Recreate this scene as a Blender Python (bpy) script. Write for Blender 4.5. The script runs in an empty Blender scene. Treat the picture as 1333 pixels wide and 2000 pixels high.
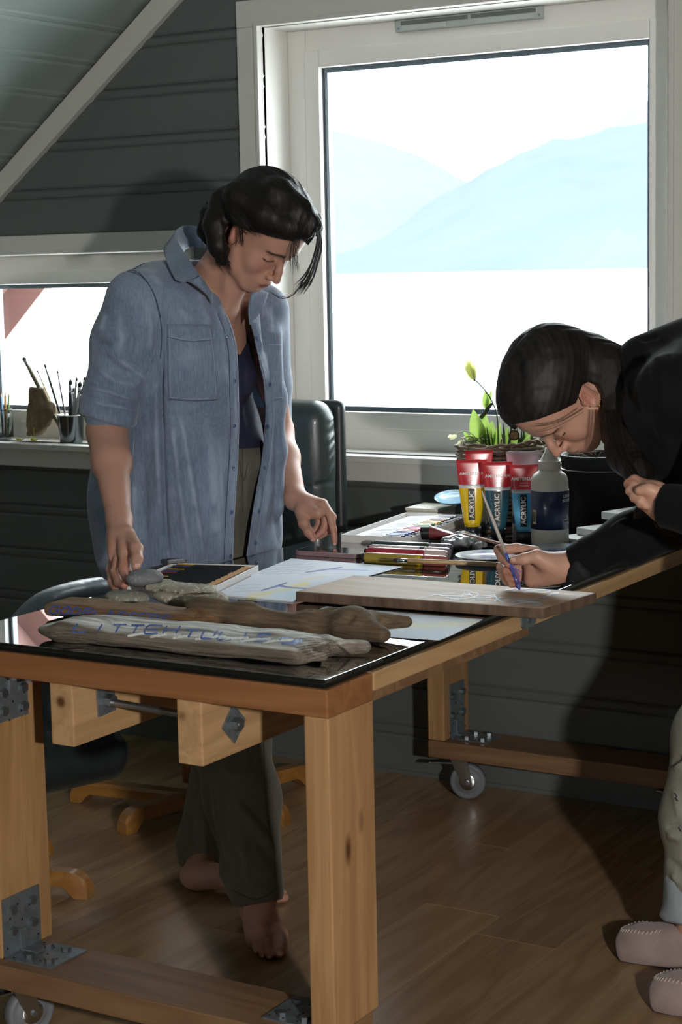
import bpy, bmesh, math, random
import numpy as np
from mathutils import Vector, Matrix, Euler
from mathutils.bvhtree import BVHTree
random.seed(7); RNG = np.random.default_rng(7)
PI = math.pi
SC = bpy.context.scene
COL = SC.collection

# ------------------------------------------------------------------ camera
CAMW, CAMH, FPX = 1333.0, 2000.0, 3537.07
CX, CY, EYE = 666.5, 1000.0, 1.45
def _axes():
    vl = np.array([-5200 - CX, -(650 - CY), -FPX]); vr = np.array([2830 - CX, -(482 - CY), -FPX])
    X = -vl / np.linalg.norm(vl); Y = vr / np.linalg.norm(vr)
    Y = Y - X * (X @ Y); Y /= np.linalg.norm(Y)
    return np.array([X, Y, np.cross(X, Y)])
RC = _axes()                      # rows: world axes seen from the camera
CAMPOS = np.array([0.0, 0.0, EYE])
cam_data = bpy.data.cameras.new('camera'); cam = bpy.data.objects.new('camera', cam_data); COL.objects.link(cam)
M4 = Matrix([[*RC[0], 0], [*RC[1], 0], [*RC[2], EYE], [0, 0, 0, 1]])
cam.matrix_world = M4
cam_data.sensor_fit = 'VERTICAL'; cam_data.sensor_height = 36.0; cam_data.sensor_width = 24.0
cam_data.lens = FPX / CAMH * 36.0
cam_data.clip_start = 0.05; cam_data.clip_end = 40000
cam_data.dof.use_dof = True; cam_data.dof.focus_distance = 3.9; cam_data.dof.aperture_fstop = 13
SC.camera = cam

# ------------------------------------------------------------------ world: an overcast, bright sky
world = bpy.data.worlds.new('overcast_sky'); SC.world = world; world.use_nodes = True
wn = world.node_tree.nodes; wl = world.node_tree.links
for n in list(wn): wn.remove(n)
wo = wn.new('ShaderNodeOutputWorld'); wb = wn.new('ShaderNodeBackground')
wtc = wn.new('ShaderNodeTexCoord'); wsx = wn.new('ShaderNodeSeparateXYZ'); wr = wn.new('ShaderNodeValToRGB')
wl.new(wtc.outputs['Generated'], wsx.inputs[0]); wl.new(wsx.outputs['Z'], wr.inputs[0])
wr.color_ramp.elements[0].position = 0.0; wr.color_ramp.elements[0].color = (0.93, 0.97, 1.0, 1)
wr.color_ramp.elements[1].position = 0.8; wr.color_ramp.elements[1].color = (0.86, 0.91, 0.96, 1)
wl.new(wr.outputs[0], wb.inputs[0]); wb.inputs[1].default_value = 12.0
wl.new(wb.outputs[0], wo.inputs[0])

# ------------------------------------------------------------------ the photographer's flash, on a stand right of the camera
fl = bpy.data.lights.new('flash', 'SPOT'); fl.energy = 350; fl.color = (1.0, 0.97, 0.93)
fl.shadow_soft_size = 0.055; fl.spot_size = math.radians(95); fl.spot_blend = 0.6
flash = bpy.data.objects.new('flash', fl); COL.objects.link(flash)
flash.location = (0.90, 0.20, 1.45)
flash.rotation_euler = (Vector((-2.3, 3.7, 1.05)) - Vector(flash.location)).to_track_quat('-Z', 'Y').to_euler()

SC.view_settings.view_transform = 'Standard'; SC.view_settings.look = 'None'
SC.view_settings.gamma = 1.0; SC.view_settings.use_curve_mapping = False
SC.view_settings.exposure = 0.0
SC.cycles.max_bounces = 8; SC.cycles.diffuse_bounces = 4; SC.cycles.glossy_bounces = 4
SC.cycles.transmission_bounces = 6; SC.cycles.transparent_max_bounces = 12
SC.cycles.caustics_reflective = False; SC.cycles.caustics_refractive = False
SC.cycles.sample_clamp_indirect = 6.0
SC.cycles.use_denoising = True
try: SC.cycles.denoiser = 'OPENIMAGEDENOISE'
except Exception: pass
# ------------------------------------------------------------------ points seen in the photograph -> places in the room
def ray(px, py):
    return RC @ (np.array([px - CX, -(py - CY), -FPX]) / FPX)
def on_z(px, py, z): r = ray(px, py); return CAMPOS + r * ((z - EYE) / r[2])
def on_y(px, py, y): r = ray(px, py); return CAMPOS + r * (y / r[1])
def on_x(px, py, x): r = ray(px, py); return CAMPOS + r * (x / r[0])
def on_d(px, py, d): return CAMPOS + ray(px, py) * d
def proj(P):
    c = (np.asarray(P, float) - CAMPOS) @ RC
    return np.stack([CX - c[..., 0] / c[..., 2] * FPX, CY + c[..., 1] / c[..., 2] * FPX, -c[..., 2]], -1)

# ------------------------------------------------------------------ objects
def new_obj(name, me, mat=None, parent=None, smooth=False, kind=None):
    o = bpy.data.objects.new(name, me); COL.objects.link(o)
    if mat is not None:
        for m in (mat if isinstance(mat, (list, tuple)) else [mat]): me.materials.append(m)
    if smooth:
        me.polygons.foreach_set('use_smooth', [True] * len(me.polygons))
    if parent is not None:
        o.parent = parent
        o.matrix_parent_inverse = Matrix.LocRotScale(parent.location, parent.rotation_euler, parent.scale).inverted()
    if kind: o['kind'] = kind
    return o
def tag(o, label, cat, group=None):
    o['label'] = label; o['category'] = cat
    if group: o['group'] = group
    return o
def thing(name, label, cat, loc=(0, 0, 0), rz=0.0, group=None):
    o = bpy.data.objects.new(name, None); COL.objects.link(o)
    o.location = loc; o.rotation_euler = (0, 0, rz); o.empty_display_size = 0.05
    return tag(o, label, cat, group)
def local_obj(name, me, mat, parent, smooth=False):
    """a part whose mesh is written in its parent's own coordinates"""
    o = new_obj(name, me, mat, None, smooth); o.parent = parent
    return o
def mesh_from(verts, faces, name='mesh'):
    me = bpy.data.meshes.new(name); me.from_pydata([tuple(map(float, v)) for v in verts], [], [tuple(f) for f in faces]); me.update()
    return me
def bm_mesh(bm, name='mesh'):
    me = bpy.data.meshes.new(name); bmesh.ops.recalc_face_normals(bm, faces=bm.faces[:]); bm.to_mesh(me); bm.free(); return me

def add_box(bm, lo, hi, bev=0.0, seg=2, mat=None):
    lo = Vector(lo); hi = Vector(hi); c = (lo + hi) / 2; s = hi - lo
    r = bmesh.ops.create_cube(bm, size=1.0)
    vs = r['verts']
    for v in vs: v.co = Vector((v.co.x * s.x, v.co.y * s.y, v.co.z * s.z)) + c
    if bev > 0:
        es = list({e for v in vs for e in v.link_edges})
        r2 = bmesh.ops.bevel(bm, geom=es, offset=bev, segments=seg, profile=0.6, affect='EDGES')
        vs = list({v for f in r2['faces'] for v in f.verts} | {v for v in vs if v.is_valid})
    if mat is not None:
        for v in vs: v.co = mat @ v.co
    return vs
def box(lo, hi, bev=0.0, seg=2, mat=None):
    bm = bmesh.new(); add_box(bm, lo, hi, bev, seg, mat); return bm_mesh(bm)
def add_cyl(bm, a, b, ra, rb=None, n=16, caps=True):
    a = Vector(a); b = Vector(b); rb = ra if rb is None else rb
    d = (b - a); q = d.to_track_quat('Z', 'Y')
    r = bmesh.ops.create_cone(bm, cap_ends=caps, segments=n, radius1=ra, radius2=rb, depth=d.length)
    for v in r['verts']: v.co = q @ v.co + (a + b) / 2
    return r['verts']
def cyl(a, b, ra, rb=None, n=16):
    bm = bmesh.new(); add_cyl(bm, a, b, ra, rb, n); return bm_mesh(bm)
def tube_arrays(pts, rad, n=6, close=True):
    pts = [Vector(p) for p in pts]; m = len(pts)
    rad = [rad] * m if not hasattr(rad, '__len__') else list(rad)
    V = []; F = []; up = Vector((0, 0, 1)); prev = None
    for i, p in enumerate(pts):
        t = (pts[min(i + 1, m - 1)] - pts[max(i - 1, 0)])
        if t.length < 1e-9: t = Vector((0, 0, 1))
        t.normalize()
        if prev is None:
            a = up if abs(t.dot(up)) < .9 else Vector((1, 0, 0)); nrm = t.cross(a).normalized()
        else:
            nrm = (prev - t * prev.dot(t)); nrm = nrm.normalized() if nrm.length > 1e-6 else t.orthogonal().normalized()
        prev = nrm; bn = t.cross(nrm)
        for k in range(n):
            an = 2 * PI * k / n
            V.append(p + (nrm * math.cos(an) + bn * math.sin(an)) * rad[i])
    for i in range(m - 1):
        for k in range(n):
            k2 = (k + 1) % n; F.append((i * n + k, i * n + k2, (i + 1) * n + k2, (i + 1) * n + k))
    if close:
        F.append(tuple(range(n))[::-1]); F.append(tuple((m - 1) * n + k for k in range(n)))
    return V, F
def tube(pts, rad, n=6): return mesh_from(*tube_arrays(pts, rad, n))
def tubes(list_of, n=5):
    V = []; F = []
    for pts, rad in list_of:
        v, f = tube_arrays(pts, rad, n); o = len(V); V += v; F += [tuple(i + o for i in q) for q in f]
    return mesh_from(V, F)
def spline(P, n=40):
    """Catmull-Rom through the points"""
    P = [np.array(p, float) for p in P]; P = [2 * P[0] - P[1]] + P + [2 * P[-1] - P[-2]]; out = []
    segs = len(P) - 3
    for i in range(n):
        u = i / (n - 1) * segs; k = min(int(u), segs - 1); t = u - k
        a, b, c, d = P[k:k + 4]
        out.append(.5 * ((2 * b) + (c - a) * t + (2 * a - 5 * b + 4 * c - d) * t * t + (3 * b - a - 3 * c + d) * t ** 3))
    return out
def lathe(prof, n=32, center=(0, 0, 0)):
    """profile of (r, z) turned about a vertical axis"""
    V = []; F = []
    for r, z in prof:
        for k in range(n):
            a = 2 * PI * k / n; V.append((center[0] + r * math.cos(a), center[1] + r * math.sin(a), center[2] + z))
    m = len(prof)
    for i in range(m - 1):
        for k in range(n):
            k2 = (k + 1) % n; F.append((i * n + k, i * n + k2, (i + 1) * n + k2, (i + 1) * n + k))
    if prof[0][0] > 1e-5: F.append(tuple(range(n))[::-1])
    if prof[-1][0] > 1e-5: F.append(tuple((m - 1) * n + k for k in range(n)))
    return mesh_from(V, F)
def prism(poly, z0, z1):
    """plan polygon (x, y) raised from z0 to z1"""
    n = len(poly); V = [(p[0], p[1], z0) for p in poly] + [(p[0], p[1], z1) for p in poly]
    F = [tuple(range(n))[::-1], tuple(range(n, 2 * n))] + [(i, (i + 1) % n, n + (i + 1) % n, n + i) for i in range(n)]
    bm = bmesh.new(); vs = [bm.verts.new(v) for v in V]
    for f in F: bm.faces.new([vs[i] for i in f])
    return bm_mesh(bm)
def extrude_profile(prof, axis_a, axis_b, fn):
    """closed outline prof of 2D points, swept between two stations with fn(point2d, station)"""
    n = len(prof); V = [fn(p, axis_a) for p in prof] + [fn(p, axis_b) for p in prof]
    F = [tuple(range(n))[::-1], tuple(range(n, 2 * n))] + [(i, (i + 1) % n, n + (i + 1) % n, n + i) for i in range(n)]
    bm = bmesh.new(); vs = [bm.verts.new(v) for v in V]
    for f in F: bm.faces.new([vs[i] for i in f])
    return bm_mesh(bm)
FONT = None
def text_mesh(body, size, depth=0.0002, bold=False):
    c = bpy.data.curves.new('txt', 'FONT'); c.body = body; c.size = size; c.extrude = depth
    c.align_x = 'CENTER'; c.align_y = 'CENTER'; c.resolution_u = 3
    if bold: c.offset = size * 0.018
    o = bpy.data.objects.new('txt', c); COL.objects.link(o)
    dg = bpy.context.evaluated_depsgraph_get(); me = bpy.data.meshes.new_from_object(o.evaluated_get(dg))
    bpy.data.objects.remove(o); me.name = 'lettering'
    return me
def place_mesh(me, origin, ax, ay):
    """lay a flat mesh (x, y, z=up) on a plane with axes ax, ay"""
    ax = Vector(ax).normalized(); ay = Vector(ay); ay = (ay - ax * ay.dot(ax)).normalized(); az = ax.cross(ay)
    M = Matrix([[ax.x, ay.x, az.x, origin[0]], [ax.y, ay.y, az.y, origin[1]], [ax.z, ay.z, az.z, origin[2]], [0, 0, 0, 1]])
    me.transform(M); return me

# ------------------------------------------------------------------ materials
def mat_new(name):
    m = bpy.data.materials.new(name); m.use_nodes = True
    return m, m.node_tree.nodes, m.node_tree.links, m.node_tree.nodes['Principled BSDF']
def rgb(h, g=None):
    """#rrggbb as seen on screen -> linear"""
    v = [int(h[i:i + 2], 16) / 255 for i in (1, 3, 5)]
    v = [c / 12.92 if c <= .04045 else ((c + .055) / 1.055) ** 2.4 for c in v]
    return (*v, 1.0)
def mat(name, col, rough=.5, metal=0.0, var=0.0, vscale=8.0, bump=0.0, bscale=60.0, stretch=(1, 1, 1), spec=.5, coat=0.0, sheen=0.0, trans=0.0, ior=1.5, col2=None, sss=0.0, detail=4.0):
    m, N, L, B = mat_new(name)
    B.inputs['Base Color'].default_value = col; B.inputs['Roughness'].default_value = rough
    B.inputs['Metallic'].default_value = metal; B.inputs['Specular IOR Level'].default_value = spec
    B.inputs['Coat Weight'].default_value = coat; B.inputs['Coat Roughness'].default_value = 0.08
    B.inputs['Sheen Weight'].default_value = sheen; B.inputs['Transmission Weight'].default_value = trans; B.inputs['IOR'].default_value = ior
    if sss: B.inputs['Subsurface Weight'].default_value = sss; B.inputs['Subsurface Scale'].default_value = 0.008; B.inputs['Subsurface Radius'].default_value = (1, .35, .2)
    if var or bump or col2:
        tc = N.new('ShaderNodeTexCoord'); mp = N.new('ShaderNodeMapping'); mp.inputs['Scale'].default_value = stretch
        L.new(tc.outputs['Object'], mp.inputs[0])
    if var or col2:
        n = N.new('ShaderNodeTexNoise'); n.inputs['Scale'].default_value = vscale; n.inputs['Detail'].default_value = detail; n.inputs['Roughness'].default_value = .6
        L.new(mp.outputs[0], n.inputs['Vector'])
        r = N.new('ShaderNodeValToRGB'); r.color_ramp.elements[0].position = .32; r.color_ramp.elements[1].position = .68
        c1 = col; c2 = col2 if col2 else tuple(c * (1 - var) for c in col[:3]) + (1,)
        if not col2: c1 = tuple(min(1, c * (1 + var * .5)) for c in col[:3]) + (1,)
        r.color_ramp.elements[0].color = c1; r.color_ramp.elements[1].color = c2
        L.new(n.outputs['Fac'], r.inputs[0]); L.new(r.outputs[0], B.inputs['Base Color'])
    if bump:
        n2 = N.new('ShaderNodeTexNoise'); n2.inputs['Scale'].default_value = bscale; n2.inputs['Detail'].default_value = 5
        L.new(mp.outputs[0], n2.inputs['Vector'])
        b = N.new('ShaderNodeBump'); b.inputs['Strength'].default_value = bump; b.inputs['Distance'].default_value = .002
        L.new(n2.outputs['Fac'], b.inputs['Height']); L.new(b.outputs[0], B.inputs['Normal'])
    return m
def wood(name, light, dark, axis='X', rough=.5, scale=1.0, knots=True, bump=.25, ringscale=14.0, knotcol=(.10, .035, .012, 1), coat=0.0):
    """sawn timber: long grain, growth rings and knots"""
    m, N, L, B = mat_new(name)
    tc = N.new('ShaderNodeTexCoord'); mp = N.new('ShaderNodeMapping')
    a = {'X': 0, 'Y': 1, 'Z': 2}[axis]; s = [ringscale * scale] * 3; s[a] = 1.1 * scale; mp.inputs['Scale'].default_value = s
    L.new(tc.outputs['Object'], mp.inputs[0])
    n1 = N.new('ShaderNodeTexNoise'); n1.inputs['Scale'].default_value = 1.0; n1.inputs['Detail'].default_value = 3; n1.inputs['Distortion'].default_value = .6
    L.new(mp.outputs[0], n1.inputs['Vector'])
    mul = N.new('ShaderNodeMath'); mul.operation = 'MULTIPLY'; mul.inputs[1].default_value = 9.0; L.new(n1.outputs['Fac'], mul.inputs[0])
    sn = N.new('ShaderNodeMath'); sn.operation = 'PINGPONG'; sn.inputs[1].default_value = 1.0; L.new(mul.outputs[0], sn.inputs[0])
    mp2 = N.new('ShaderNodeMapping'); s2 = [260 * scale] * 3; s2[a] = 6 * scale; mp2.inputs['Scale'].default_value = s2
    L.new(tc.outputs['Object'], mp2.inputs[0]); n2 = N.new('ShaderNodeTexNoise'); n2.inputs['Scale'].default_value = 1; n2.inputs['Detail'].default_value = 3
    L.new(mp2.outputs[0], n2.inputs['Vector'])
    ad = N.new('ShaderNodeMath'); ad.operation = 'MULTIPLY_ADD'; ad.inputs[1].default_value = .55; L.new(sn.outputs[0], ad.inputs[0]); 
    m2 = N.new('ShaderNodeMath'); m2.operation = 'MULTIPLY'; m2.inputs[1].default_value = .45; L.new(n2.outputs['Fac'], m2.inputs[0]); L.new(m2.outputs[0], ad.inputs[2])
    r = N.new('ShaderNodeValToRGB'); r.color_ramp.elements[0].position = .1; r.color_ramp.elements[0].color = light
    r.color_ramp.elements[1].position = .95; r.color_ramp.elements[1].color = dark
    L.new(ad.outputs[0], r.inputs[0]); out = r.outputs[0]
    if knots:
        mp3 = N.new('ShaderNodeMapping'); s3 = [9 * scale] * 3; s3[a] = 3.6 * scale; mp3.inputs['Scale'].default_value = s3
        L.new(tc.outputs['Object'], mp3.inputs[0]); v = N.new('ShaderNodeTexVoronoi'); v.inputs['Scale'].default_value = 1.0
        L.new(mp3.outputs[0], v.inputs['Vector'])
        kr = N.new('ShaderNodeValToRGB'); kr.color_ramp.elements[0].position = .05; kr.color_ramp.elements[0].color = (1, 1, 1, 1)
        kr.color_ramp.elements[1].position = .13; kr.color_ramp.elements[1].color = (0, 0, 0, 1); L.new(v.outputs['Distance'], kr.inputs[0])
        mx = N.new('ShaderNodeMixRGB'); mx.inputs[2].default_value = knotcol; L.new(kr.outputs[0], mx.inputs[0]); L.new(out, mx.inputs[1]); out = mx.outputs[0]
    L.new(out, B.inputs['Base Color']); B.inputs['Roughness'].default_value = rough; B.inputs['Coat Weight'].default_value = coat; B.inputs['Coat Roughness'].default_value = .15
    if bump:
        b = N.new('ShaderNodeBump'); b.inputs['Strength'].default_value = bump; b.inputs['Distance'].default_value = .001
        L.new(ad.outputs[0], b.inputs['Height']); L.new(b.outputs[0], B.inputs['Normal'])
    return m
def attr_mat(name, attr='tint', rough=.5, bump=0, bscale=200, sss=0.0, spec=.5, sheen=0, var=0.0, vscale=20, stretch=(1, 1, 1), coat=0.0):
    """colour read from the mesh's own colour attribute"""
    m, N, L, B = mat_new(name)
    at = N.new('ShaderNodeAttribute'); at.attribute_name = attr; out = at.outputs['Color']
    tc = N.new('ShaderNodeTexCoord'); mp = N.new('ShaderNodeMapping'); mp.inputs['Scale'].default_value = stretch; L.new(tc.outputs['Object'], mp.inputs[0])
    if var:
        n = N.new('ShaderNodeTexNoise'); n.inputs['Scale'].default_value = vscale; n.inputs['Detail'].default_value = 5; L.new(mp.outputs[0], n.inputs['Vector'])
        mr = N.new('ShaderNodeMapRange'); mr.inputs['From Min'].default_value = .25; mr.inputs['From Max'].default_value = .75; mr.inputs['To Min'].default_value = 1 - var; mr.inputs['To Max'].default_value = 1 + var * .5
        L.new(n.outputs['Fac'], mr.inputs[0]); vm = N.new('ShaderNodeVectorMath'); vm.operation = 'SCALE'; L.new(out, vm.inputs[0]); L.new(mr.outputs[0], vm.inputs['Scale']); out = vm.outputs[0]
    L.new(out, B.inputs['Base Color']); B.inputs['Roughness'].default_value = rough; B.inputs['Specular IOR Level'].default_value = spec; B.inputs['Sheen Weight'].default_value = sheen
    B.inputs['Coat Weight'].default_value = coat
    if sss: B.inputs['Subsurface Weight'].default_value = sss; B.inputs['Subsurface Scale'].default_value = 0.006; B.inputs['Subsurface Radius'].default_value = (1, .35, .2)
    if bump:
        n2 = N.new('ShaderNodeTexNoise'); n2.inputs['Scale'].default_value = bscale; n2.inputs['Detail'].default_value = 4; L.new(mp.outputs[0], n2.inputs['Vector'])
        b = N.new('ShaderNodeBump'); b.inputs['Strength'].default_value = bump; b.inputs['Distance'].default_value = .002
        L.new(n2.outputs['Fac'], b.inputs['Height']); L.new(b.outputs[0], B.inputs['Normal'])
    return m
def set_tint(me, cols, name='tint'):
    a = me.color_attributes.new(name, 'FLOAT_COLOR', 'POINT')
    c = np.ones((len(me.vertices), 4), np.float32); c[:, :3] = cols; a.data.foreach_set('color', c.ravel())

# ------------------------------------------------------------------ smooth solids from distance fields (bodies, cloth, stones)
def cap(a, b, ra, rb=None, k=.02, sub=False, sx=None):
    a = np.array(a, float); b = np.array(b, float); rb = ra if rb is None else rb
    ab = b - a; L2 = max(ab @ ab, 1e-12)
    def f(P):
        t = np.clip(((P - a) @ ab) / L2, 0, 1)
        return np.linalg.norm(P - a - t[..., None] * ab, axis=-1) - (ra + (rb - ra) * t)
    return (f, k, sub)
def rotmat(yaw=0, pitch=0, roll=0):
    return np.array((Matrix.Rotation(yaw, 3, 'Z') @ Matrix.Rotation(pitch, 3, 'Y') @ Matrix.Rotation(roll, 3, 'X')))
def ell(c, r, R=None, k=.02, sub=False):
    c = np.array(c, float); r = np.array(r, float); R = np.eye(3) if R is None else np.array(R)
    def f(P):
        q = (P - c) @ R
        k0 = np.linalg.norm(q / r, axis=-1); k1 = np.linalg.norm(q / (r * r), axis=-1)
        return np.where(k0 < 1e-6, -r.min(), k0 * (k0 - 1) / np.maximum(k1, 1e-9))
    return (f, k, sub)
def rbox(c, s, rad, R=None, k=.01, sub=False):
    c = np.array(c, float); s = np.array(s, float) - rad; R = np.eye(3) if R is None else np.array(R)
    def f(P):
        q = np.abs((P - c) @ R) - s
        return np.linalg.norm(np.maximum(q, 0), axis=-1) + np.minimum(q.max(-1), 0) - rad
    return (f, k, sub)
def chain(pts, rads, k=.02, sub=False):
    return [cap(pts[i], pts[i + 1], rads[i], rads[i + 1], k, sub) for i in range(len(pts) - 1)]
def field(prims):
    def f(P, sel=None):
        d = None
        for i, (g, k, sub) in enumerate(prims):
            if sel is not None and not sel[i]: continue
            e = g(P)
            if d is None:
                d = e if not sub else np.full(P.shape[:-1], 1.0); 
                if not sub: continue
            if sub:
                if k > 0: h = np.clip(.5 - .5 * (d + e) / k, 0, 1); d = d * (1 - h) - e * h + k * h * (1 - h)
                else: d = np.maximum(d, -e)
            else:
                if k > 0: h = np.clip(.5 + .5 * (d - e) / k, 0, 1); d = d * (1 - h) + e * h - k * h * (1 - h)
                else: d = np.minimum(d, e)
        return d
    return f
def sdf_mesh(prims, h, lo, hi, warp=None, name='solid', post=None, nb=12, deep=0.0):
    """surface nets over the blocks of space that the surface crosses"""
    lo = np.array(lo, float); hi = np.array(hi, float); F = field(prims)
    nblk = np.ceil((hi - lo) / (h * nb)).astype(int)
    g = np.stack(np.meshgrid(*[np.arange(n) for n in nblk], indexing='ij'), -1).reshape(-1, 3)
    C = lo + (g + .5) * nb * h; hd = nb * h * .5 * math.sqrt(3)
    D = np.stack([p[0](C) for p in prims], -1)
    sub = np.array([p[2] for p in prims]); K = max(p[1] for p in prims)
    dmin = np.where(sub, 1e9, D).min(-1)
    act = np.abs(np.where(dmin < 0, F(C), dmin)) < hd * 1.3 + K * .27 + .006 + deep; KI = np.array([p[1] for p in prims])
    base = lo; big = (nblk * nb + 4).astype(np.int64)
    lin = np.stack(np.meshgrid(*[np.arange(nb + 1)] * 3, indexing='ij'), -1)
    VK = []; VP = []; QK = []
    for bi in np.nonzero(act)[0]:
        sel = np.where(sub, D[bi] < hd * 1.3 + KI + .01, D[bi] < max(dmin[bi], -hd) + 2.2 * hd + 1.2 * KI + .006)
        if not sel[~sub].any(): continue
        idx = lin + g[bi] * nb; P = base + idx * h
        Q = P if warp is None else warp(P)
        d = F(Q, sel)
        if post is not None: d = post(P, d)
        s = d < 0
        if s.all() or not s.any(): continue
        c8 = [s[i:nb + i, j:nb + j, k:nb + k] for i in (0, 1) for j in (0, 1) for k in (0, 1)]
        sm = sum(c.astype(np.int8) for c in c8); mixed = (sm > 0) & (sm < 8)
        acc = np.zeros((nb, nb, nb, 3)); cnt = np.zeros((nb, nb, nb))
        for ax in range(3):
            o1, o2 = [a for a in range(3) if a != ax]
            sl0 = [slice(0, nb + 1)] * 3; sl1 = [slice(0, nb + 1)] * 3; sl0[ax] = slice(0, nb); sl1[ax] = slice(1, nb + 1)
            d0 = d[tuple(sl0)]; d1 = d[tuple(sl1)]; cr = (d0 < 0) != (d1 < 0)
            t = np.where(cr, d0 / np.where(cr, d0 - d1, 1), 0)
            for u in (0, 1):
                for w in (0, 1):
                    sc = [slice(None)] * 3; sc[o1] = slice(u, nb + u); sc[o2] = slice(w, nb + w); sc[ax] = slice(0, nb)
                    cc = cr[tuple(sc)]; tt = t[tuple(sc)]
                    acc[..., ax] += cc * tt; acc[..., o1] += cc * u; acc[..., o2] += cc * w; cnt += cc
            # faces around each crossing edge owned by this block
            own = cr[tuple(slice(0, nb) for _ in range(3))]; ii = np.argwhere(own)
            if len(ii):
                neg = (d0[tuple(slice(0, nb) for _ in range(3))] < 0)[own]
                gi = ii + g[bi] * nb
                def key(off):
                    q = gi + 1 + off; return (q[:, 0] * big[1] + q[:, 1]) * big[2] + q[:, 2]
                e1 = np.zeros(3, int); e2 = np.zeros(3, int); e1[(ax + 1) % 3] = -1; e2[(ax + 2) % 3] = -1
                ks = np.stack([key(e1 * 0), key(e1), key(e1 + e2), key(e2)], -1)
                ks[~neg] = ks[~neg][:, ::-1]; QK.append(ks)
        mi = np.argwhere(mixed); p = acc[mixed] / cnt[mixed][:, None]
        VP.append(base + (mi + g[bi] * nb + p) * h); q = mi + g[bi] * nb + 1
        VK.append((q[:, 0] * big[1] + q[:, 1]) * big[2] + q[:, 2])
    VK = np.concatenate(VK); VP = np.concatenate(VP); QK = np.concatenate(QK)
    o = np.argsort(VK); VK = VK[o]; VP = VP[o]
    ix = np.clip(np.searchsorted(VK, QK), 0, len(VK) - 1); ok = (VK[ix] == QK).all(-1); ix = ix[ok]
    me = bpy.data.meshes.new(name)
    me.vertices.add(len(VP)); me.vertices.foreach_set('co', VP.astype(np.float32).ravel())
    me.loops.add(len(ix) * 4); me.loops.foreach_set('vertex_index', ix.astype(np.int32).ravel())
    me.polygons.add(len(ix)); me.polygons.foreach_set('loop_start', np.arange(0, len(ix) * 4, 4, dtype=np.int32)); 
    me.update(calc_edges=True); me.validate()
    me.polygons.foreach_set('use_smooth', [True] * len(me.polygons))
    return me
def get_co(me):
    a = np.empty(len(me.vertices) * 3, np.float32); me.vertices.foreach_get('co', a); return a.reshape(-1, 3).astype(float)
def get_no(me):
    a = np.empty(len(me.vertices) * 3, np.float32); me.vertices.foreach_get('normal', a); return a.reshape(-1, 3).astype(float)
def set_co(me, co): me.vertices.foreach_set('co', co.astype(np.float32).ravel()); me.update()
def bvh_of(me):
    n = len(me.vertices); co = [Vector(c) for c in get_co(me)]
    return BVHTree.FromPolygons(co, [tuple(p.vertices) for p in me.polygons])
def vnoise(P, seed=0):
    """cheap smooth value noise in 3-D, about -1..1"""
    P = np.asarray(P, float) + seed * 17.31; i = np.floor(P).astype(np.int64); f = P - i; f = f * f * (3 - 2 * f); out = 0
    for a in (0, 1):
        for b in (0, 1):
            for c in (0, 1):
                h = ((i[..., 0] + a) * 73856093) ^ ((i[..., 1] + b) * 19349663) ^ ((i[..., 2] + c) * 83492791)
                h = (h ^ (h >> 13)) * 1274126177; v = ((h ^ (h >> 16)) & 0xffff) / 32767.5 - 1
                out = out + v * (f[..., 0] if a else 1 - f[..., 0]) * (f[..., 1] if b else 1 - f[..., 1]) * (f[..., 2] if c else 1 - f[..., 2])
    return out
def cast(bv, px, py, off=0.0):
    """the point of a surface that the photograph shows at px, py (and its normal)"""
    h = bv.ray_cast(Vector(CAMPOS), Vector(ray(px, py)).normalized())
    if h[0] is None: return None
    n = h[1]
    if n.dot(Vector(ray(px, py))) > 0: n = -n
    return h[0] + n * off, n
def seg_dist(uv, line):
    """distance of 2-D points to a polyline, and the place along it"""
    best = np.full(len(uv), 1e9); where = np.zeros(len(uv)); tot = 0.0; side = np.zeros(len(uv))
    line = [np.array(p, float) for p in line]; Ls = [np.linalg.norm(line[i + 1] - line[i]) for i in range(len(line) - 1)]; T = sum(Ls)
    for i in range(len(line) - 1):
        a = line[i]; ab = line[i + 1] - a; t = np.clip(((uv - a) @ ab) / (ab @ ab), 0, 1)
        v = uv - a - t[:, None] * ab; d = np.linalg.norm(v, axis=1); m = d < best
        best[m] = d[m]; where[m] = (tot + t[m] * Ls[i]) / T; side[m] = np.sign(ab[0] * v[m, 1] - ab[1] * v[m, 0]); tot += Ls[i]
    return best, where, side
def creases(me, lines, facing=True):
    """raise (+) or press (-) folds along lines: (points, width in px, height in m)"""
    co = get_co(me); no = get_no(me); uv = proj(co)[:, :2]; v = co - CAMPOS; v /= np.linalg.norm(v, axis=1)[:, None]
    fr = np.clip(-(no * v).sum(1) * 3, 0, 1) if facing else 1.0; disp = np.zeros(len(co))
    for pts, wd, amp in lines:
        P = np.array(pts); lo = P.min(0) - 3 * wd; hi = P.max(0) + 3 * wd
        m = ((uv > lo) & (uv < hi)).all(1)
        if not m.any(): continue
        d, t, s = seg_dist(uv[m], spline([(*p, 0) for p in pts], 14) if False else pts)
        e = np.clip(t * 5, 0, 1) * np.clip((1 - t) * 5, 0, 1)
        disp[m] += amp * np.exp(-(d / wd) ** 2) * e
    co += no * (disp * fr)[:, None]; set_co(me, co)
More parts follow.
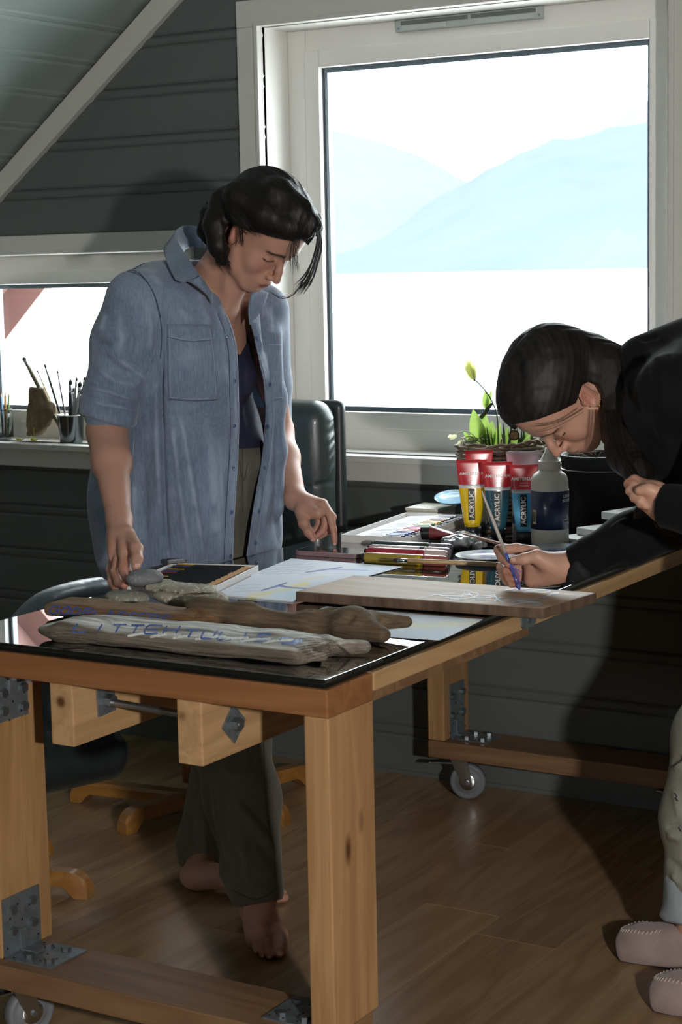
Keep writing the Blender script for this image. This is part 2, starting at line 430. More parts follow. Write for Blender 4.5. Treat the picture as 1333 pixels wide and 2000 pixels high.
# ------------------------------------------------------------------ palette of the room
M_wall = mat('grey_green_paint', rgb('#5d625f'), rough=.45, var=.05, vscale=3, bump=.05, bscale=120, stretch=(.3, 1, 1))
M_ceil = mat('pale_ceiling_paint', rgb('#85908b'), rough=.42, var=.04, vscale=3, bump=.04, bscale=90)
M_white = mat('white_gloss_paint', rgb('#dedcd6'), rough=.32, bump=.03, bscale=40)
M_trim = mat('white_trim_paint', rgb('#cfcdc6'), rough=.4, bump=.06, bscale=50, stretch=(.2, 1, 1))
M_plain = mat('plaster_paint', rgb('#d0d0ca'), rough=.8)
M_floor = [wood('oak_laminate_%s' % k, rgb(a), rgb(b), 'Y', rough=.27, scale=s, knots=False, bump=.08, ringscale=10) for k, a, b, s in
           (('a', '#a28563', '#86694a', 1.0), ('b', '#9a7e5d', '#7f6345', 1.25), ('c', '#aa8d6a', '#8e7050', .85))]
M_under = mat('dark_underlay', rgb('#5a4936'), rough=.9)

YW = 4.44                          # the inner face of the back wall
FRAMEY = 4.572                     # the face of the window units, set back in the wall
OPEN = [(-2.936, -1.70, .93, 2.142), (-4.22, -3.26, .925, 1.517)]   # x0, x1, z0, z1
ZT = 2.75

# floor: boards run towards the back wall
floor = new_obj('floor', box((-5.2, -2.6, -.03), (2.4, 4.6, -.009)), M_under, kind='structure')
i = 0
x = -4.6
while x < .3:
    y = 1.1 - random.random() * 1.2
    while y < 4.6:
        y1 = min(y + 1.285, 4.6); y0 = max(y, .9)
        if y1 > y0 + .02:
            new_obj('plank', box((x + .0003, y0 + .0003, -.009), (x + .1897, y1 - .0003, 0), .0004, 1), M_floor[(i * 7 + int(y * 3)) % 3], floor)
        y += 1.286
    x += .19; i += 1
new_obj('floorboards', box((-5.2, -2.6, -.009), (2.4, .9, 0)), M_floor[0], floor, kind='stuff')
new_obj('floorboards', box((.34, .9, -.009), (2.4, 4.6, 0)), M_floor[1], floor, kind='stuff')

# back wall: tongued boards, each with a bead along its top edge
bm = bmesh.new()
def solid_wall(bm, y0, y1):
    xs = [-5.2, -4.24, -3.24, -2.956, -1.68, 2.4]
    for a, b in zip(xs[:-1], xs[1:]):
        if (a, b) == (-4.24, -3.24): cuts = [(0, .90), (1.54, ZT)]
        elif (a, b) == (-2.956, -1.68): cuts = [(0, .905), (2.165, ZT)]
        else: cuts = [(0, ZT)]
        for c, d in cuts: add_box(bm, (a, y0, c), (b, y1, d))
solid_wall(bm, YW + .012, 4.70)
wall_back = new_obj('wall_back', bm_mesh(bm), M_wall, kind='structure')
def cut_rect(r, o):
    (x0, x1, z0, z1), (a, b, c, d) = r, o
    if b <= x0 or a >= x1 or d <= z0 or c >= z1: return [r]
    out = []
    if a > x0: out.append((x0, a, z0, z1))
    if b < x1: out.append((b, x1, z0, z1))
    if c > z0: out.append((max(a, x0), min(b, x1), z0, c))
    if d < z1: out.append((max(a, x0), min(b, x1), d, z1))
    return out
PITCH = .1433
for k in range(-13, 9):
    zt = 1.7220 + PITCH * k
    if zt < .02: continue
    rects = [(-5.0, 2.3, max(zt - PITCH, 0), min(zt, ZT))]
    for o in OPEN: rects = [q for r in rects for q in cut_rect(r, o)]
    for (x0, x1, z0, z1) in rects:
        if z1 - z0 < .004: continue
        full = [(zt - PITCH, .012), (zt - PITCH, .002), (zt - PITCH + .006, 0), (zt - .040, 0), (zt - .035, .0016), (zt - .031, .0052), (zt - .0275, .0016), (zt - .022, 0),
                (zt - .010, -.001), (zt - .006, .0018), (zt - .0015, .0068), (zt, .007), (zt, .012)]
        pr = [(min(max(z, z0), z1), d) for z, d in full]
        q = []
        for p in pr:
            if not q or abs(p[0] - q[-1][0]) > 1e-6 or abs(p[1] - q[-1][1]) > 1e-6: q.append(p)
        if q[0][1] < .012: q.insert(0, (z0, .012))
        if q[-1][1] < .012: q.append((z1, .012))
        seen = set(); q2 = []
        for p in q:
            kk = (round(p[0], 5), round(p[1], 5))
            if kk not in seen: seen.add(kk); q2.append(p)
        if len(q2) < 3: continue
        new_obj('wall_board', extrude_profile(q2, x0, x1, lambda p, s: (s, YW + p[1], p[0])), M_wall, wall_back)

# sloping ceiling on the left, flat ceiling above, the other walls
SL = .765
def zc(x): return 2.182 + SL * (x + 3.42)
xk = -4.85; xf = -3.42 + (ZT - 2.182) / SL
an = math.atan(SL); nx, nz = math.sin(an), -math.cos(an)      # normal pointing into the room
ceil = new_obj('ceiling', extrude_profile([(xk - .3, zc(xk - .3) + .03), (xf, ZT + .03), (2.4, ZT + .03), (2.4, ZT + .12), (xf - .03, ZT + .12), (xk - .3, zc(xk - .3) + .15)], -2.6, 4.7, lambda p, s: (p[0], s, p[1])), M_plain, kind='structure')
s0 = Vector((-3.42, 0, 2.182)); du = Vector((math.cos(an), 0, math.sin(an))); dn = Vector((nx, 0, nz))
for k in range(-13, 6):
    a = k * .1433
    pr = [(a, -.012), (a, .0), (a + .1433 - .040, 0), (a + .1433 - .035, -.0016), (a + .1433 - .031, -.005), (a + .1433 - .0275, -.0016), (a + .1433 - .022, 0),
          (a + .1433 - .010, .001), (a + .1433 - .006, -.0018), (a + .1433 - .0015, -.0065), (a + .1433, -.012)]
    new_obj('ceiling_board', extrude_profile(pr, -2.5, YW + .01, lambda p, s: tuple(s0 + du * p[0] + dn * p[1] + Vector((0, s, 0)))), M_ceil, ceil)
new_obj('ceiling_panel', box((xf, -2.55, ZT), (2.3, YW, ZT + .03)), M_ceil, ceil)
new_obj('wall_left', box((-5.0, -2.6, 0), (xk, 4.6, zc(xk) + .08)), M_wall, kind='structure')
new_obj('wall_right', box((2.3, -2.6, 0), (2.42, 4.7, ZT + .05)), M_plain, kind='structure')
bm = bmesh.new()
for lo, hi in (((-5.2, -2.7, 0), (-2.7, -2.55, ZT + .05)), ((-1.5, -2.7, 0), (2.42, -2.55, ZT + .05)), ((-2.7, -2.7, 0), (-1.5, -2.55, 1.35)), ((-2.7, -2.7, 2.1), (-1.5, -2.55, ZT + .05))): add_box(bm, lo, hi)
new_obj('wall_front', bm_mesh(bm), M_plain, kind='structure')
bm = bmesh.new()                     # unseen window behind the camera, added to let in fill light
for lo, hi in (((-2.7, -2.66, 1.35), (-2.64, -2.58, 2.1)), ((-1.56, -2.66, 1.35), (-1.5, -2.58, 2.1)), ((-2.64, -2.66, 1.35), (-1.56, -2.58, 1.41)), ((-2.64, -2.66, 2.04), (-1.56, -2.58, 2.1)), ((-2.13, -2.66, 1.41), (-2.07, -2.58, 2.04))): add_box(bm, lo, hi, .002)
new_obj('window_3', bm_mesh(bm), M_white, kind='structure')

# trim_1: the board that follows the slope of the ceiling on the back wall
def slope_trim(p, s):
    return (p[0], s, p[1])
z_up = lambda x: 1.792 + .763 * (x + 3.91); z_lo = lambda x: 1.712 + .752 * (x + 3.915)
new_obj('trim_1', extrude_profile([(-4.8, z_lo(-4.8)), (-2.6, z_lo(-2.6)), (-2.6, z_up(-2.6)), (-4.8, z_up(-4.8))], YW - .022, YW + .004, slope_trim), M_trim, kind='structure')
new_obj('baseboard_back', box((-4.84, YW - .004, 0), (2.3, YW + .01, .012), .001), M_wall, kind='structure')

def frame_ring(bm, x0, x1, z0, z1, w, y0, y1, bev=.002, sides='lrtb'):
    if 'l' in sides: add_box(bm, (x0, y0, z0), (x0 + w, y1, z1), bev)
    if 'r' in sides: add_box(bm, (x1 - w, y0, z0), (x1, y1, z1), bev)
    if 't' in sides: add_box(bm, (x0 + w, y0, z1 - w), (x1 - w, y1, z1), bev)
    if 'b' in sides: add_box(bm, (x0 + w, y0, z0), (x1 - w, y1, z0 + w), bev)
m, N, L, B = mat_new('window_glass')
N.remove(B); tr = N.new('ShaderNodeBsdfTransparent'); gl = N.new('ShaderNodeBsdfGlossy'); gl.inputs['Roughness'].default_value = 0.0
tr.inputs[0].default_value = (.95, .975, .97, 1); lw = N.new('ShaderNodeLayerWeight'); pw = N.new('ShaderNodeMath'); pw.operation = 'POWER'; pw.inputs[1].default_value = 5; L.new(lw.outputs['Facing'], pw.inputs[0]); fr = N.new('ShaderNodeMath'); fr.operation = 'MULTIPLY_ADD'; fr.inputs[1].default_value = .8; fr.inputs[2].default_value = .03; L.new(pw.outputs[0], fr.inputs[0]); mx = N.new('ShaderNodeMixShader')
L.new(fr.outputs[0], mx.inputs[0]); L.new(tr.outputs[0], mx.inputs[1]); L.new(gl.outputs[0], mx.inputs[2]); L.new(mx.outputs[0], N['Material Output'].inputs[0])
M_pane = m
M_spacer = mat('grey_glazing_spacer', rgb('#7f8894'), rough=.35, metal=.6)
M_gasket = mat('grey_gasket', rgb('#4a4e55'), rough=.6)
M_slot = mat('vent_shadow_grey', rgb('#666c69'), rough=.6)
M_vent = mat('grey_vent_plastic', rgb('#a3aaa6'), rough=.4)

def window(n, x0, x1, z0, z1, cas, sash_w, fr_w, side):
    t = bpy.data.objects.new('window_%d' % n, None); COL.objects.link(t); t.location = ((x0 + x1) / 2, FRAMEY, z0); t['kind'] = 'structure'
    # lining of the opening
    bm = bmesh.new()
    add_box(bm, (x0 - .014, YW - .004, z0), (x0, FRAMEY + .09, z1)); add_box(bm, (x1, YW - .004, z0), (x1 + .014, FRAMEY + .09, z1))
    add_box(bm, (x0 - .014, YW - .004, z1), (x1 + .014, FRAMEY + .09, z1 + .014))
    new_obj('lining', bm_mesh(bm), M_white, t)
    # casing on the wall: flat board with a raised inner bead
    for nm, lo, hi in (('casing_side', (x0 - cas, YW - .018, z0 - .0), (x0 - .004, YW + .002, z1 + .002)), ('casing_side', (x1 + .004, YW - .018, z0), (x1 + cas, YW + .002, z1 + .002)),
                       ('casing_head', (x0 - cas, YW - .019, z1 + .002), (x1 + cas, YW + .002, z1 + cas))):
        new_obj(nm, box(lo, hi, .003), M_trim, t)
    bm = bmesh.new(); add_box(bm, (x0 - .014, YW - .026, z0), (x0 - .001, YW + .002, z1 + .014), .002); add_box(bm, (x1 + .001, YW - .026, z0), (x1 + .014, YW + .002, z1 + .014), .002)
    add_box(bm, (x0 - .001, YW - .026, z1 + .001), (x1 + .001, YW + .002, z1 + .014), .002); new_obj('bead', bm_mesh(bm), M_trim, t)
    # fixed frame and opening sash
    bm = bmesh.new(); frame_ring(bm, x0, x1, z0 - .004, z1, fr_w, FRAMEY, FRAMEY + .08, .003); new_obj('frame', bm_mesh(bm), M_white, t)
    a, b, c, d = x0 + fr_w - .002, x1 - fr_w + .002, z0 + fr_w - .006, z1 - fr_w + .002
    bm = bmesh.new(); frame_ring(bm, a, b, c, d, sash_w, FRAMEY - .007, FRAMEY + .05, .004); sash = new_obj('sash', bm_mesh(bm), M_white, t)
    a += sash_w; b -= sash_w; c += sash_w; d -= sash_w
    bm = bmesh.new(); frame_ring(bm, a - .001, b + .001, c - .001, d + .001, .0028, FRAMEY + .012, FRAMEY + .018, 0); new_obj('gasket', bm_mesh(bm), M_gasket, sash)
    bm = bmesh.new(); frame_ring(bm, a, b, c, d, .014, FRAMEY + .019, FRAMEY + .042, 0); new_obj('glazing_spacer', bm_mesh(bm), M_spacer, sash)
    new_obj('pane', box((a, FRAMEY + .016, c), (b, FRAMEY + .018, d)), M_pane, sash)
    # sill board and its apron
    new_obj('sill_board', box((x0 - cas - .03, 4.388, z0 - .022), (x1 + cas + .03, FRAMEY + .002, z0 - .003), .003), M_trim, t)
    new_obj('sill_apron', box((x0 - cas - .02, YW - .030, z0 - .078), (x1 + cas + .02, YW + .003, z0 - .022), .003), M_trim, t)
    return t
win1 = window(1, *OPEN[0], .077, .050, .062, 'm')
win2 = window(2, *OPEN[1], .061, .044, .050, 'l')
# trickle vent on the head of the large window's frame
vent = new_obj('air_vent', box((-2.562, FRAMEY - .016, 2.108), (-2.112, FRAMEY, 2.141), .002), M_vent, win1)
new_obj('vent_slot', box((-2.545, FRAMEY - .0175, 2.126), (-2.335, FRAMEY - .015, 2.137)), M_slot, vent)
new_obj('vent_slot', box((-2.325, FRAMEY - .0175, 2.126), (-2.13, FRAMEY - .015, 2.137)), M_slot, vent)
new_obj('vent_flap', box((-2.54, FRAMEY - .020, 2.110), (-2.40, FRAMEY - .016, 2.124), .001), mat('light_vent_flap', rgb('#aab0ac'), rough=.4), vent)
new_obj('vent_flap', box((-2.31, FRAMEY - .020, 2.110), (-2.135, FRAMEY - .016, 2.124), .001), bpy.data.materials['light_vent_flap'], vent)
for xx in (-2.553, -2.12): new_obj('screw', cyl((xx, FRAMEY - .018, 2.118), (xx, FRAMEY - .014, 2.118), .0035, n=8), M_spacer, vent)

# ------------------------------------------------------------------ outside: fjord, far shore, hazy mountains, the red eave of the house
M_water = mat('pale_fjord_water', rgb('#eef3f5'), rough=.35, spec=.5)
water = new_obj('fjord_water', mesh_from([(-16000, 30, -14), (9000, 30, -14), (9000, 17000, -14), (-16000, 17000, -14)], [(0, 1, 2, 3)]), M_water, kind='structure')
tag(water, 'calm bright water of the fjord below the window', 'water')
def mountain(name, label, D0, ridge, depth, col, seed, rough=.05):
    """a hillside that climbs from the shore to its ridge; ridge given as azimuth (x/y) and height"""
    az = np.array([r[0] for r in ridge]); hh = np.array([r[1] for r in ridge]); n = 150; m_ = 26; V = []; F = []
    for i in range(n):
        u = az[0] + (az[-1] - az[0]) * i / (n - 1); H = np.interp(u, az, hh)
        for j in range(m_):
            t = j / (m_ - 1); y = D0 + depth * t; P = np.array([u * 14, t * 3.0, seed])
            rel = vnoise(P, seed) * .5 + vnoise(P * 2.3, seed + 3) * .25 + vnoise(P * 5.1, seed + 5) * .15 + vnoise(P * 11, seed + 7) * .07
            z = -16 + H * (t ** .8) * (1 + rough * 3 * rel * (1 - t * .6)) * (1 + .04 * (vnoise(P * 6, seed + 1)))
            V.append((u * y, y, z if j else -16))
        V.append((u * (D0 + depth * 1.5), D0 + depth * 1.5, -16))
    w = m_ + 1
    for i in range(n - 1):
        for j in range(m_): F.append((i * w + j, i * w + j + 1, (i + 1) * w + j + 1, (i + 1) * w + j))
    o = new_obj(name, mesh_from(V, F), col, smooth=True); tag(o, label, 'mountain'); return o
def az_of(px, py, D):
    r = ray(px, py); return r[0] / r[1], r[2] / r[1] * D + EYE
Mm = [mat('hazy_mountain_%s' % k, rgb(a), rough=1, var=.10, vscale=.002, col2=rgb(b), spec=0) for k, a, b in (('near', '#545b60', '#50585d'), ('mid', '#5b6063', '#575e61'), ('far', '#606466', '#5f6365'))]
def ridge_px(D, pts, dx=1.0):
    out = [az_of(px, py, D) for px, py in pts]; return [(a, h + 16) for a, h in out]
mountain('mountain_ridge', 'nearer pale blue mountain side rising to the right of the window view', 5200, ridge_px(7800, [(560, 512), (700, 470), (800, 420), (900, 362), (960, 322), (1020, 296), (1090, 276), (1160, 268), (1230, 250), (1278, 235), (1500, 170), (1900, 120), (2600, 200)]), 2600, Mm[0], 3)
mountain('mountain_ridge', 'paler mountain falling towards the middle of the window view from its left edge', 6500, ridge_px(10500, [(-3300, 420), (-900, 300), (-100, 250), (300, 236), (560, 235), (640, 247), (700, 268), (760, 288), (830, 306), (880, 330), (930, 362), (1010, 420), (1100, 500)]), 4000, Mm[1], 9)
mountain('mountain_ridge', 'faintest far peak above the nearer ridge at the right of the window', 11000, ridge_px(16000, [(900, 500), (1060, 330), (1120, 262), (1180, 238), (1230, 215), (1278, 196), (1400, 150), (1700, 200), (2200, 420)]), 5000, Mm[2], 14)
M_red = mat('red_eave_paint', rgb('#94706a'), rough=.8, var=.05)  # washed-out daylight glare is put into this muted red
ev = thing('house_eave', 'pale red eave of the roof outside the low left window', 'eave', (-4.7, 5.0, 1.2))
def z_e(x): return 1.402 + .93 * (x + 4.43)
new_obj('bargeboard', extrude_profile([(-5.9, z_e(-5.9) - .16), (-4.03, z_e(-4.03) - .16), (-4.03, z_e(-4.03) + .02), (-5.9, z_e(-5.9) + .02)], 4.99, 5.03, lambda p, s: (p[0], s, p[1])), M_red, ev)
new_obj('soffit', extrude_profile([(-5.9, z_e(-5.9) + .0), (-4.03, z_e(-4.03) + .0), (-4.03, z_e(-4.03) + .03), (-5.9, z_e(-5.9) + .03)], 4.74, 5.03, lambda p, s: (p[0], s, p[1])), M_red, ev)
# ------------------------------------------------------------------ the rolling workbench
PN = lambda nm, a, b, ax, s=1.0: wood(nm, rgb(a), rgb(b), ax, rough=.5, scale=s)
M_px = PN('pine_along_x', '#93633c', '#784e2d', 'X'); M_py = PN('pine_along_y', '#bf9b70', '#a17e56', 'Y'); M_pz = PN('pine_upright', '#b08a5f', '#926c45', 'Z')  # weaker light on the front faces is put into the x-beam colour
M_low = PN('aged_pine_along_x', '#8a6a4b', '#6a4d34', 'X', .9)
M_galv = mat('galvanised_steel', rgb('#8f999e'), rough=.42, metal=.75, var=.25, vscale=55, bump=.05)
M_bolt = mat('zinc_bolt', rgb('#8c9094'), rough=.35, metal=.9)
M_hole = mat('dark_hole', rgb('#15171a'), rough=.8)
M_wheel = mat('grey_rubber_wheel', rgb('#707276'), rough=.6, var=.1, vscale=30)
M_chrome = mat('worn_chrome', rgb('#b9bcbd'), rough=.22, metal=1.0, bump=.05)
TX0, TX1, TY0, TY1 = -2.315, -1.530, 2.456, 4.385
TZ = .785                          # top of the glass
bench = thing('workbench', 'rolling workbench of bare pine beams with a glass top, filling the foreground', 'table', (-1.92, 3.42, 0))
def beam(nm, lo, hi, m, bev=.003): return new_obj(nm, box(lo, hi, bev), m, bench)
beam('frame_beam', (TX0, TY0, .722), (TX1, TY0 + .148, .7695), M_px)
beam('frame_beam', (TX0, TY1 - .148, .722), (TX1, TY1, .7695), M_px)
beam('side_rail', (TX1 - .148, TY0 + .149, .737), (TX1 + .002, TY1 - .149, .7695), M_py)
beam('side_rail', (TX0, TY0 + .149, .737), (TX0 + .148, TY1 - .149, .7695), M_py)
for xa in (TX0 + .149, -2.005, -1.843):
    beam('top_slat', (xa, TY0 + .149, .742), (xa + .158, TY1 - .149, .760), M_py)
LEGX = ((TX0 - .002, TX0 + .048), (TX1 - .048, TX1 - .0))
for (xa, xb) in LEGX:
    beam('leg', (xa, TY0 + .002, .1735), (xb, TY0 + .148, .7215), M_pz); beam('leg', (xa, TY1 - .148, .1735), (xb, TY1 - .002, .7215), M_pz)
beam('lower_beam', (TX0 - .002, TY0 - .020, .125), (TX1 + .0, TY0 + .128, .173), M_low)
beam('lower_beam', (TX0 - .002, TY1 - .150, .125), (TX1 + .0, TY1 - .002, .173), M_low)
# short stop blocks under the front beam, joined by a threaded rod
beam('stop_block', (-2.143, 2.482, .600), (-2.090, 2.86, .7215), M_py)
beam('stop_block', (-1.856, 2.482, .600), (-1.803, 2.86, .7215), M_py)
beam('under_plank', (-1.80, 2.61, .690), (-1.59, 3.35, .7215), M_low)
def plate_x(x, y, z, s, th, face, name='washer_plate', turn=45):
    """square plate lying against a face that looks along x"""
    c = []; 
    for k in range(4):
        a = math.radians(turn + 90 * k); c.append((y + s * math.cos(a), z + s * math.sin(a)))
    me = extrude_profile(c, x, x + th * face, lambda p, q: (q, p[0], p[1])); return new_obj(name, me, M_galv, bench)
ROD_Y, ROD_Z = 2.575, .668
plate_x(-2.090, ROD_Y, ROD_Z, .036, .004, 1, turn=48); plate_x(-1.803, ROD_Y, ROD_Z - .012, .036, .004, 1, turn=0)
new_obj('threaded_rod', cyl((-2.15, ROD_Y, ROD_Z), (-1.785, ROD_Y, ROD_Z - .012), .007, n=12), M_bolt, bench)
new_obj('nut', cyl((-2.086, ROD_Y, ROD_Z), (-2.070, ROD_Y, ROD_Z), .013, n=6), M_bolt, bench)
new_obj('nut', cyl((-1.799, ROD_Y, ROD_Z - .012), (-1.786, ROD_Y, ROD_Z - .012), .013, n=6), M_bolt, bench)
# folded steel corner brackets with their bolts
def bracket(x, yc, z, w, lx, lz, up=True):
    """angle bracket: one leg against an upright face at x (looking +x), one leg on the beam at z"""
    bm = bmesh.new(); s = 1 if up else -1; w2 = w / 2
    add_box(bm, (x, yc - w2, min(z, z + s * lz)), (x + .003, yc + w2, max(z, z + s * lz)), .0)
    add_box(bm, (x, yc - w2, min(z, z + s * .003)), (x + lx, yc + w2, max(z, z + s * .003)), .0)
    add_box(bm, (x + .003, yc - .010, min(z, z + s * .045)), (x + .007, yc + .010, max(z, z + s * .045)), .001)
    add_box(bm, (x + .003, yc - .010, min(z + s * .003, z + s * .007)), (x + .045, yc + .010, max(z + s * .003, z + s * .007)), .001)
    b = new_obj('corner_bracket', bm_mesh(bm), M_galv, bench)
    for dy, dz in ((-.028, lz * .42), (.028, lz * .42), (-.028, lz * .78), (.028, lz * .8)):
        new_obj('bolt', cyl((x + .002, yc + dy, z + s * dz), (x + .011, yc + dy, z + s * dz), .0095, n=6), M_bolt, b)
    for dy, dx in ((-.028, lx * .38), (.028, lx * .38), (-.028, lx * .8), (.03, lx * .72)):
        new_obj('bolt', cyl((x + dx, yc + dy, z + s * .002), (x + dx, yc + dy, z + s * .011), .0095, n=6), M_bolt, b)
    bm = bmesh.new()
    for k in range(9):
        dy = (-.044 + .011 * (k % 9)); dd = .018 + .011 * ((k * 5) % 8)
        add_cyl(bm, (x + .0028, yc + dy, z + s * dd), (x + .0034, yc + dy, z + s * dd), .0025, n=8); add_cyl(bm, (x + dd, yc + dy, z + s * .0028), (x + dd, yc + dy, z + s * .0034), .0025, n=8)
    new_obj('screw_holes', bm_mesh(bm), M_hole, b, kind='stuff')
    return b
bracket(TX0 + .0485, TY0 + .058, .1732, .105, .115, .115)
bracket(TX0 + .0485, TY1 - .075, .1732, .085, .115, .150)
bracket(TX0 + .0485, TY0 + .060, .7215, .085, .09, .095, up=False)
# the one at the front right corner points the other way
bm = bmesh.new(); xr = TX1 - .0485
add_box(bm, (xr - .105, TY0 + .01, .173), (xr, TY0 + .115, .1765)); add_box(bm, (xr - .003, TY0 + .01, .173), (xr, TY0 + .115, .285))
br = new_obj('corner_bracket', bm_mesh(bm), M_galv, bench)
for dx, dy in ((.03, .03), (.075, .03), (.03, .09), (.08, .088)): new_obj('bolt', cyl((xr - dx, TY0 + dy, .176), (xr - dx, TY0 + dy, .185), .0095, n=6), M_bolt, br)
bm = bmesh.new()
for k in range(10): add_cyl(bm, (xr - .012 - .0095 * k, TY0 + .022 + .035 * (k % 3), .1764), (xr - .012 - .0095 * k, TY0 + .022 + .035 * (k % 3), .177), .0025, n=8)
new_obj('screw_holes', bm_mesh(bm), M_hole, br, kind='stuff')
# steel catch let into the right-hand rail
ct = new_obj('rail_catch', extrude_profile([(3.18, .768), (3.245, .768), (3.245, .745), (3.235, .738), (3.19, .738), (3.18, .745)], TX1 + .002, TX1 + .006, lambda p, q: (q, p[0], p[1])), M_galv, bench)
new_obj('screw', cyl((TX1 + .005, 3.212, .754), (TX1 + .008, 3.212, .754), .007, n=10), M_bolt, ct)
# swivel castors
def castor(x, y, ang):
    ob = []
    R = Matrix.Translation((x, y, 0)) @ Matrix.Rotation(ang, 4, 'Z')
    def put(nm, me, m, par=None, sm=False):
        me.transform(R); return new_obj(nm, me, m, par or bench, sm)
    fork = bmesh.new()
    add_box(fork, (-.042, -.035, .1215), (.042, .035, .1248), .001)
    add_cyl(fork, (0, 0, .112), (0, 0, .1215), .026, n=20)
    for s in (-1, 1):
        vs = add_box(fork, (-.024, s * .0175 - .0015, .045), (.024, s * .0175 + .0015, .114), .0)
        for v in vs:
            if v.co.z < .06: v.co.x = v.co.x * .55 + .022
    c = put('castor', bm_mesh(fork), M_chrome)
    prof = [(.012, -.0145), (.030, -.0145), (.033, -.010), (.041, -.0135), (.046, -.013), (.0495, -.009), (.050, 0), (.0495, .009), (.046, .013), (.041, .0135), (.033, .010), (.030, .0145), (.012, .0145)]
    me = lathe(prof, 36); me.transform(Matrix.Translation((.022, 0, .050)) @ Matrix.Rotation(PI / 2, 4, 'X')); put('wheel', me, M_wheel, c, True)
    me = lathe([(.004, -.0165), (.020, -.016), (.027, -.012), (.0285, .0), (.027, .012), (.020, .016), (.004, .0165)], 24); me.transform(Matrix.Translation((.022, 0, .050)) @ Matrix.Rotation(PI / 2, 4, 'X')); put('wheel_hub', me, M_chrome, c, True)
    put('axle_bolt', cyl((.022, -.024, .050), (.022, .024, .050), .006, n=6), M_bolt, c)
    lv = box((-.085, -.014, .098), (-.015, .014, .103), .002); put('brake_lever', lv, M_chrome, c)
castor(TX0 + .062, TY1 - .085, math.radians(18)); castor(TX1 - .062, TY1 - .085, math.radians(0)); castor(TX0 + .045, TY0 + .045, math.radians(70)); castor(TX1 - .07, TY0 + .05, math.radians(150))

# ------------------------------------------------------------------ the sheet of glass on top
m, N, L, B = mat_new('dark_table_glass')
B.inputs['Base Color'].default_value = rgb('#141817'); B.inputs['Roughness'].default_value = .015; B.inputs['IOR'].default_value = 1.7; B.inputs['Specular IOR Level'].default_value = .5
B.inputs['Coat Weight'].default_value = 1.0; B.inputs['Coat Roughness'].default_value = 0.0; B.inputs['Coat IOR'].default_value = 1.5
M_tglass = m
M_edge = mat('black_rubber_edge', rgb('#0d100f'), rough=.35)
gt = thing('glass_tabletop', 'large dark glass sheet lying on the pine workbench, mirroring the window', 'glass top', (-1.96, 3.42, .7695))
GX0, GX1, GY0, GY1 = -2.385, -1.538, 2.462, 4.38
new_obj('glass_sheet', box((GX0, GY0, .7775), (GX1, GY1, TZ), .0012, 2), M_tglass, gt)
new_obj('rubber_underlay', box((GX0 + .001, GY0 + .001, .770), (GX1 - .001, GY1 - .002, .7774), .001), M_edge, gt)
# ------------------------------------------------------------------ things on the table
def flat_item(name, label, cat, x, y, ang, z=TZ, group=None): return thing(name, label, cat, (x, y, z), ang, group)

def strokes_tint(uv, base, strokes, soft=.7):
    """paint laid over a base colour: strokes of (points, half width, colour, strength)"""
    c = base.copy()
    for pts, w, colr, a in strokes:
        d, t, s = seg_dist(uv, pts); k = np.clip((w - d) / soft + .5, 0, 1) * a
        c = c * (1 - k[:, None]) + np.array(colr[:3]) * k[:, None]
    return c

# ---- driftwood
def surface_strokes(bv, lines, off=.0005, th=.0004):
    """thin ribbons of paint that follow a surface"""
    V = []; F = []
    for pts, w in lines:
        P = spline([(p[0], p[1], 0) for p in pts], max(6, len(pts) * 6)); prev = None
        for i, p in enumerate(P):
            q = P[min(i + 1, len(P) - 1)] - P[max(i - 1, 0)]; nrm = np.array([-q[1], q[0]]); nrm /= max(np.linalg.norm(nrm), 1e-6)
            a = cast(bv, p[0] + nrm[0] * w, p[1] + nrm[1] * w, off); b = cast(bv, p[0] - nrm[0] * w, p[1] - nrm[1] * w, off)
            if a is None or b is None: prev = None; continue
            o = len(V); V += [a[0], b[0]]
            if prev is not None: F.append((prev, prev + 1, o + 1, o))
            prev = o
    return mesh_from(V, F) if F else None
M_drift = attr_mat('weathered_driftwood', rough=.85, bump=1.0, bscale=18, stretch=(.7, 8, 16), var=.75, vscale=11)
for n_ in M_drift.node_tree.nodes:
    if n_.type == 'TEX_NOISE': n_.inputs['Detail'].default_value = 8; n_.inputs['Roughness'].default_value = .7; n_.inputs['Distortion'].default_value = .35
    if n_.type == 'BUMP': n_.inputs['Distance'].default_value = .004
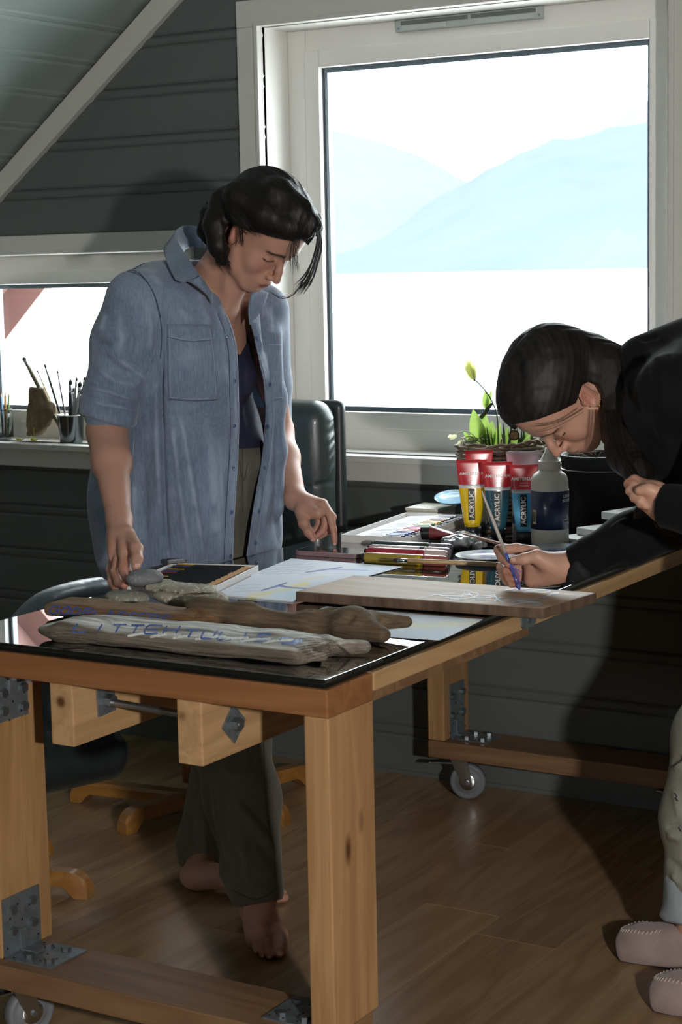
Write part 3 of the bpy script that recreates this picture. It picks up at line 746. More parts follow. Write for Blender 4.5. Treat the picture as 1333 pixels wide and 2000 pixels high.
def driftwood(name, label, prims, lo, hi, h, seed, cols, axis=0, amp=.0022, top_col=None, strokes=(), group='painted driftwood', grooves=()):
    def post(P, d):
        Q = P.copy(); s = [46.0] * 3; s[axis] = 5.0
        g = vnoise(Q * s, seed) * .6 + vnoise(Q * [k * 2.3 for k in s], seed + 2) * .4
        return d + amp * g + .004 * vnoise(P * 17, seed + 5)
    me = sdf_mesh(prims, h, lo, hi, post=post)
    if grooves: creases(me, [(p, w * 1.1, -.0016) for p, w in grooves])
    co = get_co(me); co[:, 2] = np.maximum(co[:, 2], TZ + .0006); set_co(me, co); no = get_no(me)
    g = vnoise(co * ([3, 60, 60] if axis == 0 else [60, 3, 60]), seed + 9)[:, None] * .5 + .5; g2 = vnoise(co * 9, seed + 4)[:, None] * .5 + .5
    a, b, c = (np.array(rgb(k)[:3]) for k in cols)
    col = a * (1 - g) + b * g; col = col * (1 - .55 * g2) + c * (.55 * g2)
    if top_col is not None:
        tc = np.array(rgb(top_col)[:3]); k = np.clip((no[:, 2] - .55) * 3, 0, 1) * np.clip(.62 + .9 * vnoise(co * [14, 60, 30], seed + 1), 0, 1)
        col = col * (1 - k[:, None]) + tc * k[:, None]
    if grooves: col = strokes_tint(proj(co)[:, :2], col, [(p, w, rgb('#3f3428'), .75) for p, w in grooves], 1.2)
    set_tint(me, col)
    o = new_obj(name, me, M_drift, smooth=True); tag(o, label, 'driftwood', group)
    if strokes:
        bv = bvh_of(me); byc = {}
        for pts, w, cc, al in strokes: byc.setdefault(tuple(cc), []).append((pts, w))
        for cc, L_ in byc.items():
            mp_ = mat('sign_paint', cc, rough=.6, var=.35, vscale=150)
            for l_ in L_:
                q = surface_strokes(bv, [l_], .0007)
                if q: new_obj('paint_stroke', q, mp_, o)
    return o
BLUE = rgb('#3f5fa8'); BLUE2 = rgb('#5f7db8'); WHT = rgb('#e4e3de')
def word(x0, y0, x1, y1, h, glyphs):
    """a row of hand-painted letters between two places"""
    G = {'H': [[(0, 0), (0, 1)], [(1, 0), (1, 1)], [(0, .5), (1, .5)]], 'O': [[(.1, .1), (0, .5), (.1, .9), (.5, 1), (.9, .9), (1, .5), (.9, .1), (.5, 0), (.1, .1)]], 'L': [[(0, 1), (0, 0), (1, 0)]],
         'T': [[(0, 1), (1, 1)], [(.5, 1), (.5, 0)]], 'A': [[(0, 0), (.5, 1), (1, 0)], [(.2, .4), (.8, .4)]], 'E': [[(1, 1), (0, 1), (0, 0), (1, 0)], [(0, .5), (.8, .5)]], 'I': [[(.5, 0), (.5, 1)]],
         'R': [[(0, 0), (0, 1), (.9, .9), (.9, .6), (0, .5), (1, 0)]], 'D': [[(0, 0), (0, 1), (.8, .8), (.8, .2), (0, 0)]], 'S': [[(1, .9), (.3, 1), (.1, .7), (.9, .4), (.8, .05), (0, .1)]], 'P': [[(0, 0), (0, 1), (.9, .9), (.8, .55), (0, .5)]],
         'G': [[(1, .9), (.2, 1), (0, .4), (.3, 0), (1, .1), (1, .5), (.6, .5)]], 'Y': [[(0, 1), (.5, .5), (1, 1)], [(.5, .5), (.5, 0)]], 'N': [[(0, 0), (0, 1), (1, 0), (1, 1)]], 'U': [[(0, 1), (.1, .1), (.5, 0), (.9, .1), (1, 1)]]}
    n = len(glyphs); out = []
    for i, g in enumerate(glyphs):
        for line in G[g]:
            out.append([(x0 + (x1 - x0) * (i + .08 + .74 * u) / n + v * 9, y0 + (y1 - y0) * (i + .5) / n + h * .5 - h * v) for u, v in line])
    return out
def R3(deg): return np.array(Matrix.Rotation(math.radians(deg), 3, 'Z'))
# A: the long plank in front
rg = random.Random(3); GR = []
for k in range(30):
    x0 = rg.uniform(80, 560); y0 = 1252 + (x0 - 80) * .082 + rg.uniform(-8, 22); L_ = rg.uniform(60, 190)
    GR.append(([(x0 + L_ * t, y0 + L_ * t * .08 + rg.uniform(-1.3, 1.3)) for t in (0, .25, .5, .75, 1)], rg.uniform(.5, 1.3)))
for k in range(9): GR.append(([(560 + 6 * k, 1250 + 5 * k), (610 + 5 * k, 1246 + 4 * k), (650 + 4 * k, 1252 + 4 * k), (672 + 3 * k, 1268 + 3 * k), (640 + 2 * k, 1288 + 2 * k)], .8))
for k in range(5): GR.append(([(95 - 4 * k, 1236 + 5 * k), (130, 1232 + 6 * k), (190, 1238 + 7 * k)], .8))
stA = [([(x, 1245 + (x - 300) * .05), (x + 26, 1241 + (x - 300) * .05), (x + 60, 1240 + (x - 300) * .05)], 2.2, WHT, .6) for x in range(250, 540, 44)] + \
      [(l, 1.5, BLUE, .85) for l in word(140, 1226, 350, 1231, 15, 'LITTEH')] + [(l, 1.9, BLUE, .85) for l in word(352, 1237, 528, 1247, 15, 'TULIS')] + [([(545, 1252), (560, 1249), (575, 1253), (592, 1250)], 3.4, BLUE2, .6), ([(550, 1257), (580, 1258)], 2.2, BLUE, .6)]
driftwood('driftwood_plank', 'long grey driftwood plank with whitewashed top and blue strokes, along the front table edge',
          [rbox((-1.89, 2.583, .8015), (.262, .068, .0155), .014, R3(1), .02), ell((-2.135, 2.557, .8015), (.075, .054, .0155), R3(12), .03), cap((-1.66, 2.60, .801), (-1.575, 2.655, .800), .016, .013, .02), cap((-1.65, 2.54, .800), (-1.605, 2.565, .797), .014, .009, .015),
           ell((-1.82, 2.60, .812), (.20, .038, .006), R3(0), .01)], (-2.24, 2.45, .775), (-1.53, 2.73, .86), .0020, 3, ('#8d8072', '#5f5245', '#a89c8b'), top_col='#ecebe5', strokes=stA, grooves=GR)
# B: brown plank with blue words
stB = [(l, 1.35, rgb('#3a559c'), .9) for l in word(92, 1190, 330, 1211, 14, 'GODPLASSERS')] + [(l, .7, rgb('#54467c'), .8) for l in word(222, 1219, 310, 1222, 6, 'NOREGI')]
driftwood('driftwood_plank', 'brown driftwood slat with blue painted words, behind the whitewashed plank',
          [rbox((-2.150, 2.728, .803), (.172, .046, .014), .012, R3(3), .02), cap((-2.00, 2.742, .802), (-1.955, 2.755, .802), .016, .012, .02)], (-2.36, 2.62, .775), (-1.90, 2.82, .835), .0024, 8, ('#8f6a45', '#6e4c30', '#a58a66'), amp=.0012, strokes=stB)
# C: bone-like root
driftwood('driftwood_root', 'unpainted brown driftwood root with a forked rounded end, pointing to the painted board',
          [cap((-1.995, 2.77, .812), (-1.90, 2.770, .808), .022, .020, .03), cap((-1.90, 2.77, .808), (-1.76, 2.765, .806), .020, .020, .03), cap((-1.76, 2.77, .806), (-1.66, 2.775, .810), .022, .028, .03),
           cap((-1.67, 2.765, .809), (-1.592, 2.747, .803), .029, .015, .03), cap((-1.72, 2.795, .812), (-1.588, 2.828, .813), .024, .012, .02), cap((-2.02, 2.77, .815), (-1.97, 2.765, .815), .018, .018, .02),
           ell((-1.655, 2.735, .832), (.014, .016, .014), None, .010, True), cap((-1.80, 2.76, .832), (-1.62, 2.80, .838), .004, .006, .006, True), rbox((-1.8, 2.76, .775), (.3, .1, .0100), .001, None, .004, True)], (-2.08, 2.69, .778), (-1.54, 2.87, .86), .0026, 21, ('#7d6850', '#57452f', '#8f7b60'), amp=.0018, group='painted driftwood')
# ---- stones
def stone(name, label, c, r, R, seed, cols, amp, fr, h=.0016, extra=(), speck=None, k=.01):
    prims = [ell(c, r, R, k)] + list(extra)
    lo = np.array(c) - max(r) * 1.35 - .01; hi = np.array(c) + max(r) * 1.35 + .01; lo[2] = c[2] - r[2] * 1.8 - .012; hi[2] = c[2] + r[2] * 2.2 + .01
    me = sdf_mesh(prims, h, lo, hi, post=lambda P, d: d + amp * (vnoise(P * fr, seed) * .6 + vnoise(P * fr * 2.4, seed + 1) * .4))
    co = get_co(me); co[:, 2] = np.maximum(co[:, 2], TZ + .0005); set_co(me, co); g = vnoise(co * [40, 40, 160], seed + 3)[:, None] * .5 + .5; a, b = (np.array(rgb(q)[:3]) for q in cols); col = a * (1 - g) + b * g
    if speck: q = np.clip(vnoise(co * 230, seed + 8) * 3 - 1.1, 0, 1)[:, None]; col = col * (1 - q) + np.array(rgb(speck)[:3]) * q
    set_tint(me, col); o = new_obj(name, me, M_stone, smooth=True); tag(o, label, 'stone', 'stones on the table'); return o
M_stone = attr_mat('sea_stone', rough=.75, bump=.35, bscale=300)
stone('pebble', 'smooth dark grey oval pebble on top of the stone pile, touched by the right hand', on_y(283, 1129, 2.935), (.039, .030, .0185), rotmat(.5, -.06), 31, ('#7a7d7e', '#6b6f71'), .0010, 30, speck='#8e9090')
stone('flat_stone', 'flat pale grey veined stone lying left of the rough stone, under the dark pebble', on_y(249, 1167, 2.895), (.050, .034, .0155), rotmat(.15, .02), 35, ('#9b978a', '#77756b'), .0016, 34, speck='#b3b0a4')
stone('rough_stone', 'large rough layered beige stone between the pebbles and the pencil tin', on_y(372, 1166, 2.925), (.086, .046, .024), rotmat(.05, .03), 41, ('#a8a08d', '#857c6b'), .0022, 48, speck='#cdc8ba',
      extra=[rbox(on_y(350, 1150, 2.935) + np.array([0, 0, .002]), (.062, .034, .006), .005, None, .004), rbox(on_y(365, 1158, 2.90), (.075, .06, .0012), .001, None, .004, True)])
stone('shell_chip', 'small whitish jagged chip lying behind the rough stone', on_y(330, 1141, 3.00), (.022, .012, .010), rotmat(.3, .2), 43, ('#b5b1a4', '#8c887c'), .003, 90)
stone('ochre_chip', 'small ochre stone chip in front of the rough stone', on_y(377, 1186, 2.868), (.022, .012, .0075), rotmat(-.2, .1), 47, ('#a58a62', '#7d6747'), .0018, 90)
# ---- tin of drawing pencils
M_card = mat('white_card', rgb('#dfdedb'), rough=.5); M_blk = mat('black_lacquer', rgb('#1b1c1e'), rough=.35); M_tip = mat('sharpened_wood', rgb('#c8a582'), rough=.7); M_dark = mat('dark_tray', rgb('#26282a'), rough=.6)
TA = math.radians(14.5)
tin = flat_item('pencil_tin', 'open flat white tin packed with black pencils beside the stones', 'tin', -2.300, 3.155, TA)
def tray(parent, w, d, h, m, base='tray_floor', wall='tray_wall', t=.002):
    local_obj(base, box((-w / 2, -d / 2, .0003), (w / 2, d / 2, .0018)), m, parent)
    for lo, hi in (((-w / 2, -d / 2, .0018), (w / 2, -d / 2 + t, h)), ((-w / 2, d / 2 - t, .0018), (w / 2, d / 2, h)), ((-w / 2, -d / 2 + t, .0018), (-w / 2 + t, d / 2 - t, h)), ((w / 2 - t, -d / 2 + t, .0018), (w / 2, d / 2 - t, h))):
        local_obj(wall, box(lo, hi, .0004, 1), m, parent)
tray(tin, .205, .262, .0165, M_card)
pen0 = thing('pencil', 'black drawing pencil lying in a row in the white tin', 'pencil', group='black pencils in the white tin')
pm = cyl((-.088, 0, 0), (.070, 0, 0), .0037, n=6); tm = cyl((.070, 0, 0), (.086, 0, 0), .0036, .0008, n=6)
endm = {k: mat('pencil_end_' + k, rgb(c), rough=.4) for k, c in (('red', '#a8352f'), ('yellow', '#c9a430'), ('blue', '#3c4f9c'), ('black', '#232426'), ('purple', '#5c4a78'))}
bodies = local_obj('pencil_body', pm, M_blk, pen0); tips = local_obj('pencil_tip', tm, M_tip, pen0); dip = local_obj('dipped_end', cyl((-.0885, 0, 0), (-.050, 0, 0), .0039, n=6), endm['black'], pen0)
ends = {k: dip.data.copy() for k in endm}
for k, me in ends.items(): me.materials.clear(); me.materials.append(endm[k])
seq = ['red', 'black', 'black', 'blue', 'black', 'purple', 'black', 'black', 'yellow', 'black', 'black', 'black', 'black', 'red', 'black', 'blue', 'black', 'yellow', 'black', 'black', 'black', 'purple', 'black', 'yellow']
ORD = 'first second third fourth fifth sixth seventh eighth ninth tenth eleventh twelfth thirteenth fourteenth fifteenth sixteenth seventeenth eighteenth nineteenth twentieth twenty-first twenty-second twenty-third twenty-fourth'.split()
for i in range(24):
    lx, ly = .004 + random.uniform(-.002, .002), -.118 + i * .01025
    X = tin.location.x + lx * math.cos(TA) - ly * math.sin(TA); Y = tin.location.y + lx * math.sin(TA) + ly * math.cos(TA)
    if i == 0: r = pen0; d_ = dip
    else:
        r = pen0.copy(); COL.objects.link(r)
        for ch in (bodies, tips): c = ch.copy(); COL.objects.link(c); c.parent = r
        d_ = dip.copy(); COL.objects.link(d_); d_.parent = r
    r['label'] = 'black drawing pencil in the white tin, %s from the end nearest the stones' % ORD[i]; d_.data = ends[seq[i]]; r.location = (X, Y, TZ + .0018 + .0105 + .0002 * (i % 2)); r.rotation_euler = (0, 0, TA + random.uniform(-.008, .008))
sh = flat_item('metal_sharpener', 'silver metal clip-like sharpener at the back left of the pencil tin', 'sharpener', -2.405, 3.25, TA + .6, TZ + .0185)
local_obj('wedge', box((-.030, -.007, 0), (.012, .007, .009), .002), M_chrome, sh); local_obj('blade', box((-.026, -.004, .009), (.006, .004, .0100)), M_bolt, sh); local_obj('screw', cyl((-.01, 0, .0095), (-.01, 0, .0115), .003, n=8), M_bolt, sh)
# ---- drawings
M_paper = attr_mat('drawing_paper', rough=.75)
def drawing(label, corners, z, strokes, washes=(), base='#d9dce6', th=.0008, n=90, curl=None):
    a, b, c, d = [np.array(p, float) for p in corners]       # near left, near right, far right, far left
    V = []; F = []
    for i in range(n + 1):
        for j in range(n + 1):
            u, v = i / n, j / n; p = a * (1 - u) * (1 - v) + b * u * (1 - v) + c * u * v + d * (1 - u) * v
            zz = z + th + (curl(u, v) if curl else 0.0); V.append((p[0], p[1], zz))
    for i in range(n):
        for j in range(n): k = i * (n + 1) + j; F.append((k, k + n + 1, k + n + 2, k + 1))
    m0 = len(V); V = V + [(x, y, zz - th * .9) for x, y, zz in V]; F += [tuple(m0 + q for q in f[::-1]) for f in F]
    rim = [i * (n + 1) for i in range(n + 1)] + [n * (n + 1) + j for j in range(1, n + 1)] + [i * (n + 1) + n for i in range(n - 1, -1, -1)] + [j for j in range(n - 1, 0, -1)]
    for q in range(len(rim)): r0, r1 = rim[q], rim[(q + 1) % len(rim)]; F.append((r0, r0 + m0, r1 + m0, r1))
    me = mesh_from(V, F); co = get_co(me); col = np.tile(np.array(rgb(base)[:3]), (len(co), 1)); uv = proj(co)[:, :2]; strokes = [(p, w * .6, cc, al) for p, w, cc, al in strokes]
    for pts, w, cc, al in washes:
        dd, t, s = seg_dist(uv, pts); k = (np.exp(-(dd / w) ** 2) * al * (.75 + .4 * vnoise(co * 60, 5)))[:, None]; k = np.clip(k, 0, 1); col = col * (1 - k) + np.array(rgb(cc)[:3]) * k
    col = strokes_tint(uv, col, [(p, w, rgb(cc), al) for p, w, cc, al in strokes], .8); set_tint(me, col)
    o = new_obj('drawing_sheet', me, M_paper); return tag(o, label, 'paper', 'drawings on the table')
def scrib(x0, y0, x1, y1, rows, colr, w=.7, al=.6, seed=1):
    rr = random.Random(seed); out = []
    for i in range(rows):
        t = (i + .5) / rows; x = x0 + rr.uniform(0, 12); y = y0 + (y1 - y0) * t; xe = x1 - rr.uniform(0, 30); p = []
        while x < xe: p.append((x, y + rr.uniform(-1.6, 1.6) - (x - x0) * .02)); x += rr.uniform(5, 13)
        if len(p) > 1: out.append((p, w, colr, al))
    return out
s1 = scrib(505, 1102, 640, 1124, 5, '#8f95b4', .7, .55, 2) + [([(598, 1118), (640, 1112), (668, 1108)], 2.0, '#50649c', .85), ([(640, 1112), (690, 1113), (720, 1114)], 1.5, '#6d8cc0', .7), ([(560, 1136), (600, 1131), (640, 1125)], 1.6, '#d9cf84', .7)]
drawing('sheet with faint handwriting and a blue sketch, lying between the pencil tin and the phone', ((-2.225, 3.252), (-1.985, 3.252), (-1.972, 3.498), (-2.268, 3.495)), TZ + .0012, s1, [([(700, 1120), (760, 1112)], 14, '#c6dcf0', .6)])
s2 = scrib(450, 1140, 520, 1158, 3, '#8088ac', .7, .5, 4) + [([(512, 1153), (545, 1144), (560, 1138)], 2.4, '#405a9e', .9), ([(540, 1144), (575, 1148), (600, 1150)], 2.4, '#4b66aa', .9), ([(545, 1142), (560, 1146)], 2, '#3a4f92', .9)]
drawing('stiff sheet with a blue cross-shaped mark over a yellow wash, half under the pencil tin', ((-2.155, 3.026), (-1.965, 3.030), (-2.010, 3.250), (-2.212, 3.250)), TZ, s2, [([(488, 1166), (520, 1160), (560, 1150), (600, 1140)], 5, '#e3cf52', .9), ([(540, 1160), (590, 1162)], 12, '#bcd9ea', .8)], base='#d6d9e2', th=.003)
drawing('watercolour sheet with pale yellow and blue bands, under the painted board by the table edge', ((-1.838, 2.800), (-1.512, 2.812), (-1.535, 3.030), (-1.880, 3.020)), TZ, [([(700, 1197), (760, 1203), (800, 1198)], .8, '#9a8fb8', .6)],
        [([(720, 1218), (830, 1222), (930, 1216)], 6, '#e2dfae', .8), ([(700, 1205), (800, 1208)], 8, '#cfc9e0', .7), ([(740, 1236), (860, 1240)], 11, '#bfd3e2', .8)], base='#d3d8e2',
        curl=lambda u, v: max(0, (.35 - v)) * max(0, u - .6) * .02)
# ---- the board being painted
brd = thing('painted_board', 'wide pale plank with light blue painted lettering, overhanging the right table edge', 'board', (-1.68, 3.14, TZ))
M_plank = wood('old_pale_board', rgb('#b2977a'), rgb('#8f7559'), 'X', rough=.65, knots=False, bump=.4, ringscale=16)
NL, NR, FR, FL = (-1.958, 3.030), (-1.428, 3.072), (-1.403, 3.268), (-1.950, 3.250)
bm = bmesh.new(); vs = [bm.verts.new((p[0], p[1], z)) for z in (TZ + .0022, TZ + .0235) for p in (NL, NR, FR, FL)]
for f in ((3, 2, 1, 0), (4, 5, 6, 7), (0, 1, 5, 4), (1, 2, 6, 5), (2, 3, 7, 6), (3, 0, 4, 7)): bm.faces.new([vs[i] for i in f])
bmesh.ops.bevel(bm, geom=bm.edges[:], offset=.0035, segments=2, profile=.6, affect='EDGES'); bme = bm_mesh(bm)
bme.materials.append(M_plank); bme.materials.append(mat('dark_sawn_edge', rgb('#6d5644'), rough=.85, col2=rgb('#48382b'), vscale=30, stretch=(1.5, 1.5, .35), bump=.5, bscale=120))
for p in bme.polygons: p.material_index = 1 if p.normal.z < .3 else 0
slab = new_obj('board_slab', bme, None, brd); bbv = bvh_of(bme)
M_pw = mat('white_blue_paint', rgb('#a9b5c6'), rough=.5); M_pb = mat('blue_violet_paint', rgb('#5560a8'), rough=.35); M_pl = mat('light_blue_paint', rgb('#8ba3bd'), rough=.5)
L1 = [([(812, 1170), (850, 1162), (890, 1158)], .6), ([(846, 1160), (875, 1164), (920, 1162)], .8), ([(880, 1170), (920, 1168), (935, 1160), (912, 1157), (900, 1166)], .9), ([(915, 1158), (932, 1168), (968, 1166)], 1.0), ([(935, 1165), (968, 1162)], .8), ([(950, 1172), (900, 1172), (870, 1166)], .7)]
L2 = [([(966, 1162), (974, 1172), (984, 1176)], 2.0), ([(966, 1174), (980, 1166)], 1.5), ([(985, 1172), (1020, 1170), (1060, 1172)], 1.3), ([(1000, 1182), (1030, 1177), (1060, 1180), (1040, 1184)], 1.2), ([(1000, 1176), (1040, 1170), (1075, 1164)], 1.0), ([(1062, 1168), (1080, 1160), (1092, 1158)], 2.0), ([(1030, 1176), (1056, 1176)], 1.2)]
L3 = [([(996, 1158), (1015, 1152), (1035, 1150)], .9), ([(1022, 1158), (1040, 1153)], .9), ([(1036, 1158), (1052, 1152), (1076, 1154), (1060, 1158), (1044, 1157)], 1.0), ([(985, 1154), (1005, 1150)], .8)]
for L_, mm in ((L1, M_pw), (L2, M_pl), (L3, M_pb)):
    for p, w in L_:
        me = surface_strokes(bbv, [(p, w * .62)])
        if me: new_obj('paint_stroke', me, mm, slab)
# ---- phone
ph = flat_item('phone', 'black-screened phone in a dusty pink case under the pointing left hand', 'phone', -2.212, 3.595, math.radians(4))
def rrect(w, d, r, n=6):
    out = []
    for cx_, cy_, a0 in ((w - r, d - r, 0), (-w + r, d - r, 90), (-w + r, -d + r, 180), (w - r, -d + r, 270)):
        for k in range(n + 1): a = math.radians(a0 + 90 * k / n); out.append((cx_ + r * math.cos(a), cy_ + r * math.sin(a)))
    return out
M_case = mat('dusty_pink_case', rgb('#8d7176'), rough=.45); M_screen = mat('black_glass_screen', rgb('#0c0d10'), rough=.03, coat=1)
local_obj('phone_case', prism(rrect(.086, .041, .014), .0006, .0112), M_case, ph); local_obj('screen', prism(rrect(.0825, .0375, .011), .0113, .0118), M_screen, ph)
M_pinkw = mat('pale_button', rgb('#c9b3b4'), rough=.4)
for k in range(5): local_obj('case_stud', cyl((-.055 + .016 * k, -.0395, .006), (-.055 + .016 * k, -.0408, .006), .002, n=8), M_pinkw, ph)
# ---- tray of acrylic tubes
PA = math.radians(7)
pt = flat_item('paint_set_tray', 'long open white tray holding a row of small colour tubes', 'tray', -2.229, 3.985, PA)
tray(pt, .185, .42, .020, M_card)
M_metal = mat('white_tube_foil', rgb('#d6d8dc'), rough=.3); M_capk = mat('dark_tube_cap', rgb('#22242a'), rough=.4)
tcols = ['#2b3040', '#3a3f58', '#3f73c8', '#3c3c88', '#4a3f90', '#d0553f', '#d94a64', '#d44aa0', '#dd62b0', '#7fb63c', '#3b7040', '#d4a92e', '#c9c24a', '#8a4a35', '#5d3b2a', '#cfcfcf', '#2a2b2e', '#6d7175']
small0 = None
for i, cc in enumerate(tcols):
    mm = mat('tube_colour_%s' % chr(97 + i), rgb(cc), rough=.3)
    lx, ly = .0, -.190 + i * .0222
    X = pt.location.x + lx * math.cos(PA) - ly * math.sin(PA); Y = pt.location.y + lx * math.sin(PA) + ly * math.cos(PA)
    if small0 is None:
        small0 = thing('small_paint_tube', '', 'paint tube', group='small tubes in the white tray')
        sb = local_obj('tube_body', extrude_profile([(.0085 * math.cos(a), .0085 * math.sin(a)) for a in np.linspace(0, 2 * PI, 13)[:-1]], 0, 1, lambda p, s: (-.075 + .10 * s, p[0] * (1 + .35 * (1 - s)), p[1] * (.25 + .75 * s))), M_metal, small0)
        sl_ = local_obj('colour_band', cyl((.012, 0, 0), (.060, 0, 0), .0088, n=14), mm, small0); sc_ = local_obj('tube_cap', cyl((.061, 0, 0), (.076, 0, 0), .006, .005, n=10), M_capk, small0); r = small0
    else:
        r = small0.copy(); COL.objects.link(r)
        for ch in (sb, sl_, sc_):
            c = ch.copy(); c.data = ch.data.copy() if ch is sl_ else ch.data; COL.objects.link(c); c.parent = r
            if ch is sl_: c.data.materials.clear(); c.data.materials.append(mm)
    nm = ['navy', 'slate blue', 'bright blue', 'indigo', 'violet', 'orange-red', 'coral red', 'magenta', 'pink', 'lime green', 'dark green', 'golden yellow', 'lemon yellow', 'red-brown', 'dark brown', 'white', 'black', 'grey'][i]
    r['label'] = nm + ' banded small paint tube lying in the long white tray'
    r.location = (X, Y, TZ + .0018 + .0092); r.rotation_euler = (0, 0, PA + random.uniform(-.02, .02))
# ---- fat markers lying in a row
M_clear = mat('clear_plastic_cap', rgb('#e6e0dc'), rough=.12, trans=.65, ior=1.3)
def marker(label, x, y, rz, colr, col_end, cap_c, r_=.0125, L_=.185, z=None, band=None):
    t = flat_item('paint_marker', label, 'marker', x, y, rz, (TZ + r_ * .93 + .0006) if z is None else z, 'fat paint markers lying in a row')
    M1 = mat('marker_body', rgb(colr), rough=.3, coat=.4); M2 = mat('marker_band', rgb(col_end), rough=.35)
    local_obj('barrel', lathe([(.0001, -L_ / 2), (r_ * .8, -L_ / 2), (r_, -L_ / 2 + .006), (r_, L_ * .20), (r_ * .86, L_ * .23)], 20), M1, t, True).rotation_euler = (0, PI / 2, 0)
    local_obj('colour_band', lathe([(r_ * .9, L_ * .13), (r_ * 1.02, L_ * .135), (r_ * 1.02, L_ * .19), (r_ * .9, L_ * .195)], 20), M2, t, True).rotation_euler = (0, PI / 2, 0)
    local_obj('end_plug', lathe([(.0001, -L_ / 2 - .004), (r_ * .82, -L_ / 2 - .004), (r_ * .86, -L_ / 2 + .004), (.0001, -L_ / 2 + .005)], 16), M_capk, t, True).rotation_euler = (0, PI / 2, 0)
    local_obj('cap', lathe([(r_ * .95, L_ * .22), (r_ * 1.02, L_ * .24), (r_ * .98, L_ * .47), (r_ * .8, L_ * .5), (.0001, L_ * .5)], 20), mat('marker_cap', rgb(cap_c), rough=.15, coat=.5), t, True).rotation_euler = (0, PI / 2, 0)
    return t
marker('fat marker with yellow printed barrel and reddish cap, nearest of the row', -1.985, 3.535, math.radians(8), '#9c8638', '#c9a42a', '#a8584e', L_=.20)
marker('fat marker with dark red barrel, second from the front', -2.008, 3.585, math.radians(8), '#a02c3a', '#8e2230', '#c4b0ae', r_=.0145, L_=.20)
marker('fat marker with white and pinkish barrel, between the red and green ones', -2.035, 3.645, math.radians(8), '#c7bcb6', '#3c4a3e', '#c9b4b8', L_=.20)
marker('fat marker with blackish green barrel, farthest of the row', -2.058, 3.700, math.radians(8), '#2b3533', '#283028', '#9a8f9a', L_=.20)
# ---- the lying tubes and their clutter
def lying_tube(label, x, y, rz, colr, capc, r_=.019, L_=.11, z=TZ, rz2=0, lx=0):
    t = flat_item('paint_tube', label, 'paint tube', x, y, rz, z + r_ + .0006, 'lying paint tubes')
    local_obj('tube_body', extrude_profile([(r_ * math.cos(a), r_ * math.sin(a)) for a in np.linspace(0, 2 * PI, 21)[:-1]], 0, 1, lambda p, s: (-L_ / 2 + L_ * s, p[0] * (1 + .4 * s), p[1] * (1 - .85 * s) - r_ * .8 * s * s)), mat('tube_plastic', rgb(colr), rough=.25, coat=.5), t, True)
    local_obj('tube_cap', cyl((-L_ / 2 - .022, 0, 0), (-L_ / 2, 0, 0), r_ * .92, n=20), mat('tube_cap_plastic', rgb(capc), rough=.4), t)
    return t
lying_tube('dark red paint tube lying with its black round cap facing out, by the white tray', -2.055, 3.895, math.radians(20), '#8e3a40', '#16171a')
lying_tube('small wine-red tube lying in front of the yellow standing tube', -1.985, 3.865, math.radians(168), '#8f2c33', '#17181a', .011, .08)
M_foil = mat('crumpled_foil', rgb('#c8cccf'), rough=.25, metal=.3, col2=rgb('#232427'), vscale=38, bump=.6, bscale=60)
def crumple(name, label, c, r, seed, m, cat='wrapper'):
    me = sdf_mesh([ell(c, r, None, .01)], .0025, np.array(c) - np.array(r) * 1.5 - .01, np.array(c) + np.array(r) * 1.5 + .01, post=lambda P, d: d + .010 * np.abs(vnoise(P * 45, seed)) - .003 + .004 * vnoise(P * 110, seed + 1))
    co = get_co(me); co[:, 2] = np.maximum(co[:, 2], TZ + .0006); set_co(me, co)
    return tag(new_obj(name, me, m), label, cat)
crumple('crumpled_wrapper', 'crumpled black and silver plastic wrapper between the lying tubes and the palette', (-1.975, 3.80, TZ + .014), (.055, .040, .018), 3, M_foil)
crumple('crumpled_wrapper', 'crushed dark wrapper under the standing yellow tube', (-2.035, 3.915, TZ + .009), (.036, .022, .013), 6, M_foil)
# ---- brushes and palettes
M_handle = wood('brush_handle_wood', rgb('#c4a478'), rgb('#a98a5f'), 'X', rough=.4, knots=False, bump=0); M_hbrown = mat('brown_brush_handle', rgb('#94705a'), rough=.35, coat=.4); M_bris = mat('dark_bristles', rgb('#2b2622'), rough=.8); M_ferr = M_chrome
def brush(label, a, b, r_=.004, mh=None, group=None, head=.02, mb=None, name='paint_brush'):
    """from the handle's tail a to the tip b"""
    a = Vector(a); b = Vector(b); d = (b - a).normalized(); L_ = (b - a).length
    t = thing(name, label, 'brush', tuple(a), 0, group)
    h1 = b - d * head; h0 = h1 - d * min(.022, L_ * .15)
    P = [a + (h0 - a) * k for k in (0, .04, .5, .85, 1)]
    new_obj('handle', tube([P[0], P[1], P[2], P[3], P[4]], [r_ * .45, r_ * .7, r_, r_ * 1.05, r_ * .8], 10), mh or M_handle, t, True)
    new_obj('ferrule', cyl(h0, h1, r_ * .85, r_ * .95, 10), M_ferr, t, True)
    new_obj('bristles', tube([h1, h1 + d * head * .5, b], [r_ * .9, r_ * 1.0, r_ * .15], 8), mb or M_bris, t, True)
    return t
zb = TZ + .024
brush('long pale wooden brush lying across the markers and reaching behind the painting hand', on_z(1098, 1107, TZ + .020), on_z(768, 1094, TZ + .036), .0052, M_handle, head=.010)
brush('brown wooden brush slanting from the yellow tube down behind the painting hand', on_z(903, 1042, TZ + .034), on_z(1062, 1085, TZ + .012), .0042, M_hbrown)
M_plate = attr_mat('painted_plate', rough=.25, coat=.3)
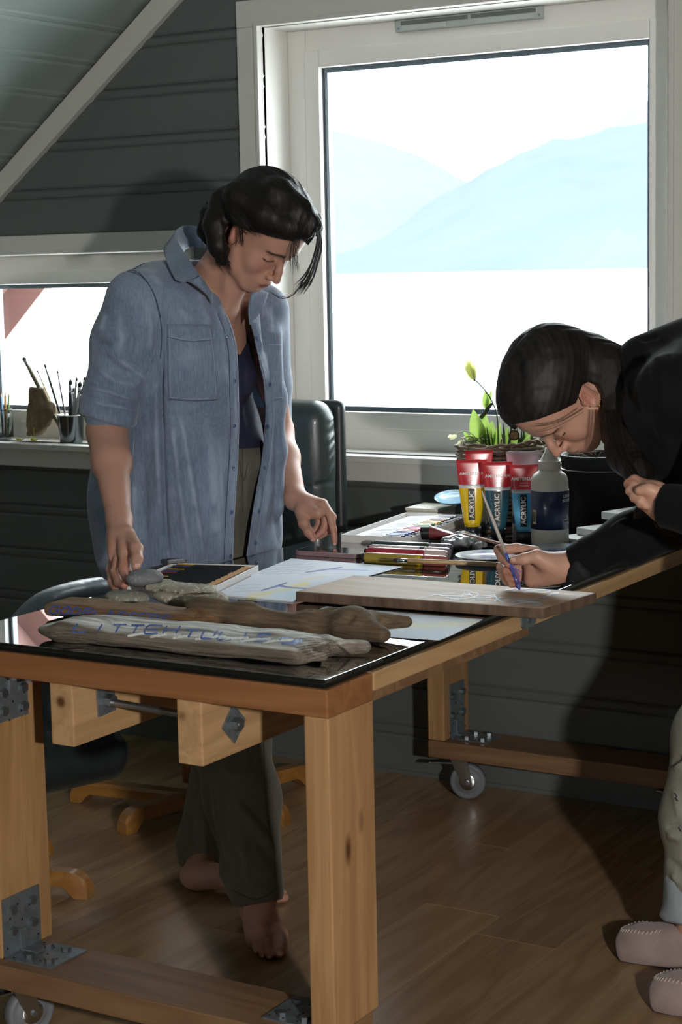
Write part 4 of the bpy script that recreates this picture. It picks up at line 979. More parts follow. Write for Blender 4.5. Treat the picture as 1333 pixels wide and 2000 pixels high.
def plate(name, label, x, y, z, r_, cols, seed, tilt=0.0, el=1.0):
    prof = [(.0005, .0012), (r_ * .55, .0012), (r_ * .8, .005), (r_, .012), (r_ * 1.0, .0135), (r_ * .78, .0065), (r_ * .5, .0032), (r_ * .25, .0030), (.0005, .0030)]
    me = lathe(prof, 48); co = get_co(me)
    c = np.tile(np.array(rgb(cols[0])[:3]), (len(co), 1))
    for k, cc in enumerate(cols[1:]):
        q = np.clip(vnoise(co * 42, seed + k) * 4 - .6, 0, 1)[:, None]; c = c * (1 - q) + np.array(rgb(cc)[:3]) * q
    set_tint(me, c); co[:, 0] *= el; set_co(me, co)
    t = flat_item(name, label, 'palette', x, y, .3, z); t.rotation_euler = (tilt, 0, .3)
    local_obj('dish', me, M_plate, t, True); return t
plate('palette_plate', 'white plate smeared with pale blue and violet paint, left of the painting hand', -1.845, 3.665, TZ + .0002, .072, ['#cbd6dc', '#9dbccd', '#8d8cc4', '#dfe4e4'], 5)
plate('palette_plate', 'white palette dish with blue and turquoise paint behind the painting hand', -1.735, 3.81, TZ + .0002, .080, ['#c9d0d4', '#6fa3bd', '#5a6cb0', '#d8dcdc'], 11, el=1.0)
cb = thing('cream_box', 'flat cream coloured box at the far left corner of the table', 'box', (-2.335, 4.30, TZ), .02)
cb_me = box((-.045, -.055, .0004), (.05, .055, .016), .002); local_obj('box_base', cb_me, mat('cream_card', rgb('#cfcab8'), rough=.6), cb); local_obj('box_lid', box((-.047, -.057, .0165), (.052, .057, .024), .001), mat('cream_card_lid', rgb('#d8d4c6'), rough=.6), cb)
pl = plate('palette_plate', 'sky-blue smeared dish standing tilted at the far table end, left of the yellow tube', -2.262, 4.30, TZ + .040, .052, ['#8fbcd6', '#7fb4d8', '#b5ccd4', '#8fbcd2'], 17, tilt=math.radians(14))
# ---- standing tubes of acrylic paint
M_txtw = mat('white_print', rgb('#e9e7e4'), rough=.5); M_txtk = mat('black_print', rgb('#141414'), rough=.5); M_red = mat('red_crimp', rgb('#c32a33'), rough=.22, coat=.7); M_gwht = mat('white_band_plastic', rgb('#cfd4d8'), rough=.25)
def stand_tube(name, label, base, yaw, H, wtop, colr, rbase=.019, head='#c32a33', texts=True, capc='#17191b', lean=0.0, cat='paint tube', grey='#cfd4d8', word2='ACRYLIC'):
    t = thing(name, label, cat, (base[0], base[1], TZ), yaw, 'paint tubes standing on their caps')
    hc = .026; n = 28; rows = 20; V = []; F = []
    def ring(z):
        s = (z - hc) / (H - hc); s = min(max(s, 0), 1); wx = rbase + (wtop / 2 - rbase) * s ** .75; wy = rbase * (1 - s ** 1.3) + .0007
        return wx, wy
    zs = np.linspace(hc, H * .99, rows)
    for z in zs:
        wx, wy = ring(z)
        for k in range(n): a = 2 * PI * k / n; V.append((wx * math.copysign(abs(math.cos(a)) ** .8, math.cos(a)), wy * math.sin(a), z))
    for i in range(rows - 1):
        for k in range(n): F.append((i * n + k, i * n + (k + 1) % n, (i + 1) * n + (k + 1) % n, (i + 1) * n + k))
    F += [tuple(range(n))[::-1], tuple((rows - 1) * n + k for k in range(n))]
    me = mesh_from(V, F); me.materials.append(mat(name + '_plastic', rgb(colr), rough=.22, coat=.6)); me.materials.append(mat('crimp_plastic', rgb(head), rough=.22, coat=.6)); me.materials.append(mat('band_plastic', rgb(grey), rough=.3))
    zr = H - .060; zg = zr - .009
    for p in me.polygons:
        zc_ = p.center.z; p.material_index = 1 if zc_ > zr else (2 if zc_ > zg else 0); p.use_smooth = True
    body = local_obj('tube_body', me, None, t, False); bv = bvh_of(me)
    local_obj('tube_cap', lathe([(.0001, .0005), (rbase * 1.02, .0005), (rbase * .98, hc - .001), (rbase * .7, hc), (rbase * .7, hc + .002), (.0001, hc + .002)], 24), mat('screw_cap', rgb(capc), rough=.35), t, True)
    # hang hole in the crimp: a slot-shaped dark patch through the flat end
    hm = prism(rrect(.013, .0035, .0033), -.0011, .0011); hm.transform(Matrix.Translation((0, 0, H - .014)) @ Matrix.Rotation(PI / 2, 4, 'X')); local_obj('hang_hole', hm, mat('hang_hole_shade', rgb('#6d4a4a'), rough=.5), t)
    def put(me_, x, z, m, rot=0, off=.0006, nm='lettering'):
        me_.transform(Matrix.Translation((x, 0, z)) @ Matrix.Rotation(PI / 2, 4, 'X') @ Matrix.Rotation(rot, 4, 'Z'))
        for v in me_.vertices:
            h = bv.ray_cast(Vector((v.co.x, -.2, v.co.z)), Vector((0, 1, 0))); v.co.y = (h[0].y if h[0] else 0) - off - (.0002 if v.co.y < 0 else 0)
        local_obj(nm, me_, m, t)
    if texts:
        put(text_mesh('AMSTERDAM', .0105, bold=True), 0, H - .036, M_txtw)
        put(text_mesh('S E R I E S', .0045), 0, H - .046, M_txtw); put(text_mesh('STANDARD', .0042), 0, H - .0525, M_txtw)
        bx = bmesh.new(); bmesh.ops.create_grid(bx, x_segments=10, y_segments=6, size=.5); me_ = bm_mesh(bx); me_.transform(Matrix.Diagonal((.078, .0165, 1, 1)))
        put(me_, -.002, H - .112, M_txtk, PI / 2, .0004, 'black_strip')
        put(text_mesh(word2, .0165, bold=True), -.002, H - .112, M_txtw, PI / 2, .0009)
        for k in range(5): put(text_mesh('acrylic colour encre' if k % 2 else 'couleur acrylique', .0038), -.004, H - .160 - k * .0045, M_txtk)
        if H > .18: put(text_mesh('TRANSPARENT  GREEN' if 'green' in label else 'TRANSPARENT YELLOW', .0048), 0, H - .0645, M_txtk)
    return t
yw = math.radians(31)
stand_tube('yellow_paint_tube', 'large yellow acrylic tube with red crimp, standing leftmost of the tubes', (-2.045, 3.985), yw, .194, .078, '#f2cb12')
stand_tube('green_paint_tube', 'dark teal-green acrylic tube with red crimp, standing between the yellow and light blue ones', (-1.966, 3.968), yw, .193, .076, '#245160')
stand_tube('blue_paint_tube', 'light blue acrylic tube with red crimp, beside the white bottle', (-1.890, 3.958), yw, .190, .070, '#52b0da', lean=.03)
stand_tube('rear_paint_tube', 'tube whose red crimp shows just behind the yellow tube', (-2.065, 4.065), yw, .210, .072, '#9fb0b6', texts=False)
stand_tube('lilac_paint_tube', 'black-bodied tube with wide lilac crimp, behind the green and blue tubes', (-1.925, 4.030), yw, .214, .086, '#1f2227', head='#c9b8c6', texts=False, grey='#1f2227')
wl = thing('white_label_tube', 'narrow white and black tube squeezed between the green and light blue tubes', 'paint tube', (-1.920, 3.985, TZ), yw, 'paint tubes standing on their caps')
local_obj('tube_body', lathe([(.0001, .0006), (.013, .0006), (.0135, .03), (.0140, .030), (.0140, .058), (.0135, .0585)], 20), mat('white_tube_plastic', rgb('#d8d4cc'), rough=.35), wl, True)
local_obj('black_band', lathe([(.0135, .040), (.0143, .0402), (.0143, .060), (.0135, .0602)], 20), M_capk, wl, True); local_obj('tube_shoulder', lathe([(.0140, .060), (.0138, .095), (.011, .1), (.0001, .1)], 20), bpy.data.materials['white_tube_plastic'], wl, True)
# clear plastic sleeves of the two left tubes are seen as pale strips beside them
# ---- white squeeze bottle
bt = thing('squeeze_bottle', 'big white glue-like squeeze bottle with dark blue label and cone spout', 'bottle', (-1.806, 3.925, TZ), math.radians(31))
M_hdpe = mat('milky_white_plastic', rgb('#d6d1c4'), rough=.4, var=.06, vscale=12)
prof = [(.0001, .0004), (.040, .0004), (.0445, .004), (.0452, .010), (.0450, .030), (.0446, .150), (.0440, .158), (.040, .170), (.030, .178), (.0255, .182), (.0245, .188), (.0001, .189)]
bme = lathe(prof, 48); bb = local_obj('bottle_body', bme, M_hdpe, bt, True)
local_obj('collar', lathe([(.0243, .183), (.0268, .184), (.0268, .203), (.0255, .205), (.0001, .205)], 32), M_hdpe, bt, True)
local_obj('spout', lathe([(.0225, .2052), (.021, .208), (.0060, .238), (.0042, .243), (.0042, .246), (.0060, .2475), (.0060, .250), (.0001, .2505)], 28), M_hdpe, bt, True)
M_navy = mat('navy_label', rgb('#26304f'), rough=.3, var=.08, vscale=30, coat=.3)
lab = local_obj('label', lathe([(.0452, .043), (.0457, .0432), (.0455, .1345), (.0448, .1347)], 48), M_navy, bt, True)
def wrap_text(body, size, ang, z, m, rad=.0460, rot=0):
    me = text_mesh(body, size, .0001, True)
    if rot: me.transform(Matrix.Rotation(rot, 4, 'Z'))
    for v in me.vertices: a = ang + v.co.x / rad; r = rad + v.co.z; v.co = Vector((r * math.sin(a), -r * math.cos(a), z + v.co.y))
    local_obj('lettering', me, m, lab)
wrap_text('LEFRANC', .0095, math.radians(62), .122, M_txtw); wrap_text('BOURGEOIS', .0095, math.radians(67), .1115, M_txtw)
wrap_text('VERNIS  COLLE', .004, math.radians(55), .066, M_txtw); wrap_text('vinyle mat 1000 ml', .003, math.radians(55), .060, M_txtw)
bx = bmesh.new(); bmesh.ops.create_grid(bx, x_segments=6, y_segments=2, size=.5); q = bm_mesh(bx)
for v in q.vertices: a = math.radians(-60) + v.co.x * .014 / .0459; v.co = Vector((.0459 * math.sin(a), -.0459 * math.cos(a), .073 + v.co.y * .034))
local_obj('barcode_patch', q, mat('barcode_patch_cream', rgb('#c9c39a'), rough=.5), lab)
for k in range(8):
    q = box((-.0002, -.0001, -.012), (.0003 + .0003 * (k % 3), .0001, .012)); a = math.radians(-67 + k * 1.9)
    for v in q.vertices: v.co = Vector((.0462 * math.sin(a) + v.co.x, -.0462 * math.cos(a) + v.co.y, .073 + v.co.z))
    local_obj('barcode_line', q, M_txtk, lab)
# ---- pot
M_zinc = mat('dark_zinc', rgb('#2c2d2c'), rough=.55, metal=.3, var=.5, vscale=14, bump=.1)
pot = thing('metal_pot', 'dark weathered metal pot at the far table end, behind the white bottle', 'pot', (-1.822, 4.262, TZ))
prof = [(.0001, .0004), (.080, .0004), (.083, .004), (.098, .180), (.101, .182), (.101, .188), (.096, .188), (.094, .17), (.088, .165), (.0001, .165)]
local_obj('pot_body', lathe(prof, 56), M_zinc, pot, True); local_obj('rim_wire', lathe([(.0985, .150), (.1000, .1515), (.0985, .153)], 56), mat('bright_zinc', rgb('#8c8b86'), rough=.4, metal=.6), pot, True)
local_obj('soil', lathe([(.0001, .176), (.05, .174), (.092, .168)], 30), mat('dark_soil', rgb('#1d1611'), rough=1, bump=1, bscale=90), pot, True)
tw = []
for k in range(34):
    a = random.uniform(0, 2 * PI); r_ = random.uniform(.02, .085); a2 = a + random.uniform(-1, 1); L_ = random.uniform(.02, .05)
    p = Vector((r_ * math.cos(a), r_ * math.sin(a), .176)); tw.append(([p, p + Vector((L_ * .5 * math.cos(a2), L_ * .5 * math.sin(a2), .012)), p + Vector((L_ * math.cos(a2), L_ * math.sin(a2), .010))], .0016))
local_obj('twigs', tubes(tw, 5), mat('dry_twigs', rgb('#5e4633'), rough=.9), pot, True)['kind'] = 'stuff'
# ---- canvases and papers by the right edge
M_canvas = mat('primed_canvas', rgb('#dcdcda'), rough=.7, bump=.1, bscale=500); M_staple = mat('staple', rgb('#3c3d40'), rough=.5)
def canvas(label, x, y, z, rz, w, d, h, print_=False):
    t = flat_item('small_canvas', label, 'canvas', x, y, rz, z, 'stack of small canvases')
    local_obj('stretched_canvas', box((-w / 2, -d / 2, 0), (w / 2, d / 2, h), .0025), M_canvas, t)
    for k in range(4): local_obj('staple', box((-w / 2 - .0006, -d / 2 + d * (k + .7) / 4.6, h * .4), (-w / 2 + .0002, -d / 2 + d * (k + .7) / 4.6 + .002, h * .72)), M_staple, t)
    if print_:
        for k in range(5): q = text_mesh('primed cotton canvas' if k % 2 else 'triple primed 100 %', .007); q.transform(Matrix.Translation((-.02, .02 - .014 * k, h + .0003))); local_obj('lettering', q, mat('grey_print', rgb('#7f8088'), rough=.6), t)
    return t
ca = math.radians(-22)
canvas('lowest small white canvas of the stack beside the bottle, partly under the others', -1.700, 4.010, TZ + .0004, ca, .17, .16, .016)
canvas('middle small white canvas with grey printing on its upper side', -1.662, 4.050, TZ + .0170, ca - .05, .17, .17, .018, True)
canvas('thin white canvas second from the top of the stack', -1.612, 4.105, TZ + .0356, ca + .1, .16, .15, .016)
canvas('topmost small white canvas with dark staples along its side', -1.620, 4.105, TZ + .0522, ca + .08, .175, .165, .018)
bk = flat_item('blue_booklet', 'blue and white booklet with a barcode lying on the right edge of the table', 'booklet', -1.583, 3.78, math.radians(3), TZ)
bl_ = box((-.105, -.16, .0004), (.045, .16, .0058), .0006); local_obj('cover', bl_, mat('blue_cover', rgb('#4c5fa6'), rough=.35, coat=.3), bk)
q = box((-.103, -.158, .0060), (.0, .158, .0064)); local_obj('cover_panel', q, mat('pale_cover_panel', rgb('#c3c9dc'), rough=.4), bk)
q = box((.012, .085, .0060), (.040, .150, .0064)); local_obj('barcode_panel', q, M_card, bk)
for k in range(9): q = box((.016, .092 + k * .006, .0065), (.036, .092 + k * .006 + .0012 + .001 * (k % 2), .0067)); local_obj('barcode_line', q, M_txtk, bk)
bd = flat_item('boxed_kit', 'shallow cream box beyond the blue booklet at the right edge', 'box', -1.60, 4.255, .0, TZ)
local_obj('box_base', box((-.02, -.045, .0004), (.055, .11, .03), .002), mat('cream_kit_box', rgb('#b9b29c'), rough=.6), bd); local_obj('box_lid', box((-.022, -.047, .0302), (.057, .112, .036), .001), bpy.data.materials['cream_kit_box'], bd)

# ------------------------------------------------------------------ the planted basket
bs = thing('planted_basket', 'woven willow basket planted with bright green leaves and white flowers, behind the tubes', 'plant', (-2.105, 4.272, TZ))
M_wil = mat('grey_brown_willow', rgb('#85755f'), rough=.8, var=.35, vscale=60); M_leaf = mat('bright_green_leaf', rgb('#7d9f48'), rough=.45, col2=rgb('#66883a'), vscale=30, trans=0); M_dleaf = mat('deep_green_blade', rgb('#3d5c2c'), rough=.5)
for mm in (M_leaf,):
    B = mm.node_tree.nodes['Principled BSDF']; tl = mm.node_tree.nodes.new('ShaderNodeBsdfTranslucent'); tl.inputs[0].default_value = rgb('#94ad56'); mx = mm.node_tree.nodes.new('ShaderNodeMixShader'); mx.inputs[0].default_value = .45
    mm.node_tree.links.new(B.outputs[0], mx.inputs[1]); mm.node_tree.links.new(tl.outputs[0], mx.inputs[2]); mm.node_tree.links.new(mx.outputs[0], mm.node_tree.nodes['Material Output'].inputs[0])
def rad_at(z): return .078 + .020 * (z / .165) + (.012 if z > .15 else 0)
local_obj('basket_lining', lathe([(.0001, .002), (.070, .002), (.090, .190), (.084, .190), (.0001, .180)], 32), mat('dark_lining', rgb('#2a241c'), rough=1), bs, True)
for row in range(18):
    z = .008 + row * .0112; P = []
    for k in range(73):
        a = 2 * PI * k / 72; w = .0035 * math.sin(a * 12 + (row % 2) * PI) + random.uniform(-.0012, .0012); r_ = rad_at(z) + w
        P.append((r_ * math.cos(a) * 1.04, r_ * math.sin(a) * .92, z + random.uniform(-.0012, .0012)))
    P[-1] = P[0]; local_obj('willow_strand', tube(P, .0046, 6), M_wil, bs, True)
for row in range(3):
    P = []
    for k in range(61): a = 2 * PI * k / 60; r_ = .106 + .006 * math.sin(a * 7 + row * 2.1) + random.uniform(-.0015, .0015); P.append((r_ * math.cos(a) * 1.04, r_ * math.sin(a) * .9, +.198 + .006 * math.cos(a * 9 + row * 2.1) + row * .002 + (.012 * max(0, math.cos(a))**2)))
    P[-1] = P[0]; local_obj('rim_strand', tube(P, .0042, 6), M_wil, bs, True)
def leaf_mesh(a, b, w, bend=(0, 0, 0), up=(0, -1, 0), n=10, fold=.25):
    a = np.array(a, float); b = np.array(b, float); d = b - a; s = np.cross(d, up); s /= np.linalg.norm(s); nn = np.cross(s, d); nn /= np.linalg.norm(nn); V = []; F = []
    for i in range(n + 1):
        t = i / n; c = a + d * t + np.array(bend) * math.sin(PI * t * .5) ** 2; ww = w * (math.sin(PI * min(1, t ** .8 * .97 + .02)) ** .8)
        for q in (-1, -.5, 0, .5, 1): V.append(c + s * ww * q + nn * abs(q) * ww * fold)
    for i in range(n):
        for k in range(4): o = i * 5 + k; F.append((o, o + 1, o + 6, o + 5))
    me = mesh_from(V, F); return me
bo = np.array([-2.105, 4.262, TZ])
def B_(px, py, dy=0): return on_y(px, py, 4.262 + dy)
leaves = [((945, 878), (925, 800), .024, -.02), ((950, 878), (948, 806), .018, .0), ((958, 880), (962, 822), .016, .02), ((950, 800), (949, 762), .010, 0), ((951, 802), (961, 762), .008, .01), ((968, 882), (978, 826), .012, .02), ((940, 880), (905, 842), .010, -.03),
          ((1000, 880), (1012, 846), .010, -.02), ((1020, 880), (1040, 846), .010, .0), ((985, 880), (993, 832), .009, .03), ((1030, 878), (1030, 838), .008, .03)]
for a, b, w, dy in leaves: new_obj('leaf', leaf_mesh(B_(*a, 0), B_(*b, dy), w), M_leaf, bs, True)
for k in range(26):
    x = random.uniform(940, 1040); h_ = random.uniform(30, 62); dx = random.uniform(-10, 10); dy = random.uniform(-.04, .05)
    new_obj('grass_blade', leaf_mesh(B_(x, 882, dy * .6), B_(x + dx, 882 - h_, dy), random.uniform(.002, .0042)), M_dleaf, bs, True)
M_bud = mat('creamy_petal', rgb('#e6e6b4'), rough=.5, col2=rgb('#efefdc'), vscale=40)
B = M_bud.node_tree.nodes['Principled BSDF']; tl = M_bud.node_tree.nodes.new('ShaderNodeBsdfTranslucent'); tl.inputs[0].default_value = rgb('#eef0b8'); mx = M_bud.node_tree.nodes.new('ShaderNodeMixShader'); mx.inputs[0].default_value = .5
M_bud.node_tree.links.new(B.outputs[0], mx.inputs[1]); M_bud.node_tree.links.new(tl.outputs[0], mx.inputs[2]); M_bud.node_tree.links.new(mx.outputs[0], M_bud.node_tree.nodes['Material Output'].inputs[0]); M_pod = mat('dark_olive_pod', rgb('#3c4430'), rough=.6)
new_obj('flower_stem', tube(spline([B_(974, 878), B_(972, 815), B_(962, 785), B_(950, 765), B_(935, 748), B_(926, 742)], 24), .0019, 6), M_dleaf, bs, True)
new_obj('flower_stem', tube(spline([B_(946, 806, -.01), B_(938, 775, -.01), B_(927, 745, -.01)], 12), .0010, 5), M_dleaf, bs, True)
for (a, b, w, dy) in (((925, 742), (911, 702), .013, -.004), ((926, 742), (922, 697), .014, .0), ((926, 744), (929, 708), .011, .004), ((924, 740), (915, 694), .010, .006)): new_obj('petal', leaf_mesh(B_(*a, dy * 0), B_(*b, dy), w, fold=.6), M_bud, bs, True)
new_obj('pod', leaf_mesh(B_(929, 744), B_(927, 718), .0045, fold=.5), M_pod, bs, True); new_obj('pod', leaf_mesh(B_(914, 726), B_(908, 711), .0030, fold=.5), M_pod, bs, True)
new_obj('pod', tube([B_(940, 816), B_(952, 800), B_(962, 788)], [.006, .0055, .004], 8), M_pod, bs, True)
for (pts) in ([(935, 860), (915, 843), (895, 846), (880, 854)], [(940, 864), (918, 852), (900, 862)], [(938, 868), (912, 862), (896, 878)]):
    new_obj('trailing_stem', tube(spline([B_(*p, -.03) for p in pts], 14), .0012, 5), mat('pale_stem', rgb('#b4bf8e'), rough=.6), bs, True)
for (a, b) in (((884, 852), (875, 854)), ((893, 850), (879, 858)), ((905, 862), (894, 868))): new_obj('petal', leaf_mesh(B_(*a, -.03), B_(*b, -.04), .006, fold=.5), M_bud, bs, True)
ns = []
for k in range(60):
    x = random.uniform(905, 945); y = random.uniform(852, 872); ns.append(([B_(x, y, -.04 + random.uniform(0, .05)), B_(x + random.uniform(-14, 14), y + random.uniform(-6, 4), -.04 + random.uniform(0, .05))], .0011))
new_obj('pale_moss', tubes(ns, 4), mat('pale_moss', rgb('#c4c3b8'), rough=.9), bs, True, 'stuff')
rd = new_obj('wooden_ornament', cyl(B_(1005, 850, -.075), B_(1005, 850, -.067), .0135, n=24), mat('dark_bark_ring', rgb('#3a2f20'), rough=.8), bs); new_obj('gilt_face', cyl(B_(1005, 850, -.0765), B_(1005, 850, -.0748), .0105, n=24), mat('gilt_wood', rgb('#96793f'), rough=.5, col2=rgb('#4a3a1c'), vscale=120), rd)

# ------------------------------------------------------------------ things on the left window sill
SZ = OPEN[1][2] - .003
cup = thing('brush_cup', 'polished metal cup full of paint brushes on the left window sill', 'cup', (-3.728, 4.475, SZ))
local_obj('cup_body', lathe([(.0001, .0004), (.036, .0004), (.037, .004), (.0425, .086), (.0432, .088), (.0415, .088), (.036, .006), (.0001, .005)], 40), mat('dark_polished_steel', rgb('#6e7276'), rough=.18, metal=1.0), cup, True)
local_obj('cup_rim', lathe([(.0425, .0855), (.0440, .087), (.0440, .090), (.0420, .0905), (.0410, .088)], 40), M_chrome, cup, True)
def SB(px, py, dy=0): return on_y(px, py, 4.475 + dy)
M_kh = [mat('olive_brush_handle', rgb('#6b6248'), rough=.4), mat('black_brush_handle', rgb('#26262b'), rough=.3), mat('lilac_brush_handle', rgb('#8f7a8c'), rough=.4), mat('silver_brush_handle', rgb('#b9b9b6'), rough=.3), mat('straw_brush_handle', rgb('#b5a878'), rough=.4)]
for k, (tx, ty, bx_, by_, mm, r_, hd, lab_) in enumerate([(126, 850, 45, 697, 0, .0052, .014, 'thick olive-handled brush leaning far left out of the metal cup'), (130, 850, 87, 710, 1, .0030, .014, 'thin black brush leaning left behind the olive one'),
        (134, 850, 112, 722, 2, .0022, .012, 'very thin lilac-handled brush standing in the cup'), (137, 848, 138, 740, 1, .0050, .020, 'dark flat brush with bristles up at the middle of the cup'), (140, 850, 150, 736, 3, .0032, .014, 'slim silver brush with a fine tip, right of the middle one'),
        (146, 850, 157, 744, 3, .0050, .020, 'silver-ferruled brush with dark round bristles near the sleeve'), (143, 850, 144, 756, 3, .0040, .016, 'short pale brush hidden between the taller ones'), (150, 850, 166, 735, 4, .0034, .014, 'straw-coloured brush rising beside the blue sleeve'), (128, 850, 72, 722, 4, .0022, .010, 'thin straw-coloured stick crossing behind the olive brush')]):
    brush(lab_, SB(tx, ty, .0), SB(bx_, by_, .01 + .004 * k), r_ * 1.45, M_kh[mm], 'brushes in the metal cup', hd)
# folded bark-like paper bag
M_bag = mat('crinkled_brown_bag', rgb('#8a7558'), rough=.75, col2=rgb('#6a573e'), vscale=22, bump=.4, bscale=70, stretch=(3, 3, .6))
bagp = [SB(64, 754), SB(86, 752), SB(104, 775), SB(112, 800), SB(104, 822), SB(90, 838), SB(72, 850), SB(50, 855), SB(45, 845), SB(52, 810), SB(60, 778)]
cB = np.mean(bagp, 0)
def bagsdf():
    pr = []
    for a, b, ra, rb in (((72, 762), (84, 800), .016, .026), ((60, 760), (62, 830), .006, .018), ((84, 762), (100, 800), .008, .012), ((84, 800), (76, 835), .026, .022), ((76, 830), (58, 848), .022, .010), ((100, 800), (92, 828), .014, .010)):
        pr.append(cap(SB(*a), SB(*b), ra, rb, .02))
    return pr
me = sdf_mesh(bagsdf(), .0026, cB - np.array([.09, .06, .10]), cB + np.array([.09, .06, .10]), post=lambda P, d: d + .0035 * vnoise(P * [50, 50, 14], 3) + .002 * vnoise(P * 60, 8))
co = get_co(me); co[:, 2] = np.maximum(co[:, 2], SZ + .0006); top = co[:, 2] > SB(70, 758)[2]; co[top, 2] = SB(70, 757)[2] + .003 * vnoise(co[top] * 150, 1); set_co(me, co)
tag(new_obj('bark_bag', me, M_bag, smooth=True), 'creased brown bark-like pouch leaning beside the metal cup on the sill', 'pouch')
yf = thing('yellow_flowers', 'two wilted yellow blossoms lying on the sill in front of the brown pouch', 'flowers', (*SB(48, 853, -.05)[:2], SZ))
M_yel = mat('yellow_blossom', rgb('#d8d43c'), rough=.6)
for (px, py) in ((35, 851), (41, 854), (64, 850), (68, 855)):
    c = np.array([*SB(px, py, -.05)[:2], SZ + .006])
    for k in range(5): a = 2 * PI * k / 5 + px; new_obj('blossom_petal', leaf_mesh(c, c + np.array([.016 * math.cos(a), .012 * math.sin(a), .004 + .004 * (k % 2)]), .0055, up=(0, 0, 1)), M_yel, yf, True)
new_obj('blossom_stem', tube([np.array([*SB(66, 852, -.05)[:2], SZ + .003]), SB(66, 835, -.05)], .0010, 5), M_yel, yf, True)
jar = thing('pencil_jar', 'clear glass jar of coloured pencils cut off by the left edge of the photo', 'jar', (-4.03, 4.49, SZ))
m, N, L, B = mat_new('clear_jar_glass'); B.inputs['Transmission Weight'].default_value = 1; B.inputs['Roughness'].default_value = .02; B.inputs['IOR'].default_value = 1.45; B.inputs['Base Color'].default_value = (.9, .95, .95, 1)
local_obj('jar_glass', lathe([(.0001, .0004), (.033, .0004), (.036, .006), (.036, .085), (.032, .095), (.034, .098), (.0325, .099), (.030, .095), (.034, .084), (.034, .008), (.0001, .006)], 36), m, jar, True)
for k, (dx, cc, lb) in enumerate(((.012, '#c98a4a', 'orange'), (.022, '#7fae5c', 'green'), (.0, '#6f9fc4', 'blue'))):
    p = thing('coloured_pencil', lb + ' coloured pencil standing in the glass jar at the left edge', 'pencil', (-4.03 + dx, 4.49, SZ + .007), 0, 'pencils in the glass jar')
    local_obj('pencil_body', cyl((0, 0, 0), (dx * .5, 0, .135), .0036, n=6), mat('pencil_paint', rgb(cc), rough=.4), p); local_obj('pencil_tip', cyl((dx * .5, 0, .135), (dx * .55, 0, .150), .0036, .0006, n=6), M_tip, p)
# ------------------------------------------------------------------ leather recliner chairs
M_leath = mat('dark_green_leather', rgb('#2f3a38'), rough=.36, var=.12, vscale=20, bump=.12, bscale=240, coat=.15)
M_leathb = mat('black_green_leather', rgb('#232a2b'), rough=.34, var=.12, vscale=20, bump=.12, bscale=240, coat=.15)
M_base = wood('bent_beech_base', rgb('#a8763c'), rgb('#8a5c2a'), 'X', rough=.3, knots=False, bump=0, coat=.4)
def gather(me, lines): creases(me, lines)
ch = thing('recliner_chair', 'dark green leather recliner with a tall back, behind the standing woman', 'chair', (-2.87, 3.95, 0))
# back rest: a tall cushion facing the camera, bulging, with a thin shell behind
BR = rotmat(math.radians(12))
cb_ = on_y(560, 940, 4.10)
cx0 = np.array([-2.795, 4.09, .755])
pr = [rbox(cx0 + np.array([0, -.01, .065]), (.262, .055, .285), .055, BR, .04), rbox(cx0 + np.array([0, .0, -.30]), (.250, .06, .14), .055, BR, .05), ell(cx0 + np.array([0, -.02, .20]), (.235, .060, .15), BR, .05)]
me = sdf_mesh(pr, .0065, cx0 - np.array([.34, .25, .50]), cx0 + np.array([.34, .25, .42]))
creases(me, [([(668 - 4, 815), (632, 845)], 3.2, .0035), ([(664, 835), (634, 870)], 3.2, .0035), ([(660, 855), (634, 895)], 3.0, .0035), ([(658, 880), (632, 915)], 3, .003), ([(656, 905), (634, 940)], 3, .003), ([(664, 802), (640, 826)], 2.6, .003),
             ([(612, 948), (655, 940)], 2.6, -.005), ([(580, 955), (612, 948)], 3, -.003), ([(662, 990), (640, 1004)], 3, .002), ([(664, 1010), (645, 1030)], 3, .003)])
new_obj('backrest_cushion', me, M_leath, ch, True)
me = sdf_mesh([rbox(cx0 + np.array([.0, .045, .055]), (.268, .018, .292), .020, BR, .02), rbox(cx0 + np.array([.0, .045, -.32]), (.268, .016, .16), .018, BR, .04)], .0065, cx0 - np.array([.36, .25, .52]), cx0 + np.array([.36, .3, .44]))
new_obj('backrest_shell', me, M_leathb, ch, True)
new_obj('seat_cushion', sdf_mesh([rbox((-2.86, 3.93, .40), (.25, .20, .065), .06, BR, .02)], .009, (-3.2, 3.6, .3), (-2.5, 4.25, .52)), M_leath, ch, True)
new_obj('column', cyl((-2.87, 3.93, .09), (-2.87, 3.93, .335), .028, n=20), M_dark, ch)
new_obj('column_cover', box((-2.905, 3.895, .06), (-2.835, 3.965, .30), .01), M_base, ch)
